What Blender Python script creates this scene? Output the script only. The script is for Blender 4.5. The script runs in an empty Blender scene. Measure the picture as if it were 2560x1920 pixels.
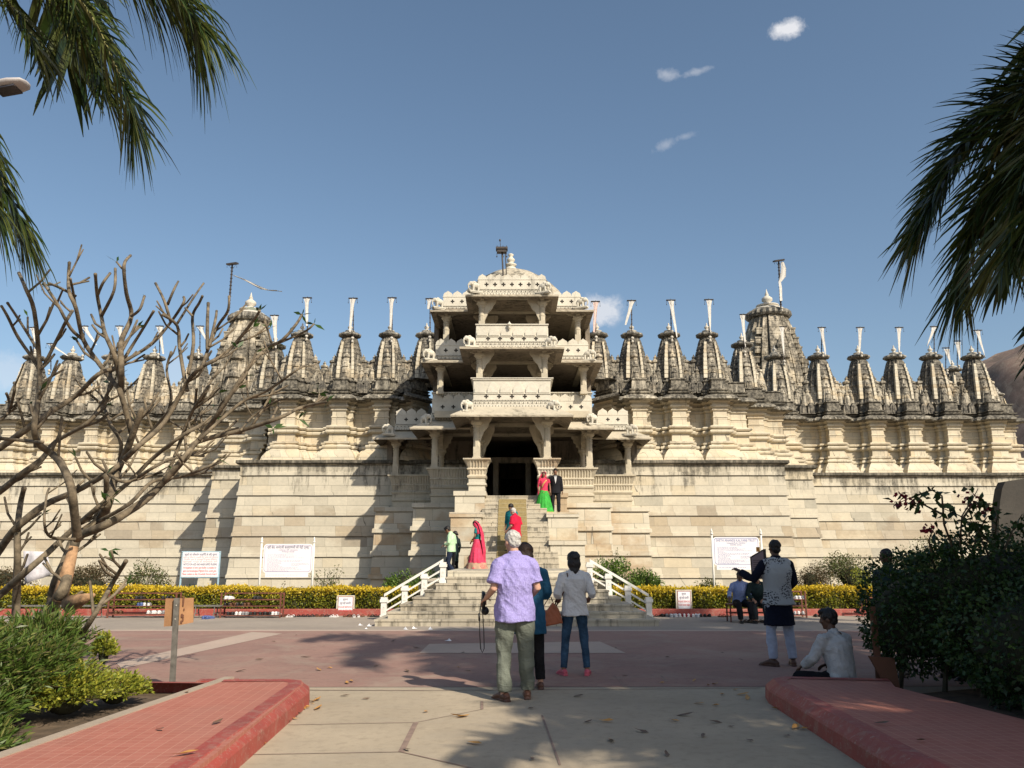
import bpy, bmesh, math, random
import numpy as np
from mathutils import Vector, Matrix, noise as mnoise
R = math.radians
random.seed(7)
rng = np.random.default_rng(7)
scene = bpy.context.scene
COL = scene.collection
TH = R(11.87); FP = 2070.0; CH = 1.5

# ---- measuring helpers: a photograph point (2560 px wide) to metres at a chosen distance
def _ray(px, py):
    u = (px-1280)/FP; v = (960-py)/FP
    return u, math.cos(TH)-v*math.sin(TH), math.sin(TH)+v*math.cos(TH)
def at(px, py, Y):
    a, b, c = _ray(px, py); t = Y/b
    return Vector((a*t, Y, CH+c*t))
def gr(px, py, z=0.0):
    a, b, c = _ray(px, py); t = (z-CH)/c
    return Vector((a*t, b*t, z))
DD = 1.1573
def da(x, y, Y): return at(x*DD, y*DD, Y)
def dg(x, y, z=0.0): return gr(x*DD, y*DD, z)

# ---- object helpers
def tag(o, label=None, cat=None, group=None, kind=None):
    if label: o['label'] = label
    if cat: o['category'] = cat
    if group: o['group'] = group
    if kind: o['kind'] = kind
    return o
def thing(name, label, cat, loc=(0, 0, 0), rz=0.0, group=None):
    o = bpy.data.objects.new(name, None); COL.objects.link(o)
    o.location = loc; o.rotation_euler = (0, 0, rz); o.empty_display_size = .2
    return tag(o, label, cat, group)
def link(name, me, mat=None, parent=None, world=True):
    """world=True: the mesh is written in world metres, so undo the parent's place"""
    o = bpy.data.objects.new(name, me); COL.objects.link(o)
    if mat is not None:
        if len(me.materials): me.materials.clear()
        for m in (mat if isinstance(mat, (list, tuple)) else [mat]): me.materials.append(m)
    if parent is not None:
        o.parent = parent
        if world:
            M = Matrix.Identity(4); p = parent
            while p is not None:
                M = (Matrix.Translation(p.location) @ p.rotation_euler.to_matrix().to_4x4() @ Matrix.Diagonal((*p.scale, 1))) @ M
                p = p.parent
            o.matrix_local = M.inverted()
    return o
def copy_tree(o, parent=None):
    c = o.copy(); COL.objects.link(c)
    if parent is not None: c.parent = parent
    for ch in [x for x in COL.objects if x.parent == o]: copy_tree(ch, c)
    return c

class MB:
    def __init__(s): s.v = []; s.f = []; s.m = []
    def add(s, v, f, mi=0):
        n = len(s.v); s.v += [tuple(p) for p in v]; s.f += [tuple(i+n for i in q) for q in f]; s.m += [mi]*len(f)
        return s
    def box(s, c, d, rz=0.0, M=None, mi=0):
        x, y, z = d[0]/2, d[1]/2, d[2]/2
        vs = [Vector((a*x, b*y, e*z)) for e in (-1, 1) for b in (-1, 1) for a in (-1, 1)]
        if rz: vs = [Matrix.Rotation(rz, 3, 'Z') @ v for v in vs]
        if M is not None: vs = [M @ v for v in vs]
        c = Vector(c); vs = [v+c for v in vs]
        return s.add(vs, [(0, 2, 3, 1), (4, 5, 7, 6), (0, 1, 5, 4), (2, 6, 7, 3), (0, 4, 6, 2), (1, 3, 7, 5)], mi)
    def b2(s, x0, x1, y0, y1, z0, z1, mi=0):
        return s.box(((x0+x1)/2, (y0+y1)/2, (z0+z1)/2), (abs(x1-x0), abs(y1-y0), abs(z1-z0)), mi=mi)
    def tube(s, pts, rads, n=8, mi=0, cap=True, xax=None):
        pts = [Vector(p) for p in pts]; N = len(pts); base = len(s.v); vs = []; fs = []
        prev = None
        for i, p in enumerate(pts):
            t = (pts[min(i+1, N-1)]-pts[max(i-1, 0)])
            if t.length < 1e-9: t = Vector((0, 0, 1))
            t.normalize()
            ref = Vector(xax) if xax is not None else (prev if prev is not None else (Vector((1, 0, 0)) if abs(t.x) < .9 else Vector((0, 1, 0))))
            a = ref-t*ref.dot(t)
            if a.length < 1e-6: a = Vector((0, 1, 0))-t*t.y
            a.normalize(); prev = a; b = t.cross(a)
            r = rads[i] if isinstance(rads, (list, tuple)) else rads
            rx, ry = r if isinstance(r, (list, tuple)) else (r, r)
            for k in range(n):
                w = 2*math.pi*k/n; vs.append(p+a*(rx*math.cos(w))+b*(ry*math.sin(w)))
        for i in range(N-1):
            for k in range(n):
                k2 = (k+1) % n; fs.append((i*n+k, i*n+k2, (i+1)*n+k2, (i+1)*n+k))
        if cap:
            fs.append(tuple(range(n-1, -1, -1))); fs.append(tuple((N-1)*n+k for k in range(n)))
        return s.add(vs, fs, mi)
    def lathe(s, c, prof, n=16, mi=0, rib=0.0, ribn=0):
        c = Vector(c); vs = []; fs = []
        for r, z in prof:
            for k in range(n):
                w = 2*math.pi*k/n; rr = r*(1+rib*math.cos(ribn*w)) if rib else r
                vs.append(c+Vector((rr*math.cos(w), rr*math.sin(w), z)))
        for i in range(len(prof)-1):
            for k in range(n):
                k2 = (k+1) % n; fs.append((i*n+k, i*n+k2, (i+1)*n+k2, (i+1)*n+k))
        fs.append(tuple(range(n-1, -1, -1))); fs.append(tuple((len(prof)-1)*n+k for k in range(n)))
        return s.add(vs, fs, mi)
    def prism(s, poly, a, b, axis='y', mi=0):
        """poly: 2D points; extruded from a to b along axis"""
        n = len(poly)
        def P(u, v, w):
            return {'y': (u, w, v), 'x': (w, u, v), 'z': (u, v, w)}[axis]
        vs = [P(u, v, a) for u, v in poly]+[P(u, v, b) for u, v in poly]
        fs = [tuple(range(n)), tuple(range(2*n-1, n-1, -1))]+[(i, i+n, (i+1) % n+n, (i+1) % n) for i in range(n)]
        return s.add(vs, fs, mi)
    def ell(s, c, r, n=12, m=8, M=None, mi=0):
        c = Vector(c); vs = []; fs = []
        for i in range(m+1):
            ph = math.pi*i/m
            for k in range(n):
                w = 2*math.pi*k/n
                v = Vector((r[0]*math.sin(ph)*math.cos(w), r[1]*math.sin(ph)*math.sin(w), -r[2]*math.cos(ph)))
                if M is not None: v = M @ v
                vs.append(c+v)
        for i in range(m):
            for k in range(n):
                k2 = (k+1) % n; fs.append((i*n+k, i*n+k2, (i+1)*n+k2, (i+1)*n+k))
        return s.add(vs, fs, mi)
    def mesh(s, name, smooth=False):
        me = bpy.data.meshes.new(name); me.from_pydata(s.v, [], s.f)
        me.polygons.foreach_set('material_index', s.m)
        me.validate()
        bm = bmesh.new(); bm.from_mesh(me)
        bmesh.ops.recalc_face_normals(bm, faces=bm.faces); bm.to_mesh(me); bm.free()
        if smooth: me.polygons.foreach_set('use_smooth', [True]*len(me.polygons))
        me.update(); return me
    def build(s, name, mat, parent=None, smooth=False, world=True):
        return link(name, s.mesh(name, smooth), mat, parent, world)

def mitre(pts, o, closed=False):
    n = len(pts); out = []
    for i in range(n):
        p = Vector(pts[i])
        a = Vector(pts[i-1]) if (i > 0 or closed) else None
        b = Vector(pts[(i+1) % n]) if (i < n-1 or closed) else None
        n1 = n2 = None
        if a is not None: d = (p-a).normalized(); n1 = Vector((d.y, -d.x))
        if b is not None: d = (b-p).normalized(); n2 = Vector((d.y, -d.x))
        if n1 is None: n1 = n2
        if n2 is None: n2 = n1
        k = 1+n1.dot(n2)
        out.append((p, (n1+n2)/max(k, .2)))
    return out
def densify(pts, step):
    out = [pts[0]]
    for a, b in zip(pts, pts[1:]):
        L = math.dist(a, b); k = max(1, int(L/step+.5))
        for j in range(1, k+1): out.append((a[0]+(b[0]-a[0])*j/k, a[1]+(b[1]-a[1])*j/k))
    return out
def sweep(mb, pts, prof, ripple=None, mi=0, step=None, wob=0.0):
    """ribbon swept along a plan line; prof = [(outward, z[, ripple amount])]"""
    pts = [tuple(p) for p in pts]
    if step: pts = densify(pts, step)
    mt = mitre(pts, 0); vs = []; L = 0; np_ = len(prof)
    for i, (p, m) in enumerate(mt):
        for q in prof:
            o = q[0]
            if len(q) > 2: o += q[2]*(1 if i % 2 else -1)
            dz = 0
            if wob: dz = wob*mnoise.noise(Vector((p.x*1.3, p.y*1.3, q[1]*2)))
            vs.append((p.x+m.x*o, p.y+m.y*o, q[1]+dz))
    fs = [(i*np_+j, (i+1)*np_+j, (i+1)*np_+j+1, i*np_+j+1) for i in range(len(pts)-1) for j in range(np_-1)]
    mb.add(vs, fs, mi); return mb

# ---- leaves: N small pointed blades in one mesh
def leaves(name, P, D, L, W, mat, parent=None, fold=0.0, world=True):
    P = np.asarray(P, float); D = np.asarray(D, float); N = len(P)
    D /= np.linalg.norm(D, axis=1, keepdims=True)+1e-9
    r = rng.normal(size=(N, 3)); S = np.cross(D, r); S /= np.linalg.norm(S, axis=1, keepdims=True)+1e-9
    L = np.broadcast_to(np.asarray(L, float), (N,))[:, None]; W = np.broadcast_to(np.asarray(W, float), (N,))[:, None]
    up = np.cross(S, D)
    V = np.stack([P, P+D*L*.45+S*W*.5+up*fold*W, P+D*L-np.array([0, 0, 1])*L*.12, P+D*L*.45-S*W*.5+up*fold*W], 1).reshape(-1, 3)
    me = bpy.data.meshes.new(name); me.vertices.add(4*N); me.vertices.foreach_set('co', V.ravel())
    me.loops.add(4*N); me.loops.foreach_set('vertex_index', np.arange(4*N, dtype=np.int32))
    me.polygons.add(N); me.polygons.foreach_set('loop_start', np.arange(0, 4*N, 4, dtype=np.int32))
    me.update(calc_edges=True)
    return link(name, me, mat, parent, world)

# ---- materials
def newmat(name):
    m = bpy.data.materials.new(name); m.use_nodes = True
    nt = m.node_tree; return m, nt, nt.nodes['Principled BSDF']
class NT:
    def __init__(s, nt): s.nt = nt
    def n(s, t, **k):
        x = s.nt.nodes.new(t)
        for a, b in k.items():
            if a == 'i':
                for c, d in b.items(): x.inputs[c].default_value = d
            else: setattr(x, a, b)
        return x
    def l(s, a, b): s.nt.links.new(a, b)
    def math(s, op, a, b=None, clamp=False):
        x = s.n('ShaderNodeMath', operation=op); x.use_clamp = clamp
        for i, q in enumerate((a, b)):
            if q is None: continue
            if isinstance(q, (int, float)): x.inputs[i].default_value = q
            else: s.l(q, x.inputs[i])
        return x.outputs[0]
    def mix(s, f, a, b, mode='MIX'):
        x = s.n('ShaderNodeMix', data_type='RGBA', blend_type=mode)
        for i, q in ((0, f), (6, a), (7, b)):
            if isinstance(q, (int, float)): x.inputs[i].default_value = q
            elif isinstance(q, tuple): x.inputs[i].default_value = (*q[:3], 1)
            else: s.l(q, x.inputs[i])
        return x.outputs[2]
    def ramp(s, f, stops, interp='LINEAR'):
        x = s.n('ShaderNodeValToRGB'); cr = x.color_ramp; cr.interpolation = interp
        while len(cr.elements) < len(stops): cr.elements.new(.5)
        for e, (p, c) in zip(cr.elements, stops):
            e.position = p; e.color = (*c[:3], 1) if isinstance(c, tuple) else (c, c, c, 1)
        s.l(f, x.inputs[0]); return x.outputs[0]
    def noise(s, vec, scale, detail=3.0, rough=.55, dist=0.0):
        x = s.n('ShaderNodeTexNoise', i={'Scale': scale, 'Detail': detail, 'Roughness': rough, 'Distortion': dist}); s.l(vec, x.inputs[0]); return x.outputs[0]
    def vmul(s, v, k):
        x = s.n('ShaderNodeVectorMath', operation='MULTIPLY'); s.l(v, x.inputs[0]); x.inputs[1].default_value = k; return x.outputs[0]
    def bump(s, h, b, strength=.4, dist=.02):
        x = s.n('ShaderNodeBump', i={'Strength': strength, 'Distance': dist}); s.l(h, x.inputs['Height']); s.l(x.outputs[0], b.inputs['Normal'])

def plain(name, col, rough=.7, var=.12, scale=8.0, metal=0.0, bump=.15, bscale=30.0, spec=.4):
    m, nt, b = newmat(name); k = NT(nt)
    pos = k.n('ShaderNodeTexCoord').outputs['Object']
    f = k.noise(pos, scale, 4)
    lo = tuple(c*(1-var*1.6) for c in col); hi = tuple(min(1, c*(1+var)) for c in col)
    k.l(k.ramp(f, [(.3, lo), (.7, hi)]), b.inputs['Base Color'])
    b.inputs['Roughness'].default_value = rough; b.inputs['Metallic'].default_value = metal
    b.inputs['Specular IOR Level'].default_value = spec
    if bump: k.bump(k.noise(pos, bscale, 3), b, bump, .01)
    return m
def stone(name, blocks=True, grime=.35, cream=(.62, .54, .40), tan=(.50, .37, .22), grey=(.36, .34, .28), bw=.62, rh=.2917, tanamt=.25, dark=(.05, .046, .038), topz=None, streak=1.0, low=None):
    m, nt, b = newmat(name); k = NT(nt)
    pos = k.n('ShaderNodeNewGeometry').outputs['Position']
    sep = k.n('ShaderNodeSeparateXYZ'); k.l(pos, sep.inputs[0]); X, Y, Z = sep.outputs
    nb = k.noise(pos, 1.1, 4, .6); nf = k.noise(pos, 7.0, 5, .65); nv = k.noise(pos, 40.0, 3, .6)
    base = k.mix(k.ramp(nb, [(.35, 0.0), (.68, 1.0)]), cream, tuple(c*.82 for c in cream))
    base = k.mix(k.math('MULTIPLY', k.ramp(nf, [(.45, 0.0), (.75, 1.0)]), .45), base, grey)
    sm = k.noise(pos, 2.4, 6, .72, .5)
    base = k.mix(k.math('MULTIPLY', k.ramp(sm, [(.50, 0.0), (.66, 1.0)]), .55), base, tuple((a*.5+c*.42) for a, c in zip(grey, cream)))
    hgt = nf
    if blocks:
        cmb = k.n('ShaderNodeCombineXYZ')
        jit = k.math('MULTIPLY', k.math('SUBTRACT', nb, .5), .02)
        zq = k.n('ShaderNodeCombineXYZ'); k.l(k.math('FLOOR', k.math('DIVIDE', k.math('ADD', Z, .221), rh)), zq.inputs[0]); rw = k.n('ShaderNodeTexWhiteNoise', noise_dimensions='1D'); k.l(k.math('FLOOR', k.math('DIVIDE', k.math('ADD', Z, .221), rh)), rw.inputs['W'])
        xx = k.math('ADD', k.math('ADD', X, Y), k.math('MULTIPLY', rw.outputs[0], .8)); xx = k.math('ADD', xx, k.math('MULTIPLY', k.noise(k.vmul(pos, (.9, .9, 0.0)), 1.0, 2), 1.6)); k.l(xx, cmb.inputs[0]); k.l(k.math('ADD', k.math('ADD', Z, .221), jit), cmb.inputs[1])
        br = k.n('ShaderNodeTexBrick', i={'Scale': 1.0, 'Brick Width': bw, 'Row Height': rh, 'Mortar Size': .007, 'Mortar Smooth': .3, 'Color1': (0, 0, 0, 1), 'Color2': (1, 1, 1, 1), 'Mortar': (.5, .5, .5, 1), 'Bias': 0.0})
        br.offset = .45; br.squash = 1.35; br.squash_frequency = 3
        k.l(cmb.outputs[0], br.inputs[0])
        sel = br.outputs['Color']; mort = br.outputs['Fac']
        tint = k.ramp(sel, [(0.0, tuple(c*.80 for c in cream)), (.3, tuple(c*1.04 for c in cream)), (.62, cream), (.8, (cream[0]*1.02, cream[1]*.93, cream[2]*.78)), (1.0, grey)])
        base = k.mix(.50, base, tint)
        # warm brown stones in patches
        lown = k.noise(k.vmul(pos, (.42, .42, .55)), 1.0, 5, .65)
        if low is not None:
            zz = k.math('MULTIPLY', k.math('ABSOLUTE', k.math('SUBTRACT', Z, low)), .22); lown = k.math('SUBTRACT', k.math('ADD', lown, .16), zz)
        pm = k.ramp(lown, [(.45, 0.0), (.58, 1.0)])
        bt = k.ramp(sel, [(.25, 0.0), (.55, 1.0)])
        base = k.mix(k.math('MULTIPLY', k.math('MULTIPLY', pm, bt), tanamt*1.7, True), base, k.mix(nf, tan, tuple(c*.6 for c in tan)))
        base = k.mix(k.math('MULTIPLY', mort, .62), base, tuple(c*.30 for c in grey))
        hgt = k.math('SUBTRACT', nf, k.math('MULTIPLY', mort, .9))
    # dark weather streaks running down
    st = k.noise(k.vmul(pos, (3.2, 3.2, .45)), 1.6*streak, 6, .72)
    big = k.noise(pos, .55, 3, .6)
    s = k.math('ADD', k.math('MULTIPLY', st, .62), k.math('MULTIPLY', big, .38))
    if topz is not None:
        t = k.math('MULTIPLY', k.math('SUBTRACT', Z, topz), .11); t = k.math('MAXIMUM', k.math('MINIMUM', t, .10), -.10); s = k.math('ADD', s, t)
    lo = .66-.30*grime
    g = k.ramp(s, [(lo, 0.0), (lo+.10, 1.0)])
    g = k.math('MULTIPLY', g, k.ramp(nf, [(.25, .35), (.6, 1.0)]))
    base = k.mix(k.math('MULTIPLY', g, min(1.0, .55+grime*.5), True), base, dark)
    base = k.mix(k.math('MULTIPLY', k.ramp(nv, [(.55, 0.0), (.8, 1.0)]), .3), base, tuple(c*.45 for c in grey))
    k.l(base, b.inputs['Base Color']); b.inputs['Roughness'].default_value = .85; b.inputs['Specular IOR Level'].default_value = .25
    k.bump(k.math('ADD', hgt, k.math('MULTIPLY', nv, .35)), b, .55, .02)
    return m
def leafmat(name, cols, rough=.5, trans=.25, zcol=None):
    """cols: palette mixed leaf by leaf; zcol=(z0,z1,[top palette]) for new growth higher up"""
    m, nt, b = newmat(name); k = NT(nt)
    g = k.n('ShaderNodeNewGeometry'); rnd = g.outputs['Random Per Island']
    n = len(cols); c = k.ramp(rnd, [((i+.5)/n, q) for i, q in enumerate(cols)])
    if zcol:
        sep = k.n('ShaderNodeSeparateXYZ'); k.l(g.outputs['Position'], sep.inputs[0])
        jn = k.noise(g.outputs['Position'], 5, 2)
        h = k.math('ADD', sep.outputs[2], k.math('MULTIPLY', k.math('SUBTRACT', rnd, .5), (zcol[1]-zcol[0])*1.3))
        h = k.math('ADD', h, k.math('MULTIPLY', k.math('SUBTRACT', jn, .5), .35))
        f = k.math('DIVIDE', k.math('SUBTRACT', h, zcol[0]), zcol[1]-zcol[0], True)
        t = zcol[2]; c = k.mix(f, c, k.ramp(rnd, [((i+.5)/len(t), q) for i, q in enumerate(t)]))
    k.l(c, b.inputs['Base Color']); b.inputs['Roughness'].default_value = rough; b.inputs['Specular IOR Level'].default_value = .35
    if trans:
        tr = k.n('ShaderNodeBsdfTranslucent'); k.l(c, tr.inputs[0])
        mx = k.n('ShaderNodeMixShader'); mx.inputs[0].default_value = trans
        k.l(b.outputs[0], mx.inputs[1]); k.l(tr.outputs[0], mx.inputs[2]); k.l(mx.outputs[0], nt.nodes['Material Output'].inputs[0])
    return m
M = {}
M['plinth'] = stone('plinth_stone', True, .50, cream=(.565, .515, .405), grey=(.27, .262, .22), tan=(.30, .205, .125), tanamt=.22, topz=4.8, low=2.7, bw=.84, rh=.44)
M['wall'] = stone('carved_wall_stone', True, .36, cream=(.61, .54, .405), tan=(.60, .44, .26), tanamt=.15, bw=.45, rh=.36)
M['mould'] = stone('dark_cornice_stone', False, .98, cream=(.52, .47, .37))
M['coping'] = stone('coping_stone', False, .85, cream=(.24, .21, .16), dark=(.05, .046, .036))
M['spire'] = stone('weathered_spire_stone', True, .98, cream=(.52, .47, .37), tan=(.46, .32, .24), tanamt=.08, bw=2.0, rh=.21, grey=(.24, .225, .19), streak=1.1, dark=(.055, .052, .046))
M['turret'] = stone('turret_stone', True, .78, cream=(.60, .54, .42), bw=2.0, rh=.21, grey=(.26, .24, .20), dark=(.05, .047, .042))
M['band'] = stone('lit_band_stone', True, .36, cream=(.66, .60, .47), bw=2.0, rh=.21)  # lit strips on the spires are put into a paler stone colour
M['spiredark'] = stone('dark_ring_stone', False, .84, cream=(.38, .35, .29))
M['finial'] = stone('finial_stone', False, .34, cream=(.60, .56, .48))
M['tower'] = stone('tower_stone', True, .82, cream=(.54, .475, .36), tan=(.46, .34, .24), tanamt=.08, bw=1.6, rh=.45, streak=.8)
M['white'] = stone('pale_marble', False, .30, cream=(.64, .60, .50), grey=(.46, .42, .34))
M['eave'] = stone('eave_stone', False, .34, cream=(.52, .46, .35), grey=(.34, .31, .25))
M['pav'] = stone('pavilion_stone', False, .32, cream=(.55, .49, .37), grey=(.36, .32, .25))
M['under'] = stone('underside_shade_stone', False, .55, cream=(.30, .25, .19), grey=(.16, .14, .11))  # shade under eaves and indoors is put into a darker stone colour
M['dome'] = stone('dome_plaster', False, .55, cream=(.50, .44, .33))
M['step'] = stone('step_stone', True, .56, cream=(.48, .43, .335), grey=(.27, .25, .21), bw=.9, rh=5.0, tanamt=.1)
M['block'] = stone('stair_block_stone', True, .22, cream=(.58, .53, .42), bw=.75, rh=.45, tan=(.45, .31, .18), tanamt=.4)
M['hole'] = plain('pierced_opening_shade', (.035, .03, .025), .95)  # dark of the pierced openings, painted as thin inlays on the parapets
M['door'] = plain('doorway_shade', (.012, .011, .01), .9)  # dark of the door opening, painted on a solid panel
M['nosing'] = plain('pale_step_nosing', (.50, .43, .27), .9)
M['carpet'] = plain('stair_carpet', (.30, .235, .11), .95, .12, 14)
M['railwhite'] = plain('white_painted_rail', (.74, .72, .66), .5, .07, 6, bump=.1)
M['redpaint'] = None
M['iron'] = plain('dark_iron', (.05, .04, .035), .6, .3, 20)
M['rust'] = plain('rusty_rack_iron', (.16, .055, .035), .7, .3, 20)
M['grey'] = plain('galvanised_post', (.16, .15, .13), .55, .25, 12)
M['cloth'] = plain('flag_cloth', (.56, .54, .50), .9, .1, 9)
M['clothpink'] = plain('faded_pink_flag_cloth', (.60, .45, .40), .9, .15, 9)
M['board'] = plain('sign_face_white', (.80, .78, .80), .5, .02, 3, bump=0)
M['postwhite'] = plain('sign_post_white', (.74, .72, .66), .5, .06, 5)
M['postblue'] = plain('sign_post_blue', (.35, .50, .58), .5, .1, 5)
M['ink'] = plain('dark_ink', (.07, .06, .14), .7, 0, bump=0)
M['inkpale'] = plain('small_print', (.40, .34, .48), .7, 0, bump=0)
M['inkblue'] = plain('blue_print', (.20, .22, .42), .7, 0, bump=0)
M['inkred'] = plain('red_print', (.65, .05, .05), .7, 0, bump=0)
M['inkpink'] = plain('pink_print', (.72, .42, .42), .7, 0, bump=0)
M['maroon'] = plain('maroon_frame', (.25, .03, .03), .6, .1)
M['card'] = plain('brown_board', (.36, .19, .09), .85, .16, 5)
M['cardmark'] = plain('faded_board_print', (.16, .07, .04), .85, 0)
M['bark'] = plain('frangipani_bark', (.17, .135, .09), .85, .45, 9, bump=.6, bscale=45)
M['barkcut'] = plain('peeled_wood', (.40, .24, .13), .85, .3, 12, bump=.5)
M['palmtrunk'] = plain('palm_trunk_bark', (.16, .13, .10), .9, .3, 9, bump=.6)
M['stem'] = plain('plant_stem', (.07, .055, .03), .8, .3, 14)
M['hillscrub'] = None
M['soil'] = plain('garden_soil', (.12, .085, .055), .95, .3, 6, bump=.6, bscale=14)
def paintred():
    m, nt, b = newmat('worn_red_paint'); k = NT(nt)
    pos = k.n('ShaderNodeNewGeometry').outputs['Position']
    a = k.noise(pos, 2.2, 5, .6); c = k.noise(pos, 28, 4, .7)
    col = k.mix(k.ramp(a, [(.35, 0.0), (.7, 1.0)]), (.34, .062, .045), (.25, .05, .038))
    dst = k.noise(pos, 5.5, 6, .75, .6); col = k.mix(k.math('MULTIPLY', k.ramp(dst, [(.5, 0.0), (.64, 1.0)]), .5), col, (.33, .20, .15)); col = k.mix(k.math('MULTIPLY', k.ramp(c, [(.58, 0.0), (.68, 1.0)]), .7), col, (.36, .28, .22))
    k.l(col, b.inputs['Base Color']); b.inputs['Roughness'].default_value = .62
    k.bump(c, b, .3, .006); return m
M['redpaint'] = paintred()
def tiles():
    m, nt, b = newmat('red_square_tiles'); k = NT(nt)
    pos = k.n('ShaderNodeNewGeometry').outputs['Position']
    mp = k.n('ShaderNodeMapping'); mp.inputs['Rotation'].default_value = (0, 0, R(-3)); k.l(pos, mp.inputs[0])
    br = k.n('ShaderNodeTexBrick', i={'Scale': 1.0, 'Brick Width': .098, 'Row Height': .098, 'Mortar Size': .0042, 'Mortar Smooth': .3, 'Color1': (0, 0, 0, 1), 'Color2': (1, 1, 1, 1), 'Mortar': (.5, .5, .5, 1)})
    br.offset = 0; k.l(mp.outputs[0], br.inputs[0])
    a = k.noise(pos, 1.6, 4); c = k.noise(pos, 60, 3)
    col = k.mix(br.outputs['Color'], (.37, .125, .085), (.41, .15, .105))
    col = k.mix(k.ramp(a, [(.4, 0.0), (.75, .5)]), col, (.33, .16, .12))
    col = k.mix(k.math('MULTIPLY', br.outputs['Fac'], .7), col, (.50, .26, .19))
    col = k.mix(k.math('MULTIPLY', k.ramp(c, [(.6, 0.0), (.8, 1.0)]), .35), col, (.22, .13, .10))
    k.l(col, b.inputs['Base Color']); b.inputs['Roughness'].default_value = .75
    k.bump(k.math('SUBTRACT', c, br.outputs['Fac']), b, .25, .004); return m
M['tiles'] = tiles()
def ground(name, c1, c2, speck=.3, line=False, sc=.6):
    m, nt, b = newmat(name); k = NT(nt)
    pos = k.n('ShaderNodeNewGeometry').outputs['Position']
    a = k.noise(pos, sc, 5, .6); c = k.noise(pos, 9, 5, .65); f = k.noise(pos, 120, 2, .6); d = k.noise(pos, 3.1, 4, .7)
    col = k.mix(k.ramp(a, [(.35, 0.0), (.68, 1.0)]), c1, c2)
    col = k.mix(k.math('MULTIPLY', k.ramp(c, [(.5, 0.0), (.78, 1.0)]), speck), col, tuple(q*.55 for q in c2))
    col = k.mix(k.math('MULTIPLY', k.ramp(d, [(.60, 0.0), (.72, 1.0)]), .3), col, tuple(min(1, q*1.25) for q in c1))
    col = k.mix(k.math('MULTIPLY', k.ramp(f, [(.55, 0.0), (.75, 1.0)]), .35), col, tuple(q*.5 for q in c1))
    dd = k.noise(pos, .9, 6, .7, 1.0); col = k.mix(k.math('MULTIPLY', k.ramp(dd, [(.48, 0.0), (.66, 1.0)]), .38), col, (.36, .31, .24))
    if line:
        v = k.n('ShaderNodeTexVoronoi', feature='DISTANCE_TO_EDGE', i={'Scale': .36, 'Randomness': .7}); k.l(pos, v.inputs[0])
        e = k.ramp(v.outputs[0], [(.003, 1.0), (.009, 0.0)]); col = k.mix(k.math('MULTIPLY', e, .55), col, tuple(q*.4 for q in c2))
    k.l(col, b.inputs['Base Color']); b.inputs['Roughness'].default_value = .9; b.inputs['Specular IOR Level'].default_value = .2
    k.bump(k.math('ADD', f, c), b, .25, .006); return m
M['concrete'] = ground('worn_concrete', (.44, .365, .265), (.35, .29, .21), .45)
M['greypave'] = ground('grey_paving', (.36, .305, .25), (.28, .24, .20), .4)
M['pink'] = ground('pink_oxide_paving', (.335, .205, .165), (.25, .155, .13), .5, sc=.45)
M['strip'] = ground('pale_paving_strip', (.47, .36, .29), (.41, .32, .26), .2)
M['paledge'] = ground('pale_kerb_edge', (.42, .34, .26), (.33, .27, .21), .3)
M['joint'] = plain('red_joint_line', (.27, .19, .15), .9, .2)
M['hill'] = ground('dry_scrub_hill', (.24, .165, .13), (.13, .10, .08), .9, sc=.35)
Y_TOP = [(.62, .42, .02), (.72, .52, .04), (.52, .40, .03)]
M['hedge'] = leafmat('golden_hedge_leaves', [(.10, .13, .015), (.24, .24, .02), (.34, .31, .03), (.05, .075, .012), (.17, .19, .02)], zcol=(.46, .66, Y_TOP))
M['lgreen'] = leafmat('bright_green_leaves', [(.07, .14, .02), (.12, .20, .03), (.17, .24, .04), (.05, .10, .015)])
M['dgreen'] = leafmat('dark_green_leaves', [(.022, .05, .013), (.035, .075, .018), (.05, .10, .025), (.02, .04, .012)], rough=.4)
M['oleander'] = leafmat('narrow_green_leaves', [(.06, .11, .018), (.09, .15, .025), (.13, .19, .04), (.04, .075, .012), (.20, .20, .06)], rough=.4)
M['duranta'] = leafmat('yellow_green_leaves', [(.22, .25, .03), (.34, .34, .04), (.12, .18, .03), (.40, .38, .05)])
M['brownbush'] = leafmat('brownish_leaves', [(.11, .07, .035), (.08, .075, .03), (.14, .09, .05), (.06, .06, .02)])
M['olive'] = leafmat('olive_leaves', [(.10, .13, .035), (.07, .10, .025), (.14, .15, .05), (.12, .09, .04)])
M['bract'] = leafmat('dark_red_bracts', [(.17, .008, .02), (.26, .012, .03), (.12, .008, .02)])
M['frond'] = leafmat('palm_leaflets', [(.022, .042, .010), (.04, .062, .014), (.085, .10, .022), (.02, .036, .010), (.06, .07, .02)], rough=.30, trans=.12)
M['frang'] = leafmat('frangipani_leaves', [(.03, .07, .015), (.05, .10, .02)], rough=.4)
M['rachis'] = plain('palm_rachis', (.20, .19, .06), .6, .2)
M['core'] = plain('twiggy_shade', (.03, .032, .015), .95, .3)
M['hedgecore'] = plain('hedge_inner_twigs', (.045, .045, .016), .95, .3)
M['fallen'] = leafmat('fallen_yellow_leaf', [(.55, .30, .06), (.45, .20, .05), (.50, .36, .10)], trans=0)
M['fallenb'] = leafmat('fallen_brown_leaf', [(.16, .09, .05), (.10, .065, .04), (.22, .13, .08)], trans=0)
M['paper'] = plain('crumpled_white_paper', (.78, .78, .78), .8, .04)
TEMPLE = thing('temple', 'pale marble temple with a three storey domed entrance pavilion and rows of weathered spires', 'temple', (0, 36, 0))
def tp(mb, name, mat, parent=None, smooth=False): return mb.build(name, M[mat] if isinstance(mat, str) else mat, parent or TEMPLE, smooth)
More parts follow.
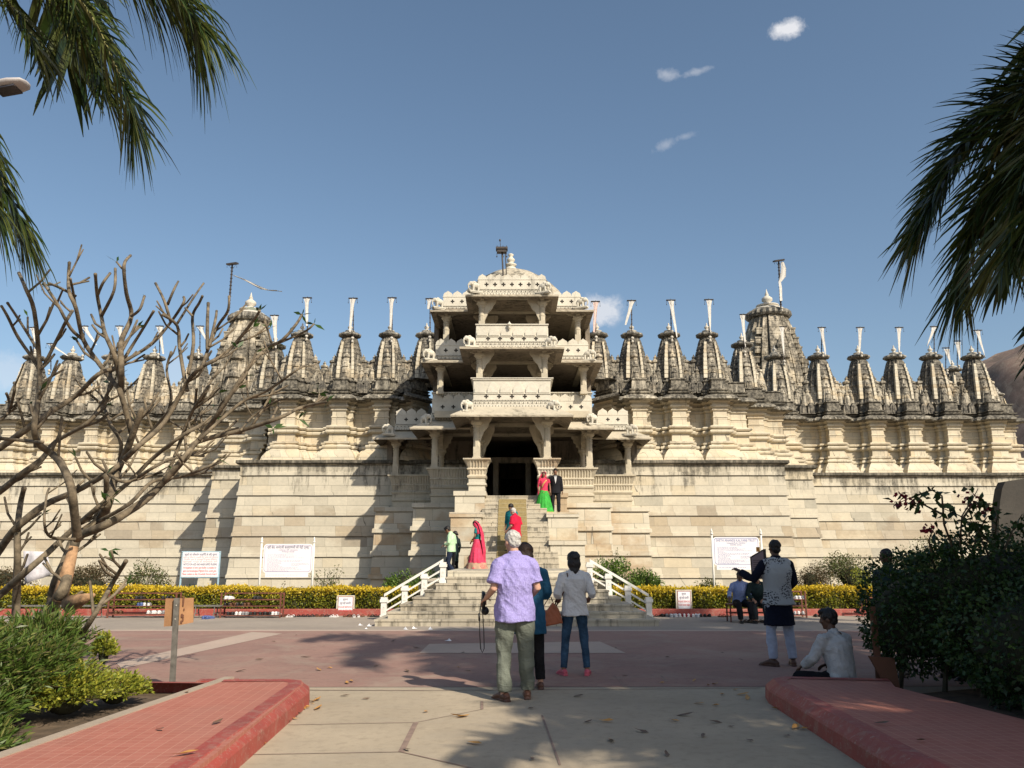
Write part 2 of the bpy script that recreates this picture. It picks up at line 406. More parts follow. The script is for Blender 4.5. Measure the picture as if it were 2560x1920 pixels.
# ---------- high battered plinth
def plinth_prof(top, base=-.1, first=5.05, step=.88, bat=.045):
    p = [(-1.5, top), (.16, top), (.17, top-.10), (.12, top-.17), (.03, top-.18)]
    z = first; o = .0
    while z > base+.3:
        p += [(o+.012, z+.17), (o+.04, z+.16), (o+.055, z+.008), (o-.03, z), (o-.03, z-.03), (o+.0, z-.038)]
        o += bat; z -= step
    p += [(o+.03, base)]
    return p
plans = [[(-60, 42), (-13.9, 42), (-13.9, 38.5), (-11.95, 38.5), (-11.95, 36.5), (-1.32, 36.5), (-1.32, 38.1)], [(1.32, 38.1), (1.32, 36.5), (12.0, 36.5), (12.0, 38.5), (13.95, 38.5), (13.95, 42), (60, 42)]]
for plan in plans:
    m = MB(); sweep(m, plan, plinth_prof(5.70), step=1.1, wob=.02); tp(m, 'plinth', 'plinth')
for plan in plans: m = MB(); sweep(m, plan, [(-.1, 5.725), (.19, 5.722), (.20, 5.60), (.12, 5.53), (-.02, 5.528)], step=.8, wob=.02); tp(m, 'coping', 'coping')
m = MB()
m.b2(-60, -1.7, 42.2, 60, -.1, 5.6); m.b2(1.7, 60, 42.2, 60, -.1, 5.6); m.b2(-13.7, -1.7, 38.7, 42.2, -.1, 5.6); m.b2(1.7, 13.7, 38.7, 42.2, -.1, 5.6); m.b2(-11.8, -1.4, 36.7, 38.7, -.1, 5.58); m.b2(1.4, 11.8, 36.7, 38.7, -.1, 5.58); tp(m, 'plinth_core', 'plinth')
# stepped plinth under the pavilion
pp = [(-5.78, 36.7), (-5.78, 35.35), (-3.85, 35.35), (-3.85, 32.6), (-1.98, 32.6), (-1.98, 31.0), (1.98, 31.0), (1.98, 32.6), (3.85, 32.6), (3.85, 35.35), (5.78, 35.35), (5.78, 36.7)]
prof = [(-1.2, 3.60), (.05, 3.60), (.06, 3.43), (-.02, 3.42), (-.02, 3.38), (.0, 3.3), (.02, 2.72), (.09, 2.70), (.10, 2.54), (.0, 2.53), (.02, 2.45), (.05, 1.80), (.13, 1.78), (.14, 1.60), (.04, 1.59), (.06, 1.5), (.09, .85), (.17, .84), (.18, .65), (.08, .64), (.12, -.1)]
m = MB(); sweep(m, pp, prof, step=.9, wob=.012); m.b2(-5.6, 5.6, 35.5, 37.5, 3.2, 3.59); m.b2(-3.7, 3.7, 32.75, 35.5, 3.2, 3.585); m.b2(-1.8, 1.8, 31.1, 32.75, 3.2, 3.58); tp(m, 'pavilion_plinth', 'block')
# ---------- upper carved wall: bays with projecting buttresses
def bayplan(x0, x1, y, centres, w=.29, sh=.24, p1=.34, p2=.80, left=True):
    pts = [(x0, y)]
    for c in centres:
        for dx, dy in ((-w-sh, 0), (-w-sh, -p1), (-w, -p1), (-w, -p2), (w, -p2), (w, -p1), (w+sh, -p1), (w+sh, 0)):
            x = c+dx
            if pts[-1][0]-1e-6 <= x and x <= x1: pts.append((x, y+dy))
    pts.append((x1, y)); out = [pts[0]]
    for p in pts[1:]:
        if math.dist(p, out[-1]) > 1e-4: out.append(p)
    return out
WPROF = [(.62, 5.68), (.60, 5.80), (.55, 5.98), (.47, 6.12), (.38, 6.24), (.30, 6.32), (.26, 6.34), (.34, 6.36), (.36, 6.42), (.34, 6.48), (.22, 6.50), (.20, 6.56), (.27, 6.58, .02), (.27, 6.66, .02), (.20, 6.68), (.12, 6.70), (.10, 7.02), (.16, 7.04), (.24, 7.08), (.26, 7.15), (.22, 7.20), (.12, 7.22), (.12, 7.25), (.22, 7.28), (.25, 7.33), (.22, 7.39), (.10, 7.42), (.04, 7.46), (.03, 7.78), (.06, 7.79), (.06, 7.84), (.02, 7.86), (.02, 8.10), (.08, 8.12), (.09, 8.17), (.04, 8.19), (.05, 8.24), (.14, 8.28), (.15, 8.36), (.06, 8.39), (.08, 8.46), (.18, 8.50), (.20, 8.56)]
CPROF = [(.18, 8.555), (.44, 8.56, .02), (.52, 8.60, .03), (.46, 8.70, .03), (.30, 8.80, .02), (.14, 8.84), (.12, 8.90), (.20, 8.92), (.22, 8.97), (.10, 8.99), (.08, 9.05), (.16, 9.07), (.17, 9.12), (.06, 9.14), (.02, 9.56), (.08, 9.57), (.08, 9.62), (-.6, 9.63)]
def wallseg(plan, dz=0.0):
    m = MB(); sweep(m, plan, [(q[0], q[1]+dz, *q[2:]) for q in WPROF], step=.13); tp(m, 'wall', 'wall')
    m = MB(); sweep(m, plan, [(q[0], q[1]+dz, *q[2:]) for q in CPROF], step=.085); tp(m, 'cornice', 'mould')
def X(px, Y): return da(px, 700, Y).x
SR1 = [X(p, 39.1) for p in (1289, 1364, 1444, 1526)]
SL1 = [X(p, 39.1) for p in (922, 843, 757, 654)]
YS1, YS3 = 39.1, 44.6
S3R = [X(p, YS3) for p in (1669, 1762, 1848, 1925, 2003, 2092)]
S3L = [X(p, YS3) for p in (434, 340, 252, 164, 84)]
wallseg(bayplan(4.0, 10.9, 38.2, SR1)+[(10.9, 40.6)])
wallseg(bayplan(-11.3, -4.0, 38.2, sorted(SL1)))
m2 = [(-11.3, 38.2)]
wallseg([(-11.3, 41.0), (-11.3, 38.2)])
wallseg([(10.9, 40.4)]+bayplan(11.15, 13.3, 40.4, [X(1602, 41)], .35, .3)+[(13.3, 44)])
wallseg([(-14.0, 44)]+bayplan(-14.0, -11.6, 40.6, [X(595, 41)], .35, .3)+[(-11.4, 40.6)])
wallseg(bayplan(13.2, 26.9, 43.9, S3R)+[(26.9, 60)])
wallseg([(-28.6, 60)]+bayplan(-28.6, -13.9, 43.9, sorted(S3L)))
m = MB(); m.b2(4.4, 10.7, 38.5, 46, 5.6, 9.58); m.b2(-11.1, -4.4, 38.5, 46, 5.6, 9.58); m.b2(11.1, 13.1, 40.8, 46, 5.6, 9.57); m.b2(-13.8, -11.5, 41, 46, 5.6, 9.57); m.b2(13.0, 26.6, 44.2, 60, 5.6, 9.59); m.b2(-28.3, -13.5, 44.2, 60, 5.6, 9.59); tp(m, 'roof_terrace', 'plinth')
# bell shaped parapet blocks
BELL = MB(); BELL.prism([(-.17, 0), (-.15, .30), (-.09, .44), (-.05, .47), (-.05, .52), (.05, .52), (.05, .47), (.09, .44), (.15, .30), (.17, 0)], -.12, .12); BELL.b2(-.045, .045, -.15, -.12, .02, .40); BELL.b2(-.19, .19, -.14, .14, -.03, .0)
bellme = BELL.mesh('parapet_block')
def place(me, name, mat, loc, rz=0, s=1.0, parent=None, sx=None):
    o = bpy.data.objects.new(name, me); COL.objects.link(o)
    if not me.materials: me.materials.append(M[mat])
    p = parent or TEMPLE; o.parent = p
    o.location = Vector(loc)-(p.location if parent is None else Vector((0, 0, 0)))
    o.rotation_euler = (0, 0, rz); o.scale = (s, s, s) if sx is None else sx
    return o
nb = 0
for cs, y in ((SR1, 38.0), (sorted(SL1), 38.0), (S3R, 43.7), (sorted(S3L), 43.7)):
    for a, b in zip(cs, cs[1:]):
        for t in (.41, .59):
            x = a+(b-a)*t
            place(bellme, 'parapet_block', 'spire', (x, y-.04, 9.06), sx=(1.08, 1, 1.08)); nb += 1
SP_GAPS = [((a+b)/2, y) for cs, y in ((SR1, 39.0), (sorted(SL1), 39.0), (S3R, 44.5), (sorted(S3L), 44.5)) for a, b in zip(cs, cs[1:])]
# ---------- spires
def ratha(n=1.0):
    q = [(1.0, -.30), (1.0, .30), (.82, .30), (.82, .36), (.90, .36), (.90, .56), (.70, .56), (.70, .70), (.56, .70), (.56, .90), (.36, .90), (.36, .82), (.30, .82), (.30, 1.0)]
    out = []
    for k in range(4):
        c, s = math.cos(k*math.pi/2), math.sin(k*math.pi/2)
        out += [(x*c-y*s, x*s+y*c) for x, y in q[(1 if k else 1):]] if False else [(x*c-y*s, x*s+y*c) for x, y in q]
    res = []
    for p in out:
        if not res or math.dist(p, res[-1]) > 1e-4: res.append(p)
    return res
RP = ratha()
def spire_body(m, c, r0, z0, z1, neck=.42, rings=11, curve=1.75, groove=.045):
    cx, cy = c; n = len(RP); vs = []; fs = []; zs = []
    for i in range(rings+1):
        t = i/rings; r = r0*(1-(1-neck)*t**curve)
        for dz, k in ((0, 1.0),) + (((.78, .995), (.80, 1-groove), (.96, 1-groove)) if i < rings else ()):
            zz = z0+(z1-z0)*(t+dz/rings); tt = (zz-z0)/(z1-z0)
            zs.append((zz, r0*(1-(1-neck)*tt**curve)*k))
    for zz, r in zs:
        for x, y in RP: vs.append((cx+x*r, cy+y*r, zz))
    for i in range(len(zs)-1):
        for k in range(n):
            k2 = (k+1) % n; fs.append((i*n+k, i*n+k2, (i+1)*n+k2, (i+1)*n+k))
    fs.append(tuple((len(zs)-1)*n+k for k in range(n)))
    m.add(vs, fs); return m
def mini(m, x, y, z0, r, h):
    spire_body(m, (x, y), r, z0, z0+h*.74, .45, 4, 1.7, .03)
    m.lathe((x, y, z0+h*.74), [(r*.34, 0), (r*.58, .03*h), (r*.56, .08*h), (r*.3, .11*h), (r*.2, .14*h), (r*.26, .18*h), (r*.1, .22*h), (0.01, .27*h)], 8)
def make_spire(small=True):
    """local metres, base at z=0 on the wall top; body 2.45 m"""
    b = MB(); spire_body(b, (0, 0), .76, 0, 2.42, .50, 9, 2.1)
    b.box((0, 0, 2.47), (.5, .5, .12))
    body = b.mesh('spire_body')
    a = MB(); a.lathe((0, 0, 2.50), [(.34, 0), (.48, .03), (.54, .09), (.52, .16), (.42, .21)], 24, rib=.045, ribn=12)
    ame = a.mesh('ring_stone')
    f = MB(); f.lathe((0, 0, 2.71), [(.34, 0), (.28, .05), (.16, .08), (.22, .10), (.24, .13), (.14, .17), (.07, .19), (.06, .22), (.115, .28), (.12, .33), (.06, .39), (.035, .43), (.045, .46), (.01, .55)], 14)
    fme = f.mesh('finial', True)
    ts = []
    def T(x, y, z, r, h):
        q = MB(); mini(q, x, y, z, r, h); ts.append(q.mesh('turret'))
    T(0, -.56, 0, .36, 1.80); T(0, -.76, -.15, .28, 1.34); T(0, -.90, -.15, .20, .92)
    T(-.70, .0, -.1, .42, 1.75); T(.70, .0, -.1, .42, 1.75); T(-.52, -.30, 0, .24, 1.35); T(.52, -.30, 0, .24, 1.35)
    for sx in (-1, 1): T(sx*.46, -.46, -.1, .20, .95); T(sx*.74, -.46, -.15, .18, .75); T(sx*.28, -.66, -.1, .14, .70)
    n = MB(); n.b2(-.15, .15, -1.02, -.74, -.55, -.06); n.b2(-.22, .22, -1.06, -.72, -.06, -.0); n.b2(-.2, .2, -1.05, -.72, -.62, -.55); n.lathe((0, -.88, 0), [(.17, 0), (.12, .08), (.05, .14), (.01, .2)], 8)
    nm = n.mesh('niche')
    nd = MB(); nd.b2(-.07, .07, -1.025, -1.0, -.48, -.12); ndm = nd.mesh('niche_opening')
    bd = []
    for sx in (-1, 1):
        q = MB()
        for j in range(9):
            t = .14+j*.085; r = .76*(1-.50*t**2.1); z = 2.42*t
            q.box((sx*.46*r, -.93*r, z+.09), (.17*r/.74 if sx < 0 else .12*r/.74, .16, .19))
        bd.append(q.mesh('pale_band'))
    return body, ame, fme, ts, nm, ndm, bd
body, ame, fme, ts, nme, ndm, bd = make_spire()
def put_spire(x, y, z=9.52, s=1.0, turrets=True):
    o = place(body, 'spire', 'spire', (x, y, z), s=s)
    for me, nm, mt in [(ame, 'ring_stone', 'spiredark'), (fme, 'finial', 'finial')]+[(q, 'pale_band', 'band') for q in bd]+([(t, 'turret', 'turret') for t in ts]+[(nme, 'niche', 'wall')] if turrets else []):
        place(me, nm, mt, (0, 0, 0), parent=o)
    return o
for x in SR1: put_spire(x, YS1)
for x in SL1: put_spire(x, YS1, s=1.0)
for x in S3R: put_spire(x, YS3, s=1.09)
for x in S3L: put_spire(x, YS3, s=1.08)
def gap_turrets(x, y, k):
    for j, (dx, dy, r, h) in enumerate(((-.0, .1, .34, 1.35), (-.25, -.35, .20, .98), (.25, -.35, .20, .98), (0, -.62, .17, .72))):
        q = MB(); mini(q, x+dx*k, y+dy, 9.5, r*k, h*k); tp(q, 'turret', 'turret')
for i, (x, y) in enumerate(SP_GAPS): gap_turrets(x, y, 1.0 if y < 40 else 1.1)
put_spire(X(1600, 41.3), 41.3, s=1.03); put_spire(X(597, 41.4), 41.4, 9.5, s=1.02)
P = da(2056, 778, 52); put_spire(P.x, 52, P.z-3.35, 1.03, False)
P = da(2038, 812, 56); put_spire(P.x, 50, 9.5, .7, False)
P = da(1808, 800, 52); 
m = MB(); c = da(1812, 812, 52); m.lathe((c.x, 52, 9.3), [(1.15, 0), (1.1, .9), (.95, 1.7), (.6, 2.3), (.2, 2.55), (.1, 2.6)], 20); m.lathe((c.x, 52, 11.9), [(.25, 0), (.42, .05), (.4, .12), (.2, .2), (.1, .25), (.14, .34), (.02, .6)], 14); tp(m, 'low_dome', 'spire', smooth=True)
# ---------- two tall towers
def tower(cx, cy, z0, ztop, r0, seed):
    b = MB(); spire_body(b, (cx, cy), r0, z0, ztop, .44, 16, 2.0, .015)
    # stacked niches up each quarter
    q = b; H = ztop-z0
    for sx in (-1, 1):
        for j in range(9):
            t = .12+j*.088; r = r0*(1-.56*t**2.0); z = z0+H*t
            for (ux, uy) in ((sx*.72, -.80), (sx*.80, -.5)):
                q.box((cx+ux*r*.93, cy+uy*r*.95, z+.14), (r0*.13, r0*.10, H*.05)); q.box((cx+ux*r*.93, cy+uy*r*.95, z+H*.042), (r0*.16, r0*.13, H*.012))
    o = tp(b, 'tower', 'tower')
    zr = ztop
    a = MB(); R0 = r0*.46
    a.lathe((cx, cy, zr-.05), [(R0*.75, 0), (R0*1.12, .05), (R0*1.22, .18), (R0*1.2, .36), (R0*1.08, .48), (R0*.9, .55)], 48, rib=.04, ribn=24)
    tp(a, 'ring_stone', 'spiredark', o)
    f = MB(); f.lathe((cx, cy, zr+.48), [(R0*1.0, 0), (R0*.85, .14), (R0*.5, .26), (R0*.4, .3), (R0*.62, .34), (R0*.62, .42), (R0*.35, .5), (.20, .56), (.18, .62), (.34, .74), (.34, .90), (.2, 1.02), (.1, 1.1), (.13, 1.16), (.07, 1.3), (.01, 1.55)], 20); tp(f, 'finial', 'finial', o, True)
    def T(dx, dy, z, r, h):
        q = MB(); mini(q, cx+dx, cy+dy, z, r, h); tp(q, 'turret', 'tower', o)
    H = ztop-z0
    for sx, sy in ((0, -1), (-1, 0), (1, 0)):
        T(sx*r0*.72, sy*r0*.72, z0, r0*.42, H*.76); T(sx*r0*.95, sy*r0*.95, z0, r0*.34, H*.52)
    for sx in (-1, 1):
        T(sx*r0*.62, -r0*.66, z0, r0*.26, H*.48); T(sx*r0*.8, -r0*.85, z0, r0*.24, H*.34); T(sx*r0*1.02, -r0*.3, z0, r0*.26, H*.42)
    return o
cR = da(1658, 665, 52); tower(cR.x, 52, 9.3, cR.z-.75, 2.55, 1)
cL = da(540, 677, 50); tower(cL.x, 50, 9.3, cL.z-.65, 2.3, 2)

# ---------- entrance pavilion
# interior shell
m = MB()
m.b2(-5.6, -1.25, 38.0, 38.6, 3.6, 7.05); m.b2(1.25, 5.6, 38.0, 38.6, 3.6, 7.05); m.b2(-3.6, 3.6, 46, 46.4, 3.5, 11.9); m.b2(-1.6, -1.3, 38.6, 46, 3.6, 7); m.b2(1.3, 1.6, 38.6, 46, 3.6, 7); m.b2(-5.55, -5.3, 36.6, 38.1, 3.6, 7.0); m.b2(5.3, 5.55, 36.6, 38.1, 3.6, 7.0)
m.b2(-3.4, -3.2, 34.9, 46, 7.3, 11.8); m.b2(3.2, 3.4, 34.9, 46, 7.3, 11.8)
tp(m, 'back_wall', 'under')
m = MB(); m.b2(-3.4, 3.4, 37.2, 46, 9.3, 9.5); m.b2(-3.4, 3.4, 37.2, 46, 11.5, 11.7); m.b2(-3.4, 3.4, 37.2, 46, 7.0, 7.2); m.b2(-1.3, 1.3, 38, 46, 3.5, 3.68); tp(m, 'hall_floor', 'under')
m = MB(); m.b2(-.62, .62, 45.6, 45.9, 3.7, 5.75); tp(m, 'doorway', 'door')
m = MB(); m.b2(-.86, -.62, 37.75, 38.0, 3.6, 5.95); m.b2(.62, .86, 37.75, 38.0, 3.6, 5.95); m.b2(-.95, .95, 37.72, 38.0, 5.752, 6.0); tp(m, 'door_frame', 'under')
F1 = MB(); F1.b2(-5.05, 5.05, 35.6, 38.1, 3.59, 3.80); F1.b2(-3.1, 3.1, 32.9, 35.6, 3.592, 3.802); F1.b2(-1.6, 1.6, 30.4, 32.9, 3.3, 3.69); tp(F1, 'floor_slab', 'pav')
# column plans per storey: (half width, depth)
LV = [dict(p=[(5.03, 35.8), (3.09, 33.0), (1.28, 30.0)], zc=6.85), dict(p=[(2.88, 32.6), (1.22, 30.4)], zc=9.35), dict(p=[(2.71, 33.0), (1.17, 31.0)], zc=11.6)]
def planof(p, off, back):
    pts = [(-p[0][0]-off, back)]
    for i, (x, y) in enumerate(p):
        pts.append((-x-off, y-off))
        if i < len(p)-1: pts.append((-p[i+1][0]-off, y-off))
    return pts+[(-x, y) for x, y in reversed(pts)]
def slab(p, off, back, z0, z1, name, mat):
    m = MB()
    for i, (x, y) in enumerate(p):
        yb = back if i == 0 else p[i-1][1]-off
        m.b2(-x-off, x+off, y-off, yb, z0+.002*i, z1+.002*i)
    tp(m, name, mat)
def eave(p, back, zlip, ztop, name='eave', off=.18, out=.62):
    pl = planof(p, off, back)
    m = MB()
    sweep(m, pl, [(-.02, ztop), (.06, ztop-.02), (out*.5, (ztop+zlip)/2+.03), (out, zlip+.03), (out+.015, zlip+.015, .01), (out, zlip-.05, .004)], step=.16)
    tp(m, name, 'eave')
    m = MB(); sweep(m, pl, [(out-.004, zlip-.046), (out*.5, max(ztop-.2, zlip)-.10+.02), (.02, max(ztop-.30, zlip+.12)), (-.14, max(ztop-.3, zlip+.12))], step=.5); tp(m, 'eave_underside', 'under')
eave(LV[0]['p'], 38.1, 6.48, 6.93, out=.72)
eave(LV[1]['p'], 37.3, 9.12, 9.27, out=.54)
eave(LV[2]['p'], 37.3, 11.37, 11.50, out=.44)
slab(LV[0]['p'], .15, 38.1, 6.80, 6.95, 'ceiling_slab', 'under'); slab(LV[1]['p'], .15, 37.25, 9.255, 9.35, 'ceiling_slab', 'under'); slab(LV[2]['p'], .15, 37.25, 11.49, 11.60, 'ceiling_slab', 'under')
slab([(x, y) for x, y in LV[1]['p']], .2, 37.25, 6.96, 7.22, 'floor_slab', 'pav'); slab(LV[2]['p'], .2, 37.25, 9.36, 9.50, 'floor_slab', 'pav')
# columns with bracket capitals
def column(x, y, z0, z1, w=.27):
    m = MB(); h = z1-z0
    m.b2(x-w*.62, x+w*.62, y-w*.62, y+w*.62, z0, z0+.10); m.b2(x-w*.5, x+w*.5, y-w*.5, y+w*.5, z0+.10, z0+h*.28)
    m.tube([(x, y, z0+h*.28), (x, y, z0+h*.45)], [w*.54, w*.54], 8, xax=(math.cos(R(22.5)), math.sin(R(22.5)), 0))
    m.tube([(x, y, z0+h*.45), (x, y, z0+h*.70)], [w*.50, w*.47], 16)
    for q in (.45, .60, .66): m.tube([(x, y, z0+h*q-.015), (x, y, z0+h*q+.02)], [w*.57, w*.57], 16)
    m.lathe((x, y, z0+h*.70), [(w*.47, 0), (w*.62, .03), (w*.6, .08), (w*.8, .12), (w*.95, .17)], 12)
    m.b2(x-w*.78, x+w*.78, y-w*.78, y+w*.78, z0+h*.70+.16, z0+h*.70+.24)
    return tp(m, 'column', 'pav')
def capital(col, x, y, z0, z1, w=.27, arms=(1, 1, 1, 1)):
    m = MB(); h = z1-z0; zt = z1; zb = z0+h*.70+.24
    hh = zt-zb; L = .42
    pro = [(0, zb), (w*.7, zb), (w*.8, zb+hh*.15), (w*1.15, zb+hh*.2), (w*1.2, zb+hh*.42), (w*1.6, zb+hh*.5), (w*1.7, zb+hh*.75), (w*1.95, zb+hh*.8), (w*1.95, zt), (0, zt)]
    for sgn, a in ((1, arms[0]), (-1, arms[1])):
        if a: m.prism([(x+sgn*u, v) for u, v in pro], y-w*.36, y+w*.36, 'y')
    m.prism([(y-u, v) for u, v in pro], x-w*.34, x+w*.34, 'x'); m.prism([(y+u, v) for u, v in pro], x-w*.34, x+w*.34, 'x')
    tp(m, 'capital', 'pav', col)
def strut(x, y, z0, z1, sgn, reach=.62):
    """curved scalloped bracket between a column and its beam"""
    m = MB(); pts = []; N = 9; x = x+sgn*.1
    for i in range(N+1):
        t = i/N; a = t*math.pi/2
        u = reach*(1-math.cos(a)) if False else reach*math.sin(a)**1.6; v = z0+(z1-z0)*(t**.9)
        s = .035*abs(math.sin(i*math.pi/1.5))
        pts.append((x+sgn*(u+s), v))
    poly = pts+[(x+sgn*(reach*.72), z1), (x+sgn*.16, z0+(z1-z0)*.35), (x, z0)]
    poly = [(x, z0)]+pts[1:]+[(x, z1)]
    m.prism(poly, y-.07, y+.07, 'y'); return tp(m, 'bracket', 'pav')
for li, L in enumerate(LV):
    zc = L['zc']-.17; p = L['p']
    zb = {0: [5.0, 5.0, 5.0], 1: [7.95, 7.95], 2: [10.15, 10.15]}[li]
    for i, (x, y) in enumerate(p):
        inner = i == len(p)-1
        for s in (-1, 1):
            c = column(s*x, y, zb[i]-.02, zc, .25 if li == 0 else .235)
            capital(c, s*x, y, zb[i]-.02, zc, .25 if li == 0 else .235)
            if inner: strut(s*x, y, zb[i]+.62 if li == 0 else zb[i]+.35, zc, -s, .44)
            if inner or li == 0:
                c2 = column(s*x*.985, y+2.6 if li == 0 else y+2.4, (3.8, 7.25, 9.62)[li], zc, .24); capital(c2, s*x*.985, y+2.6 if li == 0 else y+2.4, (3.8, 7.25, 9.62)[li], zc, .24)
                if inner: strut(s*x*.985, y+2.6 if li == 0 else y+2.4, zb[i]+.3, zc, -s, .46)
    # beams
    m = MB(); off = .12
    for i, (x, y) in enumerate(p):
        yb = (38.1 if li == 0 else 37.2) if i == 0 else p[i-1][1]
        m.b2(-x-off, x+off, y-.13, y+.13, zc+.002, zc+.16)
        for s in (-1, 1): m.b2(s*x-.12, s*x+.12, y+.131, yb, zc+.004, zc+.158)
    tp(m, 'beam', 'pav')
# seat-back balustrades with fluted flare
def seatback(pl, z0, zt, name='balustrade', mat='pav', flare=.16):
    m = MB(); h = zt-z0
    sweep(m, pl, [(.0, z0), (.0, z0+h*.18), (.05, z0+h*.2), (.05, z0+h*.25), (.0, z0+h*.27), (.0, z0+h*.40), (.04, z0+h*.42), (.06, z0+h*.47), (.01, z0+h*.5), (-.01, z0+h*.52, .012), (.03, z0+h*.66, .016), (.06, z0+h*.67), (.06, z0+h*.70), (.03, z0+h*.72, .016), (flare*.6, z0+h*.86, .018), (flare, z0+h*.955, .018), (flare+.04, z0+h*.96), (flare+.04, zt), (flare-.1, zt), (-.12, z0+h*.7)], step=.055)
    tp(m, name, mat)
P0 = LV[0]['p']
for s in (-1, 1):
    seatback([(s*q[0], q[1]) for q in ([(-5.15, 37.5), (-5.15, 35.62), (-3.26, 35.62)] if s == -1 else [(3.26, 35.62), (5.15, 35.62), (5.15, 37.5)])] if False else ([(-5.12, 37.5), (-5.12, 35.66), (-3.20, 35.66)] if s < 0 else [(3.20, 35.66), (5.12, 35.66), (5.12, 37.5)]), 3.62, 5.0)
    seatback([(-3.2, 35.5), (-3.2, 32.86), (-1.5, 32.86)] if s < 0 else [(1.5, 32.86), (3.2, 32.86), (3.2, 35.5)], 3.62, 5.0)
    seatback([(-1.56, 32.7), (-1.56, 29.86), (-.97, 29.86), (-.97, 30.6)] if s < 0 else [(.97, 30.6), (.97, 29.86), (1.56, 29.86), (1.56, 32.7)], 3.83, 5.02, 'pedestal', 'block')
m = MB()
for s in (-1, 1): m.b2(s*1.0 if s > 0 else -1.53, 1.53 if s > 0 else -1.0, 29.9, 32.6, 3.55, 4.97)
tp(m, 'pedestal_core', 'block')
# parapets: scalloped merlons, crosses with the dark of holes painted in, dentil band
holes = {}
def parapet(x0, x1, y, z0, z1, pitch=.40, full=True, mat='white', flat=False):
    m = MB(); w = x1-x0; n = max(1, round(w/pitch)); p = w/n; h = z1-z0; zs = z1-p*.62 if not flat else z1
    poly = [(x0, z0+h*.22), (x1, z0+h*.22)]
    if not flat:
        top = []
        for i in range(n):
            c = x0+p*(i+.5)
            for j in range(9):
                a = math.pi*j/8; u = -math.cos(a)*p*.5; v = (math.sin(a)**.7)*p*.50+(.12*p if j == 4 else 0)
                top.append((c+u, zs+v))
        poly = [(x0, z0+h*.22), (x1, z0+h*.22)]+list(reversed(top))
        poly = [(x0, z0+h*.22)]+top+[(x1, z0+h*.22)]
    else: poly = [(x0, z0+h*.22), (x0, z1), (x1, z1), (x1, z0+h*.22)]
    m.prism(poly, y-.03, y+.07, 'y')
    m.b2(x0-.02, x1+.02, y-.045, y+.08, zs-.035, zs-.005) if not flat else m.b2(x0-.03, x1+.03, y-.07, y+.09, z1-.001, z1+.04)
    m.b2(x0-.03, x1+.03, y-.09, y+.08, z0+h*.17, z0+h*.22-.001); m.b2(x0-.03, x1+.03, y-.07, y+.08, z0+h*.02, z0+h*.17-.001); m.b2(x0-.05, x1+.05, y-.12, y+.08, z0-.06, z0+h*.02-.001)
    nd = int(w/.07)
    for i in range(nd): m.b2(x0+.02+i*.07, x0+.052+i*.07, y-.088, y-.07, z0+h*.06, z0+h*.15)
    if flat:
        for i in range(n):
            c = x0+p*(i+.5); m.prism([(c-p*.42, z0+h*.5), (c-p*.40, z0+h*.66), (c-p*.2, z0+h*.84), (c, z0+h*.92), (c+p*.2, z0+h*.84), (c+p*.40, z0+h*.66), (c+p*.42, z0+h*.5)], y-.075, y-.031, 'y')
        m.b2(x0, x1, y-.06, y-.031, z0+h*.45, z0+h*.48)
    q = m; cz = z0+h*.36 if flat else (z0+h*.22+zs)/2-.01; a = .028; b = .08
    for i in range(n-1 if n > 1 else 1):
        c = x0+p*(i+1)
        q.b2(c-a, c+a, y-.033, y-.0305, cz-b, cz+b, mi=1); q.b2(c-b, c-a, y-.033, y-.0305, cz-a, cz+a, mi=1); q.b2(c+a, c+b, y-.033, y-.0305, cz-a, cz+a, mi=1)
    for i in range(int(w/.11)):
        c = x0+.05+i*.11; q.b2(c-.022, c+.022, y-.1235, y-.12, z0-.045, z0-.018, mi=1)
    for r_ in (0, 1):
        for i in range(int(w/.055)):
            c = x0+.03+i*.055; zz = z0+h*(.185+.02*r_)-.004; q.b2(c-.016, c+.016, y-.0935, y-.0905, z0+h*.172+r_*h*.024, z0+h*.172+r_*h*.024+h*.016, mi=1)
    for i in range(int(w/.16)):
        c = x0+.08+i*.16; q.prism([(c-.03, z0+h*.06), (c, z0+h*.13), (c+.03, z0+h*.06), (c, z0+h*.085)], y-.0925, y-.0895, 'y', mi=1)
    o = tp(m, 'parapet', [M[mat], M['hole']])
    return o
def preturn(x, y0, y1, z0, z1, mat='white'):
    m = MB(); m.b2(x-.05, x+.05, y0, y1, z0-.06, z1-.12); tp(m, 'parapet_return', mat)
for s in (-1, 1):
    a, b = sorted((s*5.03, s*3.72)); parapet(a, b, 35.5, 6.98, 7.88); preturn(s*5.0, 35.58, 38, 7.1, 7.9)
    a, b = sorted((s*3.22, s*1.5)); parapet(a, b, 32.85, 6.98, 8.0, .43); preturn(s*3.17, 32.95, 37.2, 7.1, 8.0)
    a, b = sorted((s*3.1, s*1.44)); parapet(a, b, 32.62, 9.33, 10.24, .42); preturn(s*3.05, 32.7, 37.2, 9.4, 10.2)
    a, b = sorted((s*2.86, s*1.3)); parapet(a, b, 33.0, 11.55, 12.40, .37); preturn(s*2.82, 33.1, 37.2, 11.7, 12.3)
    # flared seat behind side parapet of the first floor
    seatback([(-3.1, 36), (-3.1, 33.05), (-1.3, 33.05)] if s < 0 else [(1.3, 33.05), (3.1, 33.05), (3.1, 36)], 7.2, 8.08, 'balustrade', 'white', .12)
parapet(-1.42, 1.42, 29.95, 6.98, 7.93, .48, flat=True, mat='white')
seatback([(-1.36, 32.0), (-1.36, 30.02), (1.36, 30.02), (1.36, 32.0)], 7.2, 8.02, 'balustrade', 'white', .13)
parapet(-1.36, 1.36, 30.35, 9.33, 10.16, .42, flat=True); preturn(-1.33, 30.45, 32.5, 9.5, 10.2); preturn(1.33, 30.45, 32.5, 9.5, 10.2)
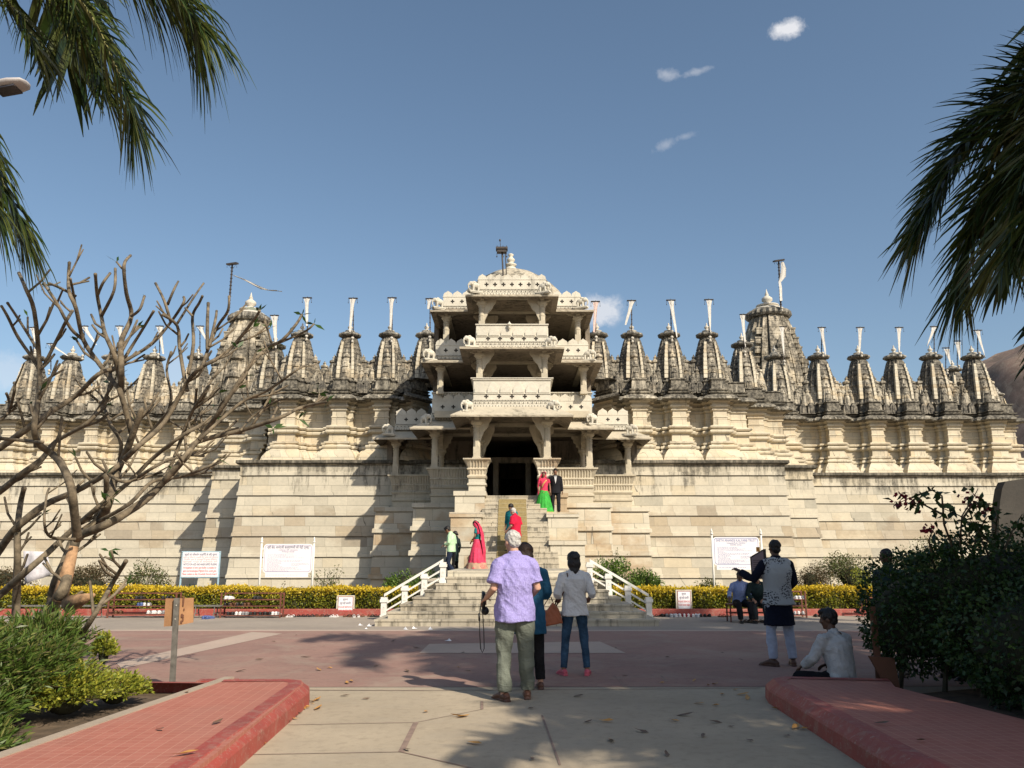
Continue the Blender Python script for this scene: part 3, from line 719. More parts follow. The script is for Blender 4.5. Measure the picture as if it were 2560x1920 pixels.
parapet(-1.32, 1.32, 30.8, 11.55, 12.36, .33); preturn(-1.28, 30.9, 33, 11.7, 12.3); preturn(1.28, 30.9, 33, 11.7, 12.3)
# bands of wall above each eave
m = MB(); sweep(m, planof([(3.15, 32.9), (1.40, 30.0)], 0, 37), [(.04, 6.9), (.05, 6.97), (-.05, 6.98)]); sweep(m, planof([(3.0, 32.65), (1.36, 30.4)], 0, 37), [(.04, 9.22), (.05, 9.30), (-.05, 9.31)]); tp(m, 'string_course', 'white')
# dome
m = MB(); m.lathe((.02, 35.2, 11.72), [(2.45, 0), (2.42, .6), (2.3, .95), (2.12, 1.22), (1.85, 1.5), (1.45, 1.82), (1.0, 2.1), (.6, 2.26), (.3, 2.34), (.0, 2.36)], 40); tp(m, 'dome', 'dome', smooth=True)
m = MB(); m.lathe((-.05, 35.2, 14.0), [(.26, 0), (.24, .06), (.30, .10), (.22, .2), (.12, .26), (.24, .30), (.26, .36), (.14, .42), (.10, .46), (.17, .52), (.18, .60), (.1, .68), (.07, .74), (.13, .80), (.12, .84), (.01, .90)], 14); tp(m, 'dome_finial', 'white', smooth=True)
# carved elephants jutting from the eave corners
def elephant():
    m = MB(); 
    m.ell((0, 0, .25), (.19, .10, .13)); m.ell((.19, 0, .30), (.10, .08, .10)); m.ell((.06, 0, .36), (.09, .09, .07), 8, 6)
    m.tube([(.27, 0, .30), (.31, 0, .20), (.30, 0, .10), (.26, 0, .05)], [.042, .034, .026, .02], 7)
    for x in (-.12, .10):
        for y in (-.06, .06): m.tube([(x, y, .2), (x+.01, y, .0)], [.048, .04], 7)
    for y in (-.085, .085): m.ell((.16, y, .30), (.05, .018, .07), 8, 6)
    m.tube([(-.19, 0, .28), (-.22, 0, .14)], [.016, .01], 5)
    m.tube([(.24, .03, .24), (.33, .04, .22)], [.014, .006], 5); m.tube([(.24, -.03, .24), (.33, -.04, .22)], [.014, .006], 5)
    m.b2(-.26, .30, -.12, .12, -.05, 0.001); m.b2(-.22, .26, -.10, .10, -.09, -.051)
    return m.mesh('elephant_statue', False)
ele = elephant()
def z1(x, y, Y): return at(900+.3436*x, 560+.3436*y, Y)
for x, y, Y, s in ((212, 1525, 34.9, -1), (470, 1455, 32.5, 1), (790, 1358, 29.55, -1), (1400, 1362, 29.55, 1), (1700, 1452, 32.4, -1), (1968, 1528, 34.9, 1), (512, 982, 32.0, -1), (806, 888, 29.95, -1), (1380, 893, 29.95, 1), (1662, 988, 32.0, 1), (575, 608, 32.5, -1), (838, 490, 30.4, -1), (1335, 495, 30.4, 1), (1608, 605, 32.5, 1)):
    p = z1(x, y, Y); o = place(ele, 'elephant_statue', 'white', p, rz=R(-28) if s > 0 else R(208), s=.98 if Y > 31 else .95)
# a lamp-like finial standing at the balustrade
m = MB(); p = z1(1087, 760, 30.2); m.lathe(p, [(.05, 0), (.07, .05), (.03, .08), (.09, .14), (.08, .18), (.02, .24), (.01, .28)], 10); tp(m, 'small_ornament', 'white')
# ---------- staircase (stone, one thing)
ST = thing('staircase', 'broad grey stone staircase fanning out at the foot and climbing to the temple door', 'staircase', (0, 22, 0))
XC = .11
m = MB()
for k in range(8):
    hw = 3.19-.245*k; y0 = 19.3+.30*k
    z0 = .149*k if k else -.1
    m.b2(XC-hw, XC+hw, y0, 21.35 if k < 7 else 25.6, z0, .149*(k+1))
    m.b2(XC-hw-.02, XC+hw+.02, y0-.02, y0+.08, .149*(k+1)-.045, .149*(k+1)+.002)
o = m.build('lower_steps', M['step'], ST)
m = MB(); m.b2(-2.35, 2.4, 21.36, 28.5, -.1, .915); m.b2(-1.62, 1.8, 21.37, 30.2, .9, 1.19); m.b2(-1.45, 1.67, 21.34, 21.5, 1.0, 1.192); m.build('landing', M['block'], ST)
m = MB(); n = 15; rise = (3.69-1.19)/n; tr = (30.2-25.5)/n
for k in range(n):
    y0 = 25.5+tr*k; z = 1.19+rise*(k+1)
    xl = -.97 if y0 > 29.1 else -1.03 if y0 > 27.5 else -1.11 if y0 > 26.2 else -1.25; xr = .99 if y0 > 29.0 else 1.21 if y0 > 26.3 else 1.42
    m.b2(xl, xr, y0, 31.1 if k == n-1 else min(31.1, y0+2.2), z-rise, z); m.b2(xl, xr, y0-.015, y0+.05, z-.04, z+.002)
m.build('upper_steps', M['step'], ST)
m = MB()
for k in range(n-1):
    y0 = 25.5+tr*k; z = 1.19+rise*(k+1)
    m.b2(-.47, .50, y0-.022, y0+tr+.0, z+.003, z+.012); m.b2(-.47, .50, y0-.026, y0-.017, z-rise+.013, z+.012)
m.build('carpet_runner', M['carpet'], ST)
m = MB()
for k in range(n-1):
    y0 = 25.5+tr*k; z = 1.19+rise*(k+1); m.b2(-.47, .50, y0-.032, y0+.012, z+.0125, z+.022)
m.build('step_nosing', M['nosing'], ST)
def cap(m, x0, x1, y0, y1, z0, z1, c=.05):
    m.b2(x0, x1, y0, y1, z0, z1-.16); m.b2(x0-c, x1+c, y0-c, y1, z1-.16+.001, z1)
m = MB(); cap(m, -2.0, -.96, 29.2, 31.2, 1.0, 3.80); cap(m, -2.02, -1.02, 27.6, 29.2, 1.0, 2.98); cap(m, -2.05, -1.10, 26.3, 27.6, 1.0, 2.0)
m.build('side_block', M['block'], ST)
m = MB(); cap(m, .98, 2.25, 29.2, 31.2, 1.0, 3.0); cap(m, 1.20, 2.2, 28.0, 29.2, 1.0, 2.995); cap(m, 1.20, 2.28, 26.4, 28.0, .9, 2.06); m.b2(1.6, 2.35, 26.0, 26.4, .9, 1.18)
m.build('side_block', M['block'], ST)
m = MB(); cap(m, .96, 1.98, 30.1, 31.2, 2.9, 3.80); m.build('side_block', M['block'], ST)

# ---------- white railings up both sides
def railing(sg, label):
    xs = [(XC+sg*3.28, .03), (XC+sg*2.77, .31), (XC+sg*2.29, .60), (XC+sg*1.83, .88)]
    T = thing('stair_railing', label, 'railing', (xs[0][0], 21.2, 0), group='white railings beside the stairs')
    y = 21.2
    for i, (x, z) in enumerate(xs):
        m = MB(); w = .085; h = .50
        m.b2(x-w, x+w, y-w, y+w, z-.05, z+.10); m.b2(x-w*.8, x+w*.8, y-w*.8, y+w*.8, z+.10, z+h-.10); m.b2(x-w*1.1, x+w*1.1, y-w*1.1, y+w*1.1, z+h-.10, z+h-.03); m.b2(x-w*.9, x+w*.9, y-w*.9, y+w*.9, z+h-.03, z+h+.02)
        for q in (-1, 0, 1): m.prism([(x-.035, z+.17), (x+.035, z+.17), (x+.02, z+.22), (x, z+.20), (x-.02, z+.22)] if q == -1 else [(x-.03, z+.24+.03*q), (x+.03, z+.24+.03*q), (x, z+.29+.03*q)], y-.075, y-.067, 'y')
        m.build('post', M['railwhite'], T)
    (xa, za), (xb, zb) = xs[0], xs[-1]
    if True:
        sl = (zb-za)/(xb-xa)
        def bar(off, h, name, x0=xa, x1=xb):
            m = MB(); q = lambda x: za+sl*(x-xa)
            m.prism([(x0, q(x0)+off-h), (x1, q(x1)+off-h), (x1, q(x1)+off), (x0, q(x0)+off)], y-.045, y+.045, 'y'); m.build(name, M['railwhite'], T)
        bar(.60, .07, 'handrail', xa-sg*.0, xb); bar(.37, .05, 'rail_bar'); bar(.19, .045, 'rail_bar')
railing(-1, 'white sloping railing on the left of the stairs, below the man in pale green')
railing(1, 'white sloping railing on the right of the stairs, beside the round green shrubs')

# ---------- ground and paving
def sheet(name, poly, z, mat, kind='structure'):
    me = bpy.data.meshes.new(name); me.from_pydata([(p[0], p[1], z) for p in poly], [], [tuple(range(len(poly)))])
    bm = bmesh.new(); bm.from_mesh(me); bmesh.ops.recalc_face_normals(bm, faces=bm.faces)
    for f in bm.faces:
        if f.normal.z < 0: f.normal_flip()
    bm.to_mesh(me); bm.free()
    return tag(link(name, me, mat), kind=kind)
sheet('ground', [(-900, -60), (900, -60), (900, 1500), (-900, 1500)], 0, M['greypave'])
pg = lambda x, y: tuple(gr(x, y))[:2]
sheet('path', [(-3.2, -20), (3.9, -20), (3.4, 10.32), (-2.4, 10.30), (-3.3, 10.0)], .004, M['concrete'])
sheet('plaza', [(-30, 10.6), (-2.4, 10.35), (3.4, 10.37), (30, 10.6), (30, 17.95), (-30, 18.1)], .004, M['pink'])
sheet('paving_band', [(-30, 18.1), (30, 17.95), (30, 18.22), (-30, 18.42)], .005, M['strip'])
sheet('paving_strip', [pg(290, 1659), pg(305, 1673), pg(706, 1585), pg(630, 1581)], .008, M['strip'])
sheet('paving_patch', [pg(1073, 1611), pg(1048, 1634), pg(1565, 1634), pg(1500, 1605)], .009, M['strip'])
def joint(a, b, w=.02):
    a, b = Vector(pg(*a)), Vector(pg(*b)); d = (b-a).normalized(); n = Vector((-d.y, d.x))*w/2
    return [tuple(a+n), tuple(b+n), tuple(b-n), tuple(a-n)]
V = []; Fc = []
for a, b, w in (((1003, 1882), (1040, 1808), .05), ((720, 1814), (1036, 1808), .014), ((560, 1890), (1003, 1882), .014), ((1003, 1882), (1190, 1925), .018), ((1040, 1808), (1205, 1775), .01), ((1205, 1775), (1205, 1755), .03), ((1355, 1790), (1400, 1915), .018), ((1535, 1690), (1565, 1720), .012), ((1650, 1688), (1668, 1705), .03), ((560, 1726), (1060, 1728), .03), ((1060, 1728), (1900, 1722), .02)):
    q = joint(a, b, w); Fc.append(tuple(range(len(V), len(V)+4))); V += [(x, y, .0085) for x, y in q]
me = bpy.data.meshes.new('paving_joints'); me.from_pydata(V, [], Fc); tag(link('paving_joints', me, M['joint']), kind='structure')
# raised red tiled walks
def walk(name, outer, inner, label):
    """outer / inner: xy lines far to near"""
    T = thing(name, label, 'raised walk', (outer[0][0], outer[0][1], 0), group='raised red tiled walks'); T['kind'] = 'structure'
    z = .2; oc = [Vector(p) for p in outer]; ic = [Vector(p) for p in inner]
    poly = oc+list(reversed(ic))
    m = MB(); m.prism([tuple(p) for p in poly], -.02, z, 'z'); m.build('walk_surface', M['tiles'], T)
    # kerb runs along the outer side and round the far corner
    line = outer
    return T
def kerb(name, line, T, z=.2, w=.15, flip=False, ch=.07):
    m = MB(); pts = line if not flip else list(reversed(line))
    sweep(m, pts, [(-.14, z+.004), (-.01, z+.008), (ch, z-.055), (ch+.012, z-.075), (ch+.02, -.01)], step=.3, wob=.008)
    m.build(name, M['redpaint'], T)
LO = [(-3.12, 9.46), (-2.45, 9.58), (-2.24, 9.42), (-2.16, 9.0), (-2.03, 6.3), (-1.80, 1.5)]
T = walk('pavement', [(-2.30, 9.5), (-2.20, 9.2), (-2.03, 6.3), (-1.80, 1.5)], [(-3.14, 9.45), (-3.20, 8.6), (-3.46, 5.99), (-3.9, 1.5)], 'raised red tiled walk on the left with a sunlit grid of tiles')
kerb('kerb', [(-3.12, 9.46), (-2.42, 9.52), (-2.26, 9.38), (-2.20, 9.1), (-2.07, 6.3), (-1.84, 1.5)], T, flip=True)
m = MB(); m.box((-3.31, 7.6, .1), (.11, 4.2, .215), rz=R(-4.5)); m.build('edging', M['paledge'], T)
RO = [(3.0, 9.8), (2.80, 9.5), (2.74, 9.1), (2.62, 6.3), (2.45, 1.5)]
T = walk('pavement', [(2.95, 9.62), (2.83, 9.3), (2.70, 6.3), (2.53, 1.5)], [(4.1, 9.45), (3.95, 9.0), (4.35, 6.3), (5.0, 1.5)], 'raised red walk on the right lying in palm shade under the dark hedge')
kerb('kerb', [(4.1, 9.52), (3.02, 9.72), (2.86, 9.55), (2.79, 9.2), (2.66, 6.3), (2.49, 1.5)], T)
m = MB(); sweep(m, [(-3.2, 9.55), (-4.6, 9.62)], [(-.16, .18), (0, .17), (.03, .15), (.05, 0)][::1], step=.3); tag(m.build('kerb', M['redpaint']), kind='structure')
m = MB(); m.box((-3.25, 9.62, .09), (.42, .16, .19), rz=R(3)); tag(m.build('kerb', M['redpaint']), kind='structure')
sheet('flower_bed', [(-3.45, 9.55), (-3.7, 5.5), (-4.3, 0), (-14, 0), (-14, 10.2), (-4.2, 9.9)], .05, M['soil'])
sheet('flower_bed', [(4.0, 9.3), (4.35, 6.3), (5.1, 0), (16, 0), (16, 10.2), (6, 10.2)], .06, M['soil'])
# kerb and bed of the golden hedge
m = MB()
for x0, x1 in ((-22, XC-3.0), (XC+3.05, 24)):
    sweep(m, [(x0, 22.8), (x1, 22.8)], [(-.18, .17), (-.01, .175), (.0, .16), (.01, -.01)], step=1.2, wob=.004)
tag(m.build('kerb', M['redpaint']), kind='structure')
sheet('garden_bed', [(-40, 22.9), (-3.0, 22.9), (-3.0, 42), (-40, 42)], .12, M['soil']); sheet('garden_bed', [(3.2, 22.9), (40, 22.9), (40, 42), (3.2, 42)], .12, M['soil'])
# distant dry hill
m = MB(); nx, ny = 76, 30; vs = []
RG = [(50, 0), (57, 4), (64, 18), (70, 29), (74, 31.2), (80, 34), (95, 41), (120, 52), (175, 70)]
for j in range(ny+1):
    for i in range(nx+1):
        x = 50+i*1.6; y = 82+j*1.9; v = j/ny
        for (xa, ha), (xb, hb) in zip(RG, RG[1:]):
            if xa <= x <= xb: h = ha+(hb-ha)*(x-xa)/(xb-xa)
        h *= math.sin(min(1, v*1.5)*math.pi/2)
        h += (.9*mnoise.noise(Vector((x/6, y/6, 0)))+.5*mnoise.noise(Vector((x/2.3, y/2.3, 3))))*min(1, h/4)
        vs.append((x, y, h-.2))
m.add(vs, [(j*(nx+1)+i, j*(nx+1)+i+1, (j+1)*(nx+1)+i+1, (j+1)*(nx+1)+i) for j in range(ny) for i in range(nx)])
HILL = tag(m.build('hill', M['hill'], smooth=True), kind='structure')
def ranD(n, up=.3, out=None):
    D = rng.normal(size=(n, 3)); D /= np.linalg.norm(D, axis=1, keepdims=True); D[:, 2] += up
    if out is not None: D += out
    return D
# ---------- golden clipped hedges
def hedge(x0, x1, label):
    T = thing('clipped_hedge', label, 'hedge', ((x0+x1)/2, 23.3, .15), group='golden clipped hedges')
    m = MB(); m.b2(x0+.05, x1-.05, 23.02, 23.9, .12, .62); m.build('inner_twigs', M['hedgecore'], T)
    L = x1-x0; P = []; D = []
    nf = int(L*900)
    a = np.column_stack([rng.uniform(x0, x1, nf), 22.93+rng.exponential(.05, nf), rng.uniform(.17, .70, nf)]); P.append(a); D.append(ranD(nf, .25, np.array([0, -.9, 0])))
    nt_ = int(L*700)
    b = np.column_stack([rng.uniform(x0, x1, nt_), rng.uniform(22.92, 23.95, nt_), .66+rng.normal(0, .03, nt_)]); P.append(b); D.append(ranD(nt_, .9, np.array([0, -.2, 0])))
    P = np.vstack(P); D = np.vstack(D)
    P[:, 1] += .05*np.sin(P[:, 0]*3.1)+.04*np.sin(P[:, 0]*7.7+P[:, 2]*6); P[:, 2] += .03*np.sin(P[:, 0]*1.3)*np.sin(P[:, 0]*.7)+.018*np.sin(P[:, 0]*2.3)+.015*np.sin(P[:, 0]*9)
    leaves('foliage', P, D, rng.uniform(.05, .10, len(P)), rng.uniform(.028, .05, len(P)), M['hedge'], T, .2)
hedge(-14.2, XC-2.65, 'clipped golden hedge behind the shoe racks on the left of the stairs')
hedge(XC+2.7, 15.5, 'clipped golden hedge running behind the bench on the right of the stairs')

def shrub(name, label, c, r, n, mat, ls=(.06, .11), lw=.4, group=None, shape=1.0, stems=6, core=.55, drop=0.0, cat='shrub', up=.35):
    c = Vector(c); T = thing(name, label, cat, (c.x, c.y, c.z), group=group)
    m = MB()
    for i in range(stems):
        a = random.uniform(0, 6.28); q = random.uniform(.3, .85)
        e = Vector((c.x+r[0]*q*math.cos(a), c.y+r[1]*q*math.sin(a), c.z+r[2]*random.uniform(1.1, 1.75)))
        mid = (c+e)/2+Vector((random.uniform(-.1, .1)*r[0], 0, .1*r[2])); w = .02*max(r)+.004
        m.tube([(c.x+random.uniform(-.1, .1)*r[0], c.y, c.z-.05), mid, e], [w, w*.7, w*.3], 5)
    m.build('stem', M['stem'], T)
    if core:
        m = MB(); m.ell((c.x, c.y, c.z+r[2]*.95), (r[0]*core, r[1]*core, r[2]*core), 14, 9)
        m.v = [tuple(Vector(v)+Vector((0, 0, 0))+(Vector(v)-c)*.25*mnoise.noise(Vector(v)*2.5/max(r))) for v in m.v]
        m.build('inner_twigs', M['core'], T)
    # clumps
    nc = 26; cl = rng.normal(size=(nc, 3)); cl /= np.linalg.norm(cl, axis=1, keepdims=True); cl *= rng.uniform(.45, .88, (nc, 1))
    idx = rng.integers(0, nc, n); off = rng.normal(size=(n, 3)); off /= np.linalg.norm(off, axis=1, keepdims=True); off *= rng.uniform(.1, 1, (n, 1))**.5*.42
    Q = cl[idx]+off; nr = np.linalg.norm(Q, axis=1, keepdims=True); Q = np.where(nr > 1.12, Q/nr*1.12, Q)
    Q[:, 2] = np.maximum(Q[:, 2], -.98)
    P = Q*np.array(r)+np.array([c.x, c.y, c.z+r[2]*.98])
    D = Q/np.maximum(nr, .2)*.8+ranD(n, up)
    l = rng.uniform(ls[0], ls[1], n)
    leaves('foliage', P, D, l, l*lw, M[mat], T, .15)
    return T
q = da(160, 1268, 25.5); shrub('round_shrub', 'dark brownish green shrub behind the hedge, right of the tree trunks', (q.x+.35, 25.5, .1), (.95, .7, .62), 5200, 'brownbush', (.05, .09))
q = da(0, 1268, 25.8); shrub('round_shrub', 'dark brownish green shrub at the left edge behind the leaning trunks', (q.x+.2, 25.8, .1), (.9, .7, .62), 4200, 'brownbush', (.05, .09))
q = da(318, 1268, 26.0); shrub('leafy_shrub', 'loose green shrub standing alone before the wall, left of the small notice board', (q.x, 26, .1), (.74, .6, .66), 2600, 'olive', (.05, .10), core=0, stems=14)
def wisp(label, px, Y, w, h, n, mat='olive', ns=9, group=None):
    q = da(px, 1268, Y); T = thing('wispy_plant', label, 'plant', (q.x, Y, .1), group=group)
    m = MB(); P = []
    for i in range(ns):
        a = Vector((q.x+random.uniform(-.3, .3)*w, Y, .05)); b = Vector((q.x+random.uniform(-1, 1)*w, Y+random.uniform(-.3, .3), random.uniform(.5, 1)*h))
        c = (a+b)/2+Vector((random.uniform(-.1, .1), 0, .12)); m.tube([a, c, b], [.010, .008, .004], 4)
        for k in range(int(n/ns)):
            t = random.uniform(.35, 1.03); p = a.lerp(c, min(1, t*2)) if t < .5 else c.lerp(b, t*2-1); P.append(tuple(p+Vector((random.gauss(0, .06), random.gauss(0, .06), random.gauss(0, .05)))))
    m.build('stem', M['stem'], T); P = np.array(P); l = rng.uniform(.05, .10, len(P)); leaves('foliage', P, ranD(len(P), .2), l, l*.45, M[mat], T, .1)
wisp('sparse twiggy plant below the left panel of the tall rule board', 585, 26.6, .5, .75, 90, 'brownbush', 7)
wisp('sparse twiggy plant right of the left rule board against the brown wall', 708, 26.8, .55, 1.25, 420, 'olive', 14)
wisp('sparse plant at the foot of the small blue framed notice board', 425, 26, .35, .75, 120, 'dgreen', 7)
q = da(868, 1268, 24.9); shrub('leafy_shrub', 'bright green shrub behind the left stair railing', (q.x+.1, 24.9, .1), (.62, .45, .52), 2600, 'lgreen', (.06, .11))
q = da(905, 1268, 25.5); shrub('leafy_shrub', 'small bright green shrub in the shade right behind the left railing', (q.x+.2, 25.6, .1), (.38, .35, .58), 900, 'lgreen', (.06, .11))
q = da(1320, 1268, 24.8); shrub('leafy_shrub', 'tall bright green shrub just right of the right stair railing', (q.x, 24.9, .1), (.66, .5, .72), 4200, 'lgreen', (.06, .11))
q = da(1385, 1268, 24.6); shrub('leafy_shrub', 'low round bright green shrub between the right railing and the small red framed notice', (q.x+.1, 24.5, .1), (.56, .5, .55), 3600, 'lgreen', (.06, .11))
wisp('tall thin twig plant rising behind the bright green shrubs', 1338, 25.6, .3, 2.1, 130, 'olive', 5)
q = da(1525, 1268, 25.3); shrub('leafy_shrub', 'small yellowish shrub at the left post of the right rule board', (q.x, 25.3, .1), (.42, .35, .42), 900, 'duranta', (.05, .09))
q = da(1752, 1268, 25.3); shrub('round_shrub', 'brown twiggy shrub behind the hedge on the right', (q.x, 25.3, .1), (.60, .5, .64), 3000, 'brownbush', (.04, .08), core=.35, stems=16)
q = da(1850, 1268, 25.6); shrub('leafy_shrub', 'broad olive green shrub right of the brown twiggy shrub', (q.x, 25.6, .1), (1.05, .7, .82), 7500, 'olive', (.05, .09), core=.4, stems=16)
q = da(2010, 1250, 26.5); shrub('leafy_shrub', 'tall olive shrub behind the dark hedge, left of the red flowers', (q.x, 26.5, .1), (1.2, .8, .98), 7000, 'olive', (.05, .10), core=.35, stems=16)
q = da(2165, 1250, 27); shrub('leafy_shrub', 'tall olive shrub behind the red flowering plant at the right edge', (q.x, 27, .1), (1.3, .8, .9), 5500, 'olive', (.05, .10), core=.35, stems=12)
q = da(1868, 1250, 23.9); shrub('leafy_shrub', 'small yellow green shrub against the edge of the dark hedge', (q.x, 24.1, .3), (.3, .3, .48), 700, 'duranta', (.05, .08), core=.3)
# distant tree seen between the spires
P0 = da(712, 806, 60); T = thing('distant_tree', 'distant green treetop showing between two spires left of the pavilion', 'tree', (P0.x, 62, 0))
m = MB(); m.tube([(P0.x, 62, 0), (P0.x, 62, P0.z-1)], [.35, .15], 8)
for a in range(7): m.tube([(P0.x, 62, P0.z-3.5), (P0.x+2*math.cos(a), 62+2*math.sin(a), P0.z-1.2)], [.12, .05], 6)
m.build('trunk', M['bark'], T)
n = 3800; Q = rng.normal(size=(n, 3)); Q /= np.linalg.norm(Q, axis=1, keepdims=True); Q *= rng.uniform(.5, 1, (n, 1)); leaves('crown', Q*np.array([2.1, 2, 2.4])+np.array([P0.x, 62, P0.z-1.9]), ranD(n), .32, .16, M['olive'], T)

# ---------- dark clipped hedge bush, right foreground
def bulk(name, label, cat, boxes, n, mat, ls, lw, core='core', up=.2, shell=.12):
    """boxes: (centre, radii) ellipsoid lobes; leaves on the outer shell of their union"""
    c0 = boxes[0][0]; T = thing(name, label, cat, (c0[0], c0[1], .05))
    m = MB()
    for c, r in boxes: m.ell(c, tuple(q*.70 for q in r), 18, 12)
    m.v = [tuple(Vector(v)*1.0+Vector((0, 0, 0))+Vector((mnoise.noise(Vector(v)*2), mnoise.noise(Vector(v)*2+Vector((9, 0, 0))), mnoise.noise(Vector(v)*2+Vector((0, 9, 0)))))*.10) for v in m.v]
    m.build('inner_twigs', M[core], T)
    P = []; D = []; tot = sum(r[0]*r[1]+r[1]*r[2]+r[0]*r[2] for _, r in boxes)
    for i, (c, r) in enumerate(boxes):
        k = int(n*(r[0]*r[1]+r[1]*r[2]+r[0]*r[2])/tot)
        q = rng.normal(size=(k, 3)); q /= np.linalg.norm(q, axis=1, keepdims=True); s = 1-rng.exponential(shell, (k, 1))+rng.normal(0, .035, (k, 1))
        p = q*s*np.array(r)+np.array(c)
        nz = np.array([mnoise.noise(Vector(v)*1.8) for v in p]); p += q*(nz[:, None]*.16)
        keep = np.ones(k, bool)
        for j, (c2, r2) in enumerate(boxes):
            if j != i: keep &= (((p-np.array(c2))/np.array(r2))**2).sum(1) > .72
        keep &= p[:, 2] > .06
        P.append(p[keep]); D.append((q*.7+ranD(k, up))[keep])
    P = np.vstack(P); D = np.vstack(D); l = rng.uniform(ls[0], ls[1], len(P)); leaves('foliage', P, D, l, l*lw, M[mat], T, .2)
    return T
T = bulk('dark_hedge', 'dense dark green hedge bush filling the right foreground in shade', 'hedge', [((5.6, 9.6, .95), (1.35, 1.2, .85)), ((5.3, 8.3, .70), (1.05, 1.2, .70)), ((6.6, 8.0, .85), (1.5, 1.6, .95)), ((4.8, 10.1, .84), (.72, .8, .70)), ((5.3, 9.9, 1.0), (.8, .8, .60)), ((7.6, 10.3, .95), (1.6, 1.5, .78)), ((5.7, 6.9, .55), (.9, 1.3, .6)), ((5.05, 9.4, 1.15), (.6, .8, .45)), ((6.3, 10.2, 1.15), (.8, .8, .5))], 78000, 'dgreen', (.040, .075), .55, shell=.10)
for x, y in ((4.45, 10.0), (4.75, 9.6), (4.95, 9.2), (5.1, 8.5)): m = MB(); m.tube([(x, y, 0), (x+.06, y+.02, .35), (x+.2, y+.1, .9)], [.03, .025, .02], 7); m.build('stem', M['stem'], T)
# dried palm sheath leaning at the end of the hedge
T = thing('leaning_plank', 'short brown plank leaning at the foot of the dark hedge', 'plank', (4.25, 9.7, .02)); m = MB(); a = dg(1905, 1467, .02)
m.prism([(4.02, .42), (4.30, .40), (4.34, .03), (4.22, .02)], 9.75, 9.79, 'y'); m.build('plank_face', M['cardmark'], T)
T = thing('leaning_plank', 'tall thin dark plank standing under the left end of the dark hedge', 'plank', (4.2, 9.9, .02)); m = MB(); m.prism([(4.14, 0), (4.22, 0), (4.19, .95), (4.13, .95)], 9.88, 9.91, 'y'); m.build('plank_face', M['cardmark'], T)

# bougainvillea: long arching shoots, red bracts
T = thing('bougainvillea', 'straggly flowering plant with dark red blooms and long shoots above the dark hedge', 'flowering plant', (6.4, 9.8, 1.2))
shoots = [[(2420, 1480), (2360, 1310), (2355, 1240), (2330, 1225), (2290, 1238), (2246, 1258)], [(2420, 1480), (2400, 1360), (2405, 1290), (2430, 1250), (2445, 1222)], [(2405, 1300), (2430, 1262), (2475, 1258)],
 [(2355, 1285), (2310, 1262), (2280, 1256)], [(2500, 1450), (2440, 1320), (2400, 1290), (2356, 1270)], [(2480, 1450), (2485, 1370), (2492, 1300), (2500, 1272)], [(2500, 1400), (2530, 1330), (2556, 1285)], [(2500, 1380), (2460, 1345), (2425, 1300)], [(2340, 1440), (2322, 1350), (2335, 1320)], [(2420, 1450), (2440, 1345), (2462, 1300), (2470, 1290)]]
m = MB(); P = []; B = []
for s in shoots:
    pts = [at(x, y, 9.3+.25*math.sin(x)) for x, y in s]; m.tube(pts, [.014-.010*i/(len(pts)-1) for i in range(len(pts))], 5)
    for a, b in zip(pts[1:], pts[2:] or pts[1:]):
        for _ in range(9): P.append(tuple(a.lerp(b, random.random())+Vector((random.gauss(0, .035), random.gauss(0, .05), random.gauss(0, .03)))))
m.build('stem', M['stem'], T)
P = np.array(P); leaves('foliage', P, ranD(len(P), -.5), rng.uniform(.07, .14, len(P)), rng.uniform(.04, .075, len(P)), M['dgreen'], T, .2)
for (x, y, k, s) in ((2258, 1252, 26, .06), (2290, 1262, 12, .03), (2424, 1245, 16, .05), (2430, 1262, 14, .04), (2465, 1266, 26, .045), (2330, 1325, 20, .04), (2246, 1262, 10, .03)):
    c = at(x, y, 9.25)
    for _ in range(k): B.append(tuple(c+Vector((random.gauss(0, s), random.gauss(0, s), random.gauss(0, s*.7)))))
B = np.array(B); leaves('bloom', B, ranD(len(B), .1), .055, .05, M['bract'], T, .1).name = 'blossoms'

# ---------- left foreground oleander and duranta
def blades(name, label, cat, lobes, n, mat, ls, lw, core=.62, spread=.45):
    c0 = lobes[0][0]; T = thing(name, label, cat, (c0[0], c0[1], .05)); m = MB()
    for c, r in lobes: m.ell((c[0], c[1], c[2]-.1*r[2]), tuple(q*core for q in r), 14, 9)
    m.build('inner_twigs', M['core'], T)
    # sprays: stems carrying paired narrow leaves
    P = []; D = []; tot = sum(r[0]*r[2] for _, r in lobes); sm = MB()
    for c, r in lobes:
        for k in range(int(n/14*(r[0]*r[2])/tot)):
            q = Vector(rng.normal(size=3)); q.normalize(); q.z = abs(q.z)*.9-.25
            base = Vector(c)+Vector((q.x*r[0]*.55, q.y*r[1]*.55, q.z*r[2]*.55)); L = random.uniform(.7, 1.15)
            tip = Vector(c)+Vector((q.x*r[0]*L, q.y*r[1]*L, q.z*r[2]*L+.12*r[2])); d = (tip-base)
            if random.random() < .25: sm.tube([base, tip], [.006, .003], 3)
            for j in range(14):
                t = (j+random.random())/14; dn = d.normalized()*.8+Vector((random.gauss(0, spread), random.gauss(0, spread), random.gauss(.35, spread*.7))); P.append(tuple(base+d*t)); D.append(tuple(dn))
    if sm.v: sm.build('stem', M['stem'], T)
    P = np.array(P); keep = P[:, 2] > .06; P = P[keep]; D = np.array(D)[keep]; l = rng.uniform(ls[0], ls[1], len(P)); leaves('foliage', P, D, l, l*lw, M[mat], T, .1)
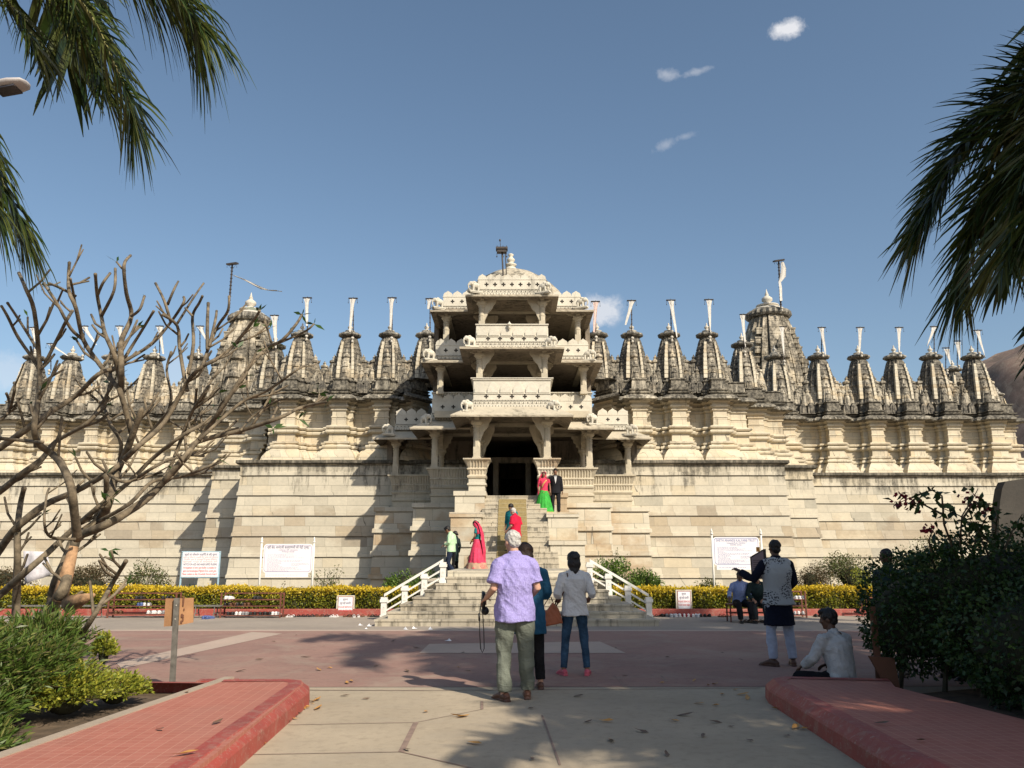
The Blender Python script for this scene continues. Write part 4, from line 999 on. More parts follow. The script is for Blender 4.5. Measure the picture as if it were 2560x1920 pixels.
blades('oleander_bush', 'big bush of narrow green leaves filling the lower left corner', 'bush', [((-5.1, 7.6, .52), (1.0, 1.0, .62)), ((-4.55, 8.0, .45), (.60, .8, .50)), ((-5.1, 6.6, .36), (.80, 1.0, .48)), ((-6.1, 8.4, .60), (1.1, 1.1, .75)), ((-4.75, 8.7, .62), (.50, .6, .46)), ((-5.8, 6.9, .45), (.9, 1.1, .7)), ((-4.55, 5.9, .15), (.45, .9, .36)), ((-4.45, 7.0, .22), (.48, .8, .42)), ((-4.1, 6.6, .08), (.35, .6, .26))], 52000, 'oleander', (.06, .13), .16, core=.5)
blades('duranta_bush', 'small yellow green bush at the right edge of the lower left bed', 'bush', [((-4.15, 8.15, .26), (.42, .55, .36)), ((-3.95, 8.7, .20), (.3, .4, .24)), ((-4.22, 8.95, .55), (.12, .14, .24))], 15000, 'duranta', (.03, .06), .4, core=.4)

# ---------- bare frangipani tree
FR = thing('frangipani_tree', 'bare grey frangipani tree with forking stubby branches on the left', 'tree', (-5.6, 10.0, 0))
paths = [ # (disp points), r0, r1 px, depth
 ([(108, 1375), (120, 1274), (142, 1219), (164, 1165), (213, 1126), (235, 1083), (246, 1039), (262, 1000), (285, 940), (306, 887)], 21, 7, 10.0),
 ([(85, 1345), (109, 1312), (137, 1274), (153, 1206), (170, 1150)], 20, 13, 9.7),
 ([(164, 1159), (232, 1132), (314, 1080), (355, 1039), (405, 984), (427, 954), (520, 930), (605, 902), (650, 880), (705, 868)], 14, 4, 9.8),
 ([(168, 1165), (161, 1110), (153, 1050), (131, 1000), (110, 979), (82, 957), (74, 919), (84, 850), (85, 781), (74, 672), (55, 622), (41, 590)], 14, 5, 9.4),
 ([(-60, 1100), (0, 1061), (41, 1028), (90, 992), (120, 954), (190, 913), (235, 860)], 12, 5, 10.4),
 ([(-40, 1240), (0, 1187), (36, 1140), (96, 1091), (164, 1061), (232, 1022), (273, 990), (330, 930), (372, 880)], 13, 6, 10.2),
 ([(-30, 1310), (0, 1285), (50, 1240), (96, 1200), (164, 1137), (213, 1095), (280, 1040), (330, 990), (395, 940), (460, 905)], 12, 5, 9.9),
 ([(230, 1092), (230, 1028)], 9, 8, 9.8),
 ([(168, 1385), (190, 1350), (215, 1310), (240, 1265), (258, 1235), (272, 1212)], 9, 6, 8.9),
 ([(30, 1400), (35, 1315), (38, 1219), (38, 1143), (45, 1085), (52, 1055)], 14, 7, 10.3),
 ([(273, 980), (306, 885)], 11, 8, 9.9),
 ([(287, 945), (260, 847), (246, 827), (213, 784), (180, 734), (164, 666), (150, 633), (148, 600), (150, 567)], 9, 5, 10.1),
 ([(164, 666), (158, 630), (152, 602)], 5, 4, 10.1), ([(164, 640), (130, 622), (106, 612)], 5, 4, 10.1),
 ([(262, 850), (262, 792), (262, 737), (284, 683), (273, 633), (268, 573), (282, 552)], 11, 4, 9.9),
 ([(270, 585), (262, 578), (252, 566)], 4, 3, 9.9), ([(284, 683), (302, 668), (312, 640)], 5, 4, 10.0),
 ([(262, 830), (246, 765), (227, 721), (219, 683), (210, 636), (206, 592)], 8, 5, 9.8), ([(219, 683), (246, 628), (249, 580)], 6, 4, 9.8), ([(210, 640), (222, 612), (238, 590)], 5, 4, 9.8),
 ([(240, 800), (273, 778), (328, 743), (369, 696), (396, 655), (397, 642)], 6, 4, 10.2), ([(369, 696), (355, 650), (336, 612)], 5, 4, 10.2), ([(362, 658), (376, 625), (385, 608)], 5, 3, 10.2),
 ([(383, 699), (421, 639), (440, 612)], 4, 3, 10.1),
 ([(405, 845), (399, 819), (388, 751), (383, 704), (352, 680)], 7, 5, 10.0),
 ([(407, 808), (418, 743), (416, 683), (430, 655), (437, 640)], 6, 4, 10.0), ([(416, 683), (400, 665)], 4, 3, 10.0),
 ([(270, 990), (295, 967), (355, 912), (405, 825), (437, 792), (492, 759), (547, 693), (560, 672)], 9, 4, 9.7),
 ([(437, 792), (451, 751), (470, 705), (492, 672), (495, 640)], 6, 4, 9.7), ([(448, 755), (448, 700), (450, 655)], 6, 5, 9.8), ([(452, 748), (465, 693), (468, 672)], 5, 4, 9.8),
 ([(355, 1039), (395, 990), (437, 940), (480, 880), (540, 790), (580, 750), (610, 735), (640, 700), (652, 680)], 9, 4, 9.6), ([(600, 742), (640, 725), (665, 712), (678, 700)], 4, 3, 9.6),
 ([(430, 950), (520, 870), (575, 845), (640, 800), (660, 790)], 6, 3, 9.5),
 ([(90, 800), (41, 732), (16, 683), (3, 661)], 6, 4, 9.5), ([(84, 760), (46, 699), (16, 654)], 5, 4, 9.5), ([(60, 720), (60, 685)], 4, 3, 9.5),
 ([(180, 734), (153, 710), (123, 655), (100, 620), (96, 612)], 6, 4, 10.1), ([(123, 655), (136, 625)], 4, 3, 10.1), ([(95, 790), (128, 724), (145, 690), (156, 672)], 6, 5, 9.5),
 ([(-40, 990), (0, 967), (55, 929), (109, 890), (164, 855), (213, 808), (255, 790), (290, 740), (332, 672)], 12, 4, 10.0),
 ([(77, 967), (80, 900), (87, 847)], 7, 6, 9.6),
 ([(-20, 915), (15, 895), (30, 850), (32, 830)], 6, 4, 9.9), ([(15, 895), (20, 870), (14, 850)], 4, 4, 9.9),
 ([(213, 1126), (280, 1088), (330, 1040), (390, 1030), (440, 1012), (462, 1002)], 7, 4, 9.6),
 ([(300, 1030), (340, 1005), (390, 985), (440, 985)], 6, 4, 9.8), ([(232, 1022), (262, 1040), (300, 1035), (350, 1020)], 6, 3, 9.9),
 ([(164, 1165), (110, 1160), (96, 1130), (100, 1075), (106, 1055)], 5, 3, 9.2), ([(0, 947), (55, 952), (92, 955)], 6, 5, 9.3),
 ([(306, 1080), (345, 1045), (372, 1000), (410, 900), (440, 850), (470, 800)], 8, 4, 10.3), ([(330, 1070), (380, 1010), (455, 920), (480, 870), (510, 840)], 7, 4, 10.4),
 ([(250, 1040), (262, 960), (240, 920), (224, 880), (192, 850)], 7, 4, 10.4), ([(190, 913), (215, 880), (240, 830), (236, 780)], 6, 4, 10.5),
 ([(355, 912), (370, 860), (360, 800), (370, 760)], 5, 4, 10.6), ([(405, 984), (400, 930), (420, 880), (425, 840)], 5, 4, 10.6), ([(520, 930), (545, 900), (590, 870), (620, 860)], 4, 3, 9.9)]
tm = MB(); tips = []
pxm = lambda px, Y: px*DD*Y/FP
allp = []
for pts, r0, r1, Y in paths:
    n = len(pts); L = 0
    P3 = [da(x, y, Y+.25*math.sin(i*1.7+x*.01)) for i, (x, y) in enumerate(pts)]
    Q = []; RR = []
    for i in range(n-1):
        p0, p1, p2, p3 = P3[max(i-1, 0)], P3[i], P3[i+1], P3[min(i+2, n-1)]
        for j in range(4):
            t = j/4; Q.append(.5*((2*p1)+(p2-p0)*t+(2*p0-5*p1+4*p2-p3)*t*t+(3*p1-p0-3*p2+p3)*t**3)); RR.append(pxm(r0+(r1-r0)*(i+t)/(n-1), Y)*.68*(1+.10*mnoise.noise(Q[-1]*6)))
    Q.append(P3[-1]); RR.append(pxm(r1, Y)*.8); Q.append(P3[-1]+(P3[-1]-Q[-2]).normalized()*RR[-1]*.7); RR.append(RR[-1]*.35)
    tm.tube(Q, RR, 9 if r0 > 8 else 7); tips.append((Q[-1], (Q[-1]-Q[-3]).normalized())); allp.append((Q, RR))
# extra forking stubs
for Q, RR in list(allp):
    if len(Q) < 12: continue
    for _ in range(max(3, len(Q)//4)):
        i = random.randint(len(Q)//4, len(Q)-3); a = Q[i]
        if a.z > 4.1 and random.random() < .8: continue
        d = (Q[i+1]-Q[i-1]).normalized(); s = Vector((random.choice((-1, 1, 1))*random.uniform(.4, .9), random.uniform(-.5, .5), random.uniform(-.05, .6)))
        d = (d*.6+s).normalized(); L = random.uniform(.18, .5); r = min(RR[i]*.65, .017); up = Vector((random.uniform(-.2, .2), 0, .5))
        b = a+d*L*.55; c = b+(d+up).normalized()*L*.5; tm.tube([a, a.lerp(b, .5), b, c, c+(c-b)*.06], [r*1.1, r, r*.95, r*.85, r*.3], 6); tips.append((c, (c-b).normalized()))
        if random.random() < .5:
            e = b+(d-up*.6+Vector((random.uniform(-.5, .5), 0, .3))).normalized()*L*.4; tm.tube([b, e], [r*.9, r*.7], 6); tips.append((e, (e-b).normalized()))
tm.build('trunk', M['bark'], FR, True)
m = MB(); a = da(128, 1300, 9.55); b = da(160, 1180, 9.6); m.tube([a, a.lerp(b, .5), b], [.085, .075, .05], 9); c = da(150, 1305, 9.5); m.tube([c, da(185, 1292, 9.35), da(203, 1285, 9.3)], [.10, .055, .02], 8); m.build('peeled_bark', M['barkcut'], FR, True)
P = []; D = []
for i, (p, d) in enumerate(tips):
    if random.random() < .12:
        for _ in range(random.randint(1, 4)): P.append(tuple(p)); D.append(tuple(d+Vector((random.gauss(0, .7), random.gauss(0, .5), random.gauss(0, .5)))))
for x, y in ((560, 672), (600, 745), (652, 680), (678, 700), (590, 925), (645, 905), (235, 1190), (240, 1075), (468, 990)):
    for _ in range(4): p = da(x, y, 9.6); P.append(tuple(p)); D.append((random.gauss(.3, .8), random.gauss(0, .5), random.gauss(0, .6)))
P = np.array(P); leaves('foliage', P, np.array(D), rng.uniform(.10, .2, len(P)), rng.uniform(.03, .05, len(P)), M['frang'], FR, .1)

# ---------- palms
def frond_mesh(pts, n=70, Ll=.62, w=.022, droop=.5, rr=.022, seed=0, side=(1, 1), dens=1):
    """pts: curve control points; returns rachis MB and leaflet quads"""
    rnd = random.Random(seed); P = [Vector(p) for p in pts]; K = len(P); C = []
    S = 60
    for i in range(S+1):
        u = i/S*(K-1); j = min(int(u), K-2); t = u-j; p0, p1, p2, p3 = P[max(j-1, 0)], P[j], P[j+1], P[min(j+2, K-1)]
        C.append(.5*((2*p1)+(p2-p0)*t+(2*p0-5*p1+4*p2-p3)*t*t+(3*p1-p0-3*p2+p3)*t**3))
    ra = MB(); ra.tube(C, [rr*(1-.8*i/S)+.002 for i in range(S+1)], 6)
    lf = MB()
    for k in range(n):
        t = .10+.9*k/n; i = min(int(t*S), S-1); p = C[i].lerp(C[i+1], t*S-i); tg = (C[min(i+1, S)]-C[max(i-1, 0)]).normalized()
        sd = tg.cross(Vector((0, 0, 1)));
        if sd.length < .2: sd = Vector((1, 0, 0))
        sd.normalize(); nr = sd.cross(tg)
        for sg in (-1, 1):
            for _ in range(dens):
                L = Ll*(math.sin(min(1, .25+t*1.1)*math.pi*.72)**.6)*rnd.uniform(.8, 1.1)
                d = (tg*(.45+.5*t*t)+sd*sg*(1.0-.25*t)*rnd.uniform(.6, 1.15)+nr*rnd.uniform(-.25, .35)).normalized()
                q = p; qs = [q]; dd = d.copy()
                for s in range(4):
                    dd = (dd+Vector((0, 0, -droop*(.12+.16*s)*rnd.uniform(.6, 1.3)))).normalized(); q = q+dd*L/4; qs.append(q)
                wv = dd.cross(Vector((rnd.uniform(-.6, .6), rnd.uniform(-1, 1), rnd.uniform(-.3, .3)))).normalized(); ws = (w*.35, w*.5, w*.42, w*.25, w*.04)
                vs = []
                for a, b in zip(qs, ws): vs += [a+wv*b, a-wv*b]
                lf.add(vs, [(2*s, 2*s+1, 2*s+3, 2*s+2) for s in range(4)])
    return ra, lf
def fast(lf, name, mat, parent, world=True):
    me = bpy.data.meshes.new(name); me.from_pydata(lf.v, [], lf.f); me.update(); return link(name, me, mat, parent, world)
PROTO = {}
def proto_frond(kind):
    if kind in PROTO: return PROTO[kind]
    L = 3.0
    if kind == 0: pts = [(0, 0, 0), (.9, 0, .55), (1.8, 0, .45), (2.6, 0, -.35), (2.95, 0, -1.1)]
    elif kind == 1: pts = [(0, 0, 0), (.6, 0, .95), (1.3, 0, 1.4), (2.1, 0, 1.3), (2.8, 0, .7)]
    else: pts = [(0, 0, 0), (.8, 0, .15), (1.4, 0, -.5), (1.7, 0, -1.4), (1.75, 0, -2.1)]
    ra, lf = frond_mesh(pts, 70, 1.05, .095, .5, .03, kind)
    a = ra.mesh('rachis'); me = bpy.data.meshes.new('frond'); me.from_pydata(lf.v, [], lf.f); me.update(); a.materials.append(M['rachis']); me.materials.append(M['frond']); PROTO[kind] = (a, me); return PROTO[kind]
def palm(label, base, crown, nf=13, seed=1, extra=(), skip=None, ds=None):
    rnd = random.Random(seed); T = thing('palm_tree', label, 'palm tree', base, group='palm trees around the forecourt'); b, c = Vector(base), Vector(crown)
    m = MB(); N = 24; pts = [b.lerp(c, i/N)+Vector((.1*math.sin(i*.25), 0, 0)) for i in range(N+1)]; pts[-1] = c
    m.tube(pts, [.17-.05*i/N+(.012 if i % 2 else 0) for i in range(N+1)], 12); m.build('trunk', M['palmtrunk'], T)
    for k in range(nf):
        az = 2*math.pi*(k+rnd.uniform(-.3, .3))/nf*1.0
        if skip and skip(az % (2*math.pi)): continue
        a, me = proto_frond(k % 3 if k % 3 != 2 or rnd.random() < .8 else 0)
        f = link('frond', me, None, T, False); f.location = c-b; f.rotation_euler = (rnd.uniform(-.2, .2), rnd.uniform(-.25, .15), az); s = rnd.uniform(.8, 1.05); f.scale = (s, s, s)
        r = bpy.data.objects.new('rachis', a); COL.objects.link(r); r.parent = f
    for i, (pts, kw) in enumerate(extra):
        ra, lf = frond_mesh(pts, seed=seed*10+i, **kw); f = fast(lf, 'frond', M['frond'], T); 
        r = link('rachis', ra.mesh('rachis', True), M['rachis'], f)
    return T
def A(x, y, Y): return da(x, y, Y)
left = [([A(-40, -330, 5.6), A(60, -130, 5.7), A(180, 10, 5.8), A(252, 150, 5.9), A(292, 260, 6.0)], dict(n=120, Ll=.74, w=.019, droop=.40, rr=.022)),
        ([A(0, -330, 5.9), A(170, -180, 6.0), A(300, -80, 6.1), A(380, -10, 6.2), A(425, 60, 6.3)], dict(n=130, Ll=.95, w=.019, droop=.75, rr=.022)),
        ([A(-220, -120, 5.2), A(-140, 60, 5.3), A(-70, 220, 5.4), A(-5, 370, 5.5), A(50, 500, 5.6)], dict(n=120, Ll=.66, w=.019, droop=.40, rr=.022)),
        ([A(-260, 60, 5.0), A(-160, 200, 5.1), A(-80, 330, 5.2), A(-10, 450, 5.3)], dict(n=90, Ll=.62, w=.019, droop=.5, rr=.022)),
        ([A(-60, -330, 6.4), A(20, -170, 6.3), A(90, -80, 6.2), A(140, -10, 6.2), A(170, 60, 6.2)], dict(n=110, Ll=.66, w=.019, droop=.7, rr=.018)),
        ([A(60, -330, 6.6), A(190, -190, 6.6), A(290, -100, 6.6), A(350, -40, 6.6), A(400, 20, 6.6)], dict(n=100, Ll=.60, w=.019, droop=.55, rr=.018)),
        ([A(-60, -300, 6.0), A(40, -110, 6.1), A(130, 20, 6.2), A(190, 110, 6.3), A(225, 190, 6.3)], dict(n=110, Ll=.62, w=.019, droop=.5, rr=.018)),
        ([A(-160, -330, 6.0), A(-90, -160, 6.1), A(-30, -60, 6.1), A(30, 20, 6.1), A(70, 90, 6.1)], dict(n=110, Ll=.60, w=.019, droop=.6, rr=.018))]
cL_ = A(-90, -380, 5.6)
palm('palm tree whose fronds hang in at the top left, beside the street lamp', (-4.6, 5.0, 0), (cL_.x-.1, 5.4, cL_.z+.2), 9, 3, left, skip=lambda a: a < .9 or a > 4.6)
right = [([A(2440, 120, 6.6), A(2300, 120, 6.7), A(2190, 250, 6.9), A(2125, 400, 7.1), A(2090, 530, 7.2), A(2075, 610, 7.25)], dict(n=140, Ll=.95, w=.027, droop=.14, rr=.024)),
         ([A(2440, 120, 6.5), A(2330, 150, 6.4), A(2260, 280, 6.4), A(2205, 420, 6.5), A(2165, 540, 6.5)], dict(n=140, Ll=.92, w=.027, droop=.18, rr=.024)),
         ([A(2440, 120, 6.9), A(2300, 110, 7.1), A(2190, 200, 7.3), A(2085, 310, 7.5), A(2020, 430, 7.6)], dict(n=140, Ll=.95, w=.026, droop=.16, rr=.022)),
         ([A(2440, 120, 7.0), A(2280, 130, 7.2), A(2140, 240, 7.4), A(2045, 370, 7.5), A(1985, 490, 7.6)], dict(n=140, Ll=.95, w=.026, droop=.16, rr=.022)),
         ([A(2440, 120, 6.3), A(2330, 230, 6.2), A(2270, 380, 6.2), A(2235, 500, 6.3)], dict(n=140, Ll=.86, w=.027, droop=.2, rr=.022)),
         ([A(2440, 120, 6.7), A(2310, 170, 6.8), A(2220, 310, 6.9), A(2140, 460, 7.0)], dict(n=140, Ll=.86, w=.027, droop=.2, rr=.022))]
cR_ = A(2440, 120, 6.7)
palm('palm tree whose dark fronds hang in from the right edge above the hedge', (5.9, 7.2, 0), tuple(cR_), 13, 5, right, skip=lambda a: 1.2 < a < 4.1)
palm('palm tree beside the viewer on the right near the right walk', (7.3, .2, 0), (7.2, .2, 6.3), 13, 7)
palm('palm tree just beyond the right edge next to the dark hedge', (8.3, 6.7, 0), (8.2, 6.7, 6.8), 13, 21)
palm('palm tree beyond the right edge near the metal bench', (10.9, 13.4, 0), (10.8, 13.4, 6.4), 11, 23, skip=lambda a: 2.2 < a < 4.1)
palm('palm tree standing right of the dark hedge beyond the frame', (9.4, 4.6, 0), (9.2, 4.8, 6.6), 15, 9)
palm('palm tree beyond the right end of the dark hedge', (8.7, 2.6, 0), (8.6, 2.6, 7.0), 11, 17)
palm('palm tree far right whose shade falls on the seated man', (9.6, 9.4, 0), (9.4, 9.2, 6.2), 13, 11)
for i, (x, y, h) in enumerate(((8.9, 2.9, 12), (11.2, 4.2, 12), (12.9, 5.6, 12), (10.6, 1.0, 12), (14.2, 8.2, 11.6), (12.0, -2.9, 12))): palm('very tall palm tree out of sight right of the viewer, shading the plaza', (x, y, 0), (x-.1, y, h), 15 if i < 5 else 9, 31+i)
palm('palm tree behind the viewer on the right', (8.4, -1.6, 0), (8.3, -1.6, 6.4), 12, 15)
# frond tips in the very top right corner
# ---------- flags on poles over the spires
def cloth(pts, ws, twist=0.0, name='flag_cloth', mat='cloth', parent=None):
    m = MB(); vs = []; n = len(pts); K = 5
    for i, (p, w) in enumerate(zip(pts, ws)):
        p = Vector(p); a = twist*i/(n-1)
        for j in range(K):
            u = (j/(K-1)-.5)*w; f = .22*w*math.sin(j*2.2+i*.9)
            vs.append(p+Vector((u*math.cos(a)-f*math.sin(a), u*math.sin(a)+f*math.cos(a)-.02, 0)))
    fs = [(i*K+j, i*K+j+1, (i+1)*K+j+1, (i+1)*K+j) for i in range(n-1) for j in range(K-1)]
    m.add(vs, fs)
    me = m.mesh(name, True); return link(name, me, M[mat], parent)
def flagpole(label, px, ptop, pbot, Y, fl=None, mat='cloth', lean=0, big=False, group='white temple flags on the spires'):
    a = da(px+lean, ptop, Y); b = da(px, pbot, Y)
    T = thing('flag_pole', label, 'flag pole', tuple(b), group=group)
    m = MB(); r = .025 if not big else .05; m.tube([b, a], [r*1.15, r], 7)
    N = int((a-b).length/.22)
    for i in range(1, N): p = b.lerp(a, i/N); m.tube([p-Vector((0, 0, .012)), p+Vector((0, 0, .012))], [r*1.7, r*1.7], 7)
    m.build('pole', M['iron'], T)
    s = 1.0 if not big else 1.35
    m = MB(); m.b2(a.x-.22*s, a.x+.22*s, a.y-.07, a.y+.07, a.z-.0, a.z+.03*s) if not big else m.box((a.x, a.y, a.z), (.62, .5, .10), M=Matrix.Rotation(R(14), 3, 'X') @ Matrix.Rotation(R(-8), 3, 'Y'))
    m.tube([(a.x-.19*s, a.y, a.z), (a.x, a.y, a.z-.30*s)], .008, 5); m.tube([(a.x+.19*s, a.y, a.z), (a.x, a.y, a.z-.30*s)], .008, 5)
    for x in (-.22, .22): m.tube([(a.x+x*s, a.y-.05, a.z), (a.x+x*s, a.y-.05, a.z-.20)], .007, 4); m.ell((a.x+x*s, a.y-.05, a.z-.23), (.022, .022, .03), 6, 4)
    m.tube([(a.x, a.y, a.z), (a.x, a.y, a.z+.09)], .01, 5); m.build('bracket_top', M['iron'], T)
    m = MB(); m.ell((b.x, b.y-.16, b.z-.05), (.08, .08, .07), 10, 6); m.ell((b.x, b.y-.16, b.z-.22), (.065, .065, .07), 10, 6); m.tube([(b.x, b.y, b.z-.12), (b.x, b.y-.2, b.z-.12)], .03, 6); m.build('holder', M['finial'], T, True)
    if fl: cloth([da(x, y, Y-.12) for x, y, w in fl], [w for x, y, w in fl], random.uniform(.3, 1.2), mat=mat, parent=T)
hang = lambda px, pt, L=55, dx=0, w=.28, w2=.10: [(px, pt+1, w), (px+dx*.15, pt+L*.18, w*.62), (px+dx*.4, pt+L*.45, w*.5), (px+dx*.75, pt+L*.75, w2*1.2), (px+dx, pt+L, w2)]
nth = ['first', 'second', 'third', 'fourth', 'fifth', 'sixth']
for i, (px, pt, pb, dx, L, mt) in enumerate(((1287, 652, 728, -4, 66, 'clothpink'), (1365, 650, 730, -14, 52, 'cloth'), (1450, 649, 728, 12, 80, 'cloth'), (1532, 648, 728, 2, 70, 'cloth'))):
    flagpole(f'hanging flag over the {nth[i]} spire right of the entrance pavilion', px, pt, pb, 38.7, hang(px, pt, L, dx), mt, lean=-1)
for i, (px, pt, pb, dx, L) in enumerate(((928, 646, 728, -3, 22), (846, 644, 730, -2, 62), (762, 645, 730, -6, 72), (663, 644, 726, 0, 60))):
    flagpole(f'hanging flag over the {nth[i]} spire left of the entrance pavilion', px+1, pt, pb, 38.7, hang(px, pt, L, dx))
for i, (px, pt, pb, dx, L) in enumerate(((1604, 680, 760, 6, 70), (1689, 706, 780, 4, 60), (1775, 708, 762, 8, 58), (1858, 708, 762, -2, 58), (1942, 708, 762, 0, 62), (2018, 706, 762, -16, 42), (2112, 714, 762, 16, 60))):
    w = ('over the low spire in the corner right of the four near spires', 'over the dark spire in front of the tall right tower', 'over the first far right spire after the tall tower', 'over the second far right spire after the tall tower', 'over the third far right spire after the tall tower', 'blowing left over the fourth far right spire', 'blowing right under the palm frond tips at the far right')[i]
    flagpole('hanging flag '+w, px+(0 if i > 1 else 3), pt, pb, 40.9 if i == 0 else 44.1, hang(px, pt, L, dx))
flagpole('small flag leaning right behind the fourth and fifth far right spires', 2043, 752, 800, 50, hang(2045, 753, 34, 8, .4)); flagpole('small flag leaning left behind the last far right spire', 2068, 737, 790, 50.5, hang(2069, 738, 40, 4, .4)); flagpole('short slanting flag low between two far right spires', 1946, 795, 820, 47, hang(1950, 797, 22, 12, .3))
for i, (px, pt, pb, dx, L) in enumerate(((593, 682, 742, 3, 70), (432, 705, 765, 14, 30), (345, 705, 765, 8, 60), (258, 705, 768, 6, 40), (182, 705, 768, 26, 40), (110, 743, 800, 36, 26), (72, 708, 765, 4, 30))):
    w = ('over the low corner spire just right of the tall left tower', 'over the first spire left of the tall left tower, behind branches', 'over the reddish spire behind the bare tree', 'over the third spire left of the tall tower, behind branches', 'blowing right over the fourth spire left of the tall tower', 'on the low pole blowing right above the leftmost spires', 'over the leftmost spire behind the branches')[i]
    flagpole('white flag '+w, px, pt, pb, 41.0 if i == 0 else 44.1, hang(px, pt, L, dx, .36))
# big poles
flagpole('long pennant streaming right from the tall mast by the left tower', 494, 570, 672, 48.6, [(505, 595, .16), (530, 605, .18), (555, 618, .26), (572, 626, .42), (590, 628, .5), (604, 629, .40)], lean=8, big=True)
flagpole('pennant wrapped round the tall mast by the right tower', 1687, 563, 665, 50.5, [(1690, 566, .2), (1693, 580, .3), (1691, 598, .34), (1684, 610, .15), (1686, 622, .2), (1687, 650, .26)], lean=-5, big=True)
a = da(1084, 538, 33.4); b = da(1087, 580, 33.4); T = thing('roof_lamp_frame', 'dark iron frame with a thin lightning rod beside the dome finial', 'rooftop mast', tuple(b))
m = MB(); m.tube([b+Vector((0, 0, -.35)), a], .035, 7); m.tube([b+Vector((.14, 0, -.3)), a+Vector((.14, 0, 0))], .02, 6); m.box(a, (.5, .36, .09)); m.box(a+Vector((0, 0, -.12)), (.40, .28, .1)); m.tube([a+Vector((-.05, 0, 0)), da(1080, 517, 33.4)], .012, 5); m.ell(da(1080, 519, 33.4), (.04, .04, .06), 8, 6)
for x in (-.2, .2, .05): m.tube([a+Vector((x, 0, 0)), a+Vector((x, 0, .16))], .012, 4); m.tube([a+Vector((x, 0, 0)), a+Vector((x*1.05, 0, -.34))], .008, 4); m.ell(a+Vector((x*1.05, 0, -.34)), (.03, .03, .04), 6, 4)
m.build('frame', M['iron'], T)

# ---------- lettering
_tc = {}
def text(body, loc, size, mat, parent, width=None, rz=0, name='lettering', align='CENTER', ext=.002):
    cu = bpy.data.curves.new('lettering', 'FONT'); cu.body = body; cu.size = size; cu.align_x = align; cu.align_y = 'CENTER'; cu.extrude = ext; cu.resolution_u = 2
    o = bpy.data.objects.new('tmp', cu); COL.objects.link(o); dg_ = bpy.context.evaluated_depsgraph_get(); me = bpy.data.meshes.new_from_object(o.evaluated_get(dg_)); bpy.data.objects.remove(o)
    xs = [v.co.x for v in me.vertices]
    if not xs: return
    w = max(xs)-min(xs); s = (width/w) if width and w > 0 else 1
    if width and s > 1.6: s = 1.6
    Mx = Matrix.Translation(Vector(loc)) @ Matrix.Rotation(rz, 4, 'Z') @ Matrix.Rotation(R(90), 4, 'X') @ Matrix.Diagonal((s, 1, 1, 1))
    me.transform(Mx); me.name = name; return link(name, me, M[mat], parent)
def smallprint(x0, x1, z, h, y, mat, parent, m):
    x = x0
    while x < x1:
        w = random.uniform(.02, .07)
        if x+w > x1: break
        m.b2(x, x+w, y-.0015, y, z, z+h*random.uniform(.7, 1)); x += w+random.uniform(.012, .02)
def bigboard(label, xl, xr, yt, yb, Y, posts, title, sub, ink, inkp, pt, pb):
    a = da(xl, yt, Y); b = da(xr, yb, Y); x0, x1, z1, z0 = a.x, b.x, a.z, b.z; T = thing('rule_board', label, 'sign board', ((x0+x1)/2, Y, 0), group='large white rule boards on two posts')
    for px in posts:
        p = da(px, pt, Y); g = da(px, pb, Y); m = MB(); m.tube([(p.x, Y, .1), (p.x, Y, p.z-.08)], [.03, .03], 10); m.lathe((p.x, Y, p.z-.1), [(.045, 0), (.045, .03), (.02, .05), (.035, .08), (.008, .17)], 10); m.build('post', M['postwhite'], T, True)
        m = MB(); s = 1 if p.x < (x0+x1)/2 else -1
        for z in (z0+.25*(z1-z0), z0+.55*(z1-z0), z0+.85*(z1-z0)): m.b2(min(p.x, p.x+s*.14), max(p.x, p.x+s*.14), Y-.01, Y+.01, z-.012, z+.012)
        m.build('bracket', M['postwhite'], T)
    m = MB(); w = x1-x0; h = z1-z0; r = .1; zb = z0+.12
    def rr(x0, x1, z0, z1, r):
        o = []
        for cx, cz, a0 in ((x1-r, z1-r, 0), (x0+r, z1-r, 90), (x0+r, z0+r, 180), (x1-r, z0+r, 270)):
            for k in range(6): an = R(a0+k*18); o.append((cx+r*math.cos(an), cz+r*math.sin(an)))
        return o
    m.prism(rr(x0, x1, zb, z1, r), Y-.02, Y+.02, 'y'); m.b2(x0+.08, x1-.10, Y-.018, Y+.01, z0, zb+.1); face = m.build('sign_face', M['board'], T)
    m = MB(); o1 = rr(x0+.03, x1-.03, zb+.03, z1-.03, r*.8); o2 = rr(x0+.045, x1-.045, zb+.045, z1-.045, r*.72); n = len(o1)
    vs = [(u, Y-.0215, v) for u, v in o1]+[(u, Y-.0215, v) for u, v in o2]; m.add(vs, [(i, (i+1) % n, n+(i+1) % n, n+i) for i in range(n)]); m.build('border_line', M[inkp], T)
    cx = (x0+x1)/2
    text(title, (cx, Y-.022, z1-.10), .105, ink, T, w*.86); text(sub[0], (cx, Y-.022, z1-.175), .05, inkp, T, w*.40); text(sub[1], (cx, Y-.022, z1-.225), .05, inkp, T, w*.26)
    m = MB(); nl = 19; zt = z1-.29; dz = (zt-(z0+.14))/nl
    for i in range(nl):
        z = zt-dz*i; ln = (.62, .52, .72, .68, .9, .2, .3, .86, .8, .36, .38, .30, .34, .4, .78, .7, .86, .5, .55)[i]
        smallprint(x0+.12, x0+.12+ln*(w-.22), z, dz*.42, Y-.0205, inkp, T, m)
        if 10 <= i <= 12: smallprint(x0+.58*w, x0+(.95 if i < 12 else .75)*w, z, dz*.42, Y-.0205, inkp, T, m)
    smallprint(x0+.14, x0+.72*w, z0+.06, dz*.4, Y-.0205, inkp, T, m); m.build('small_print', M[inkp], T)
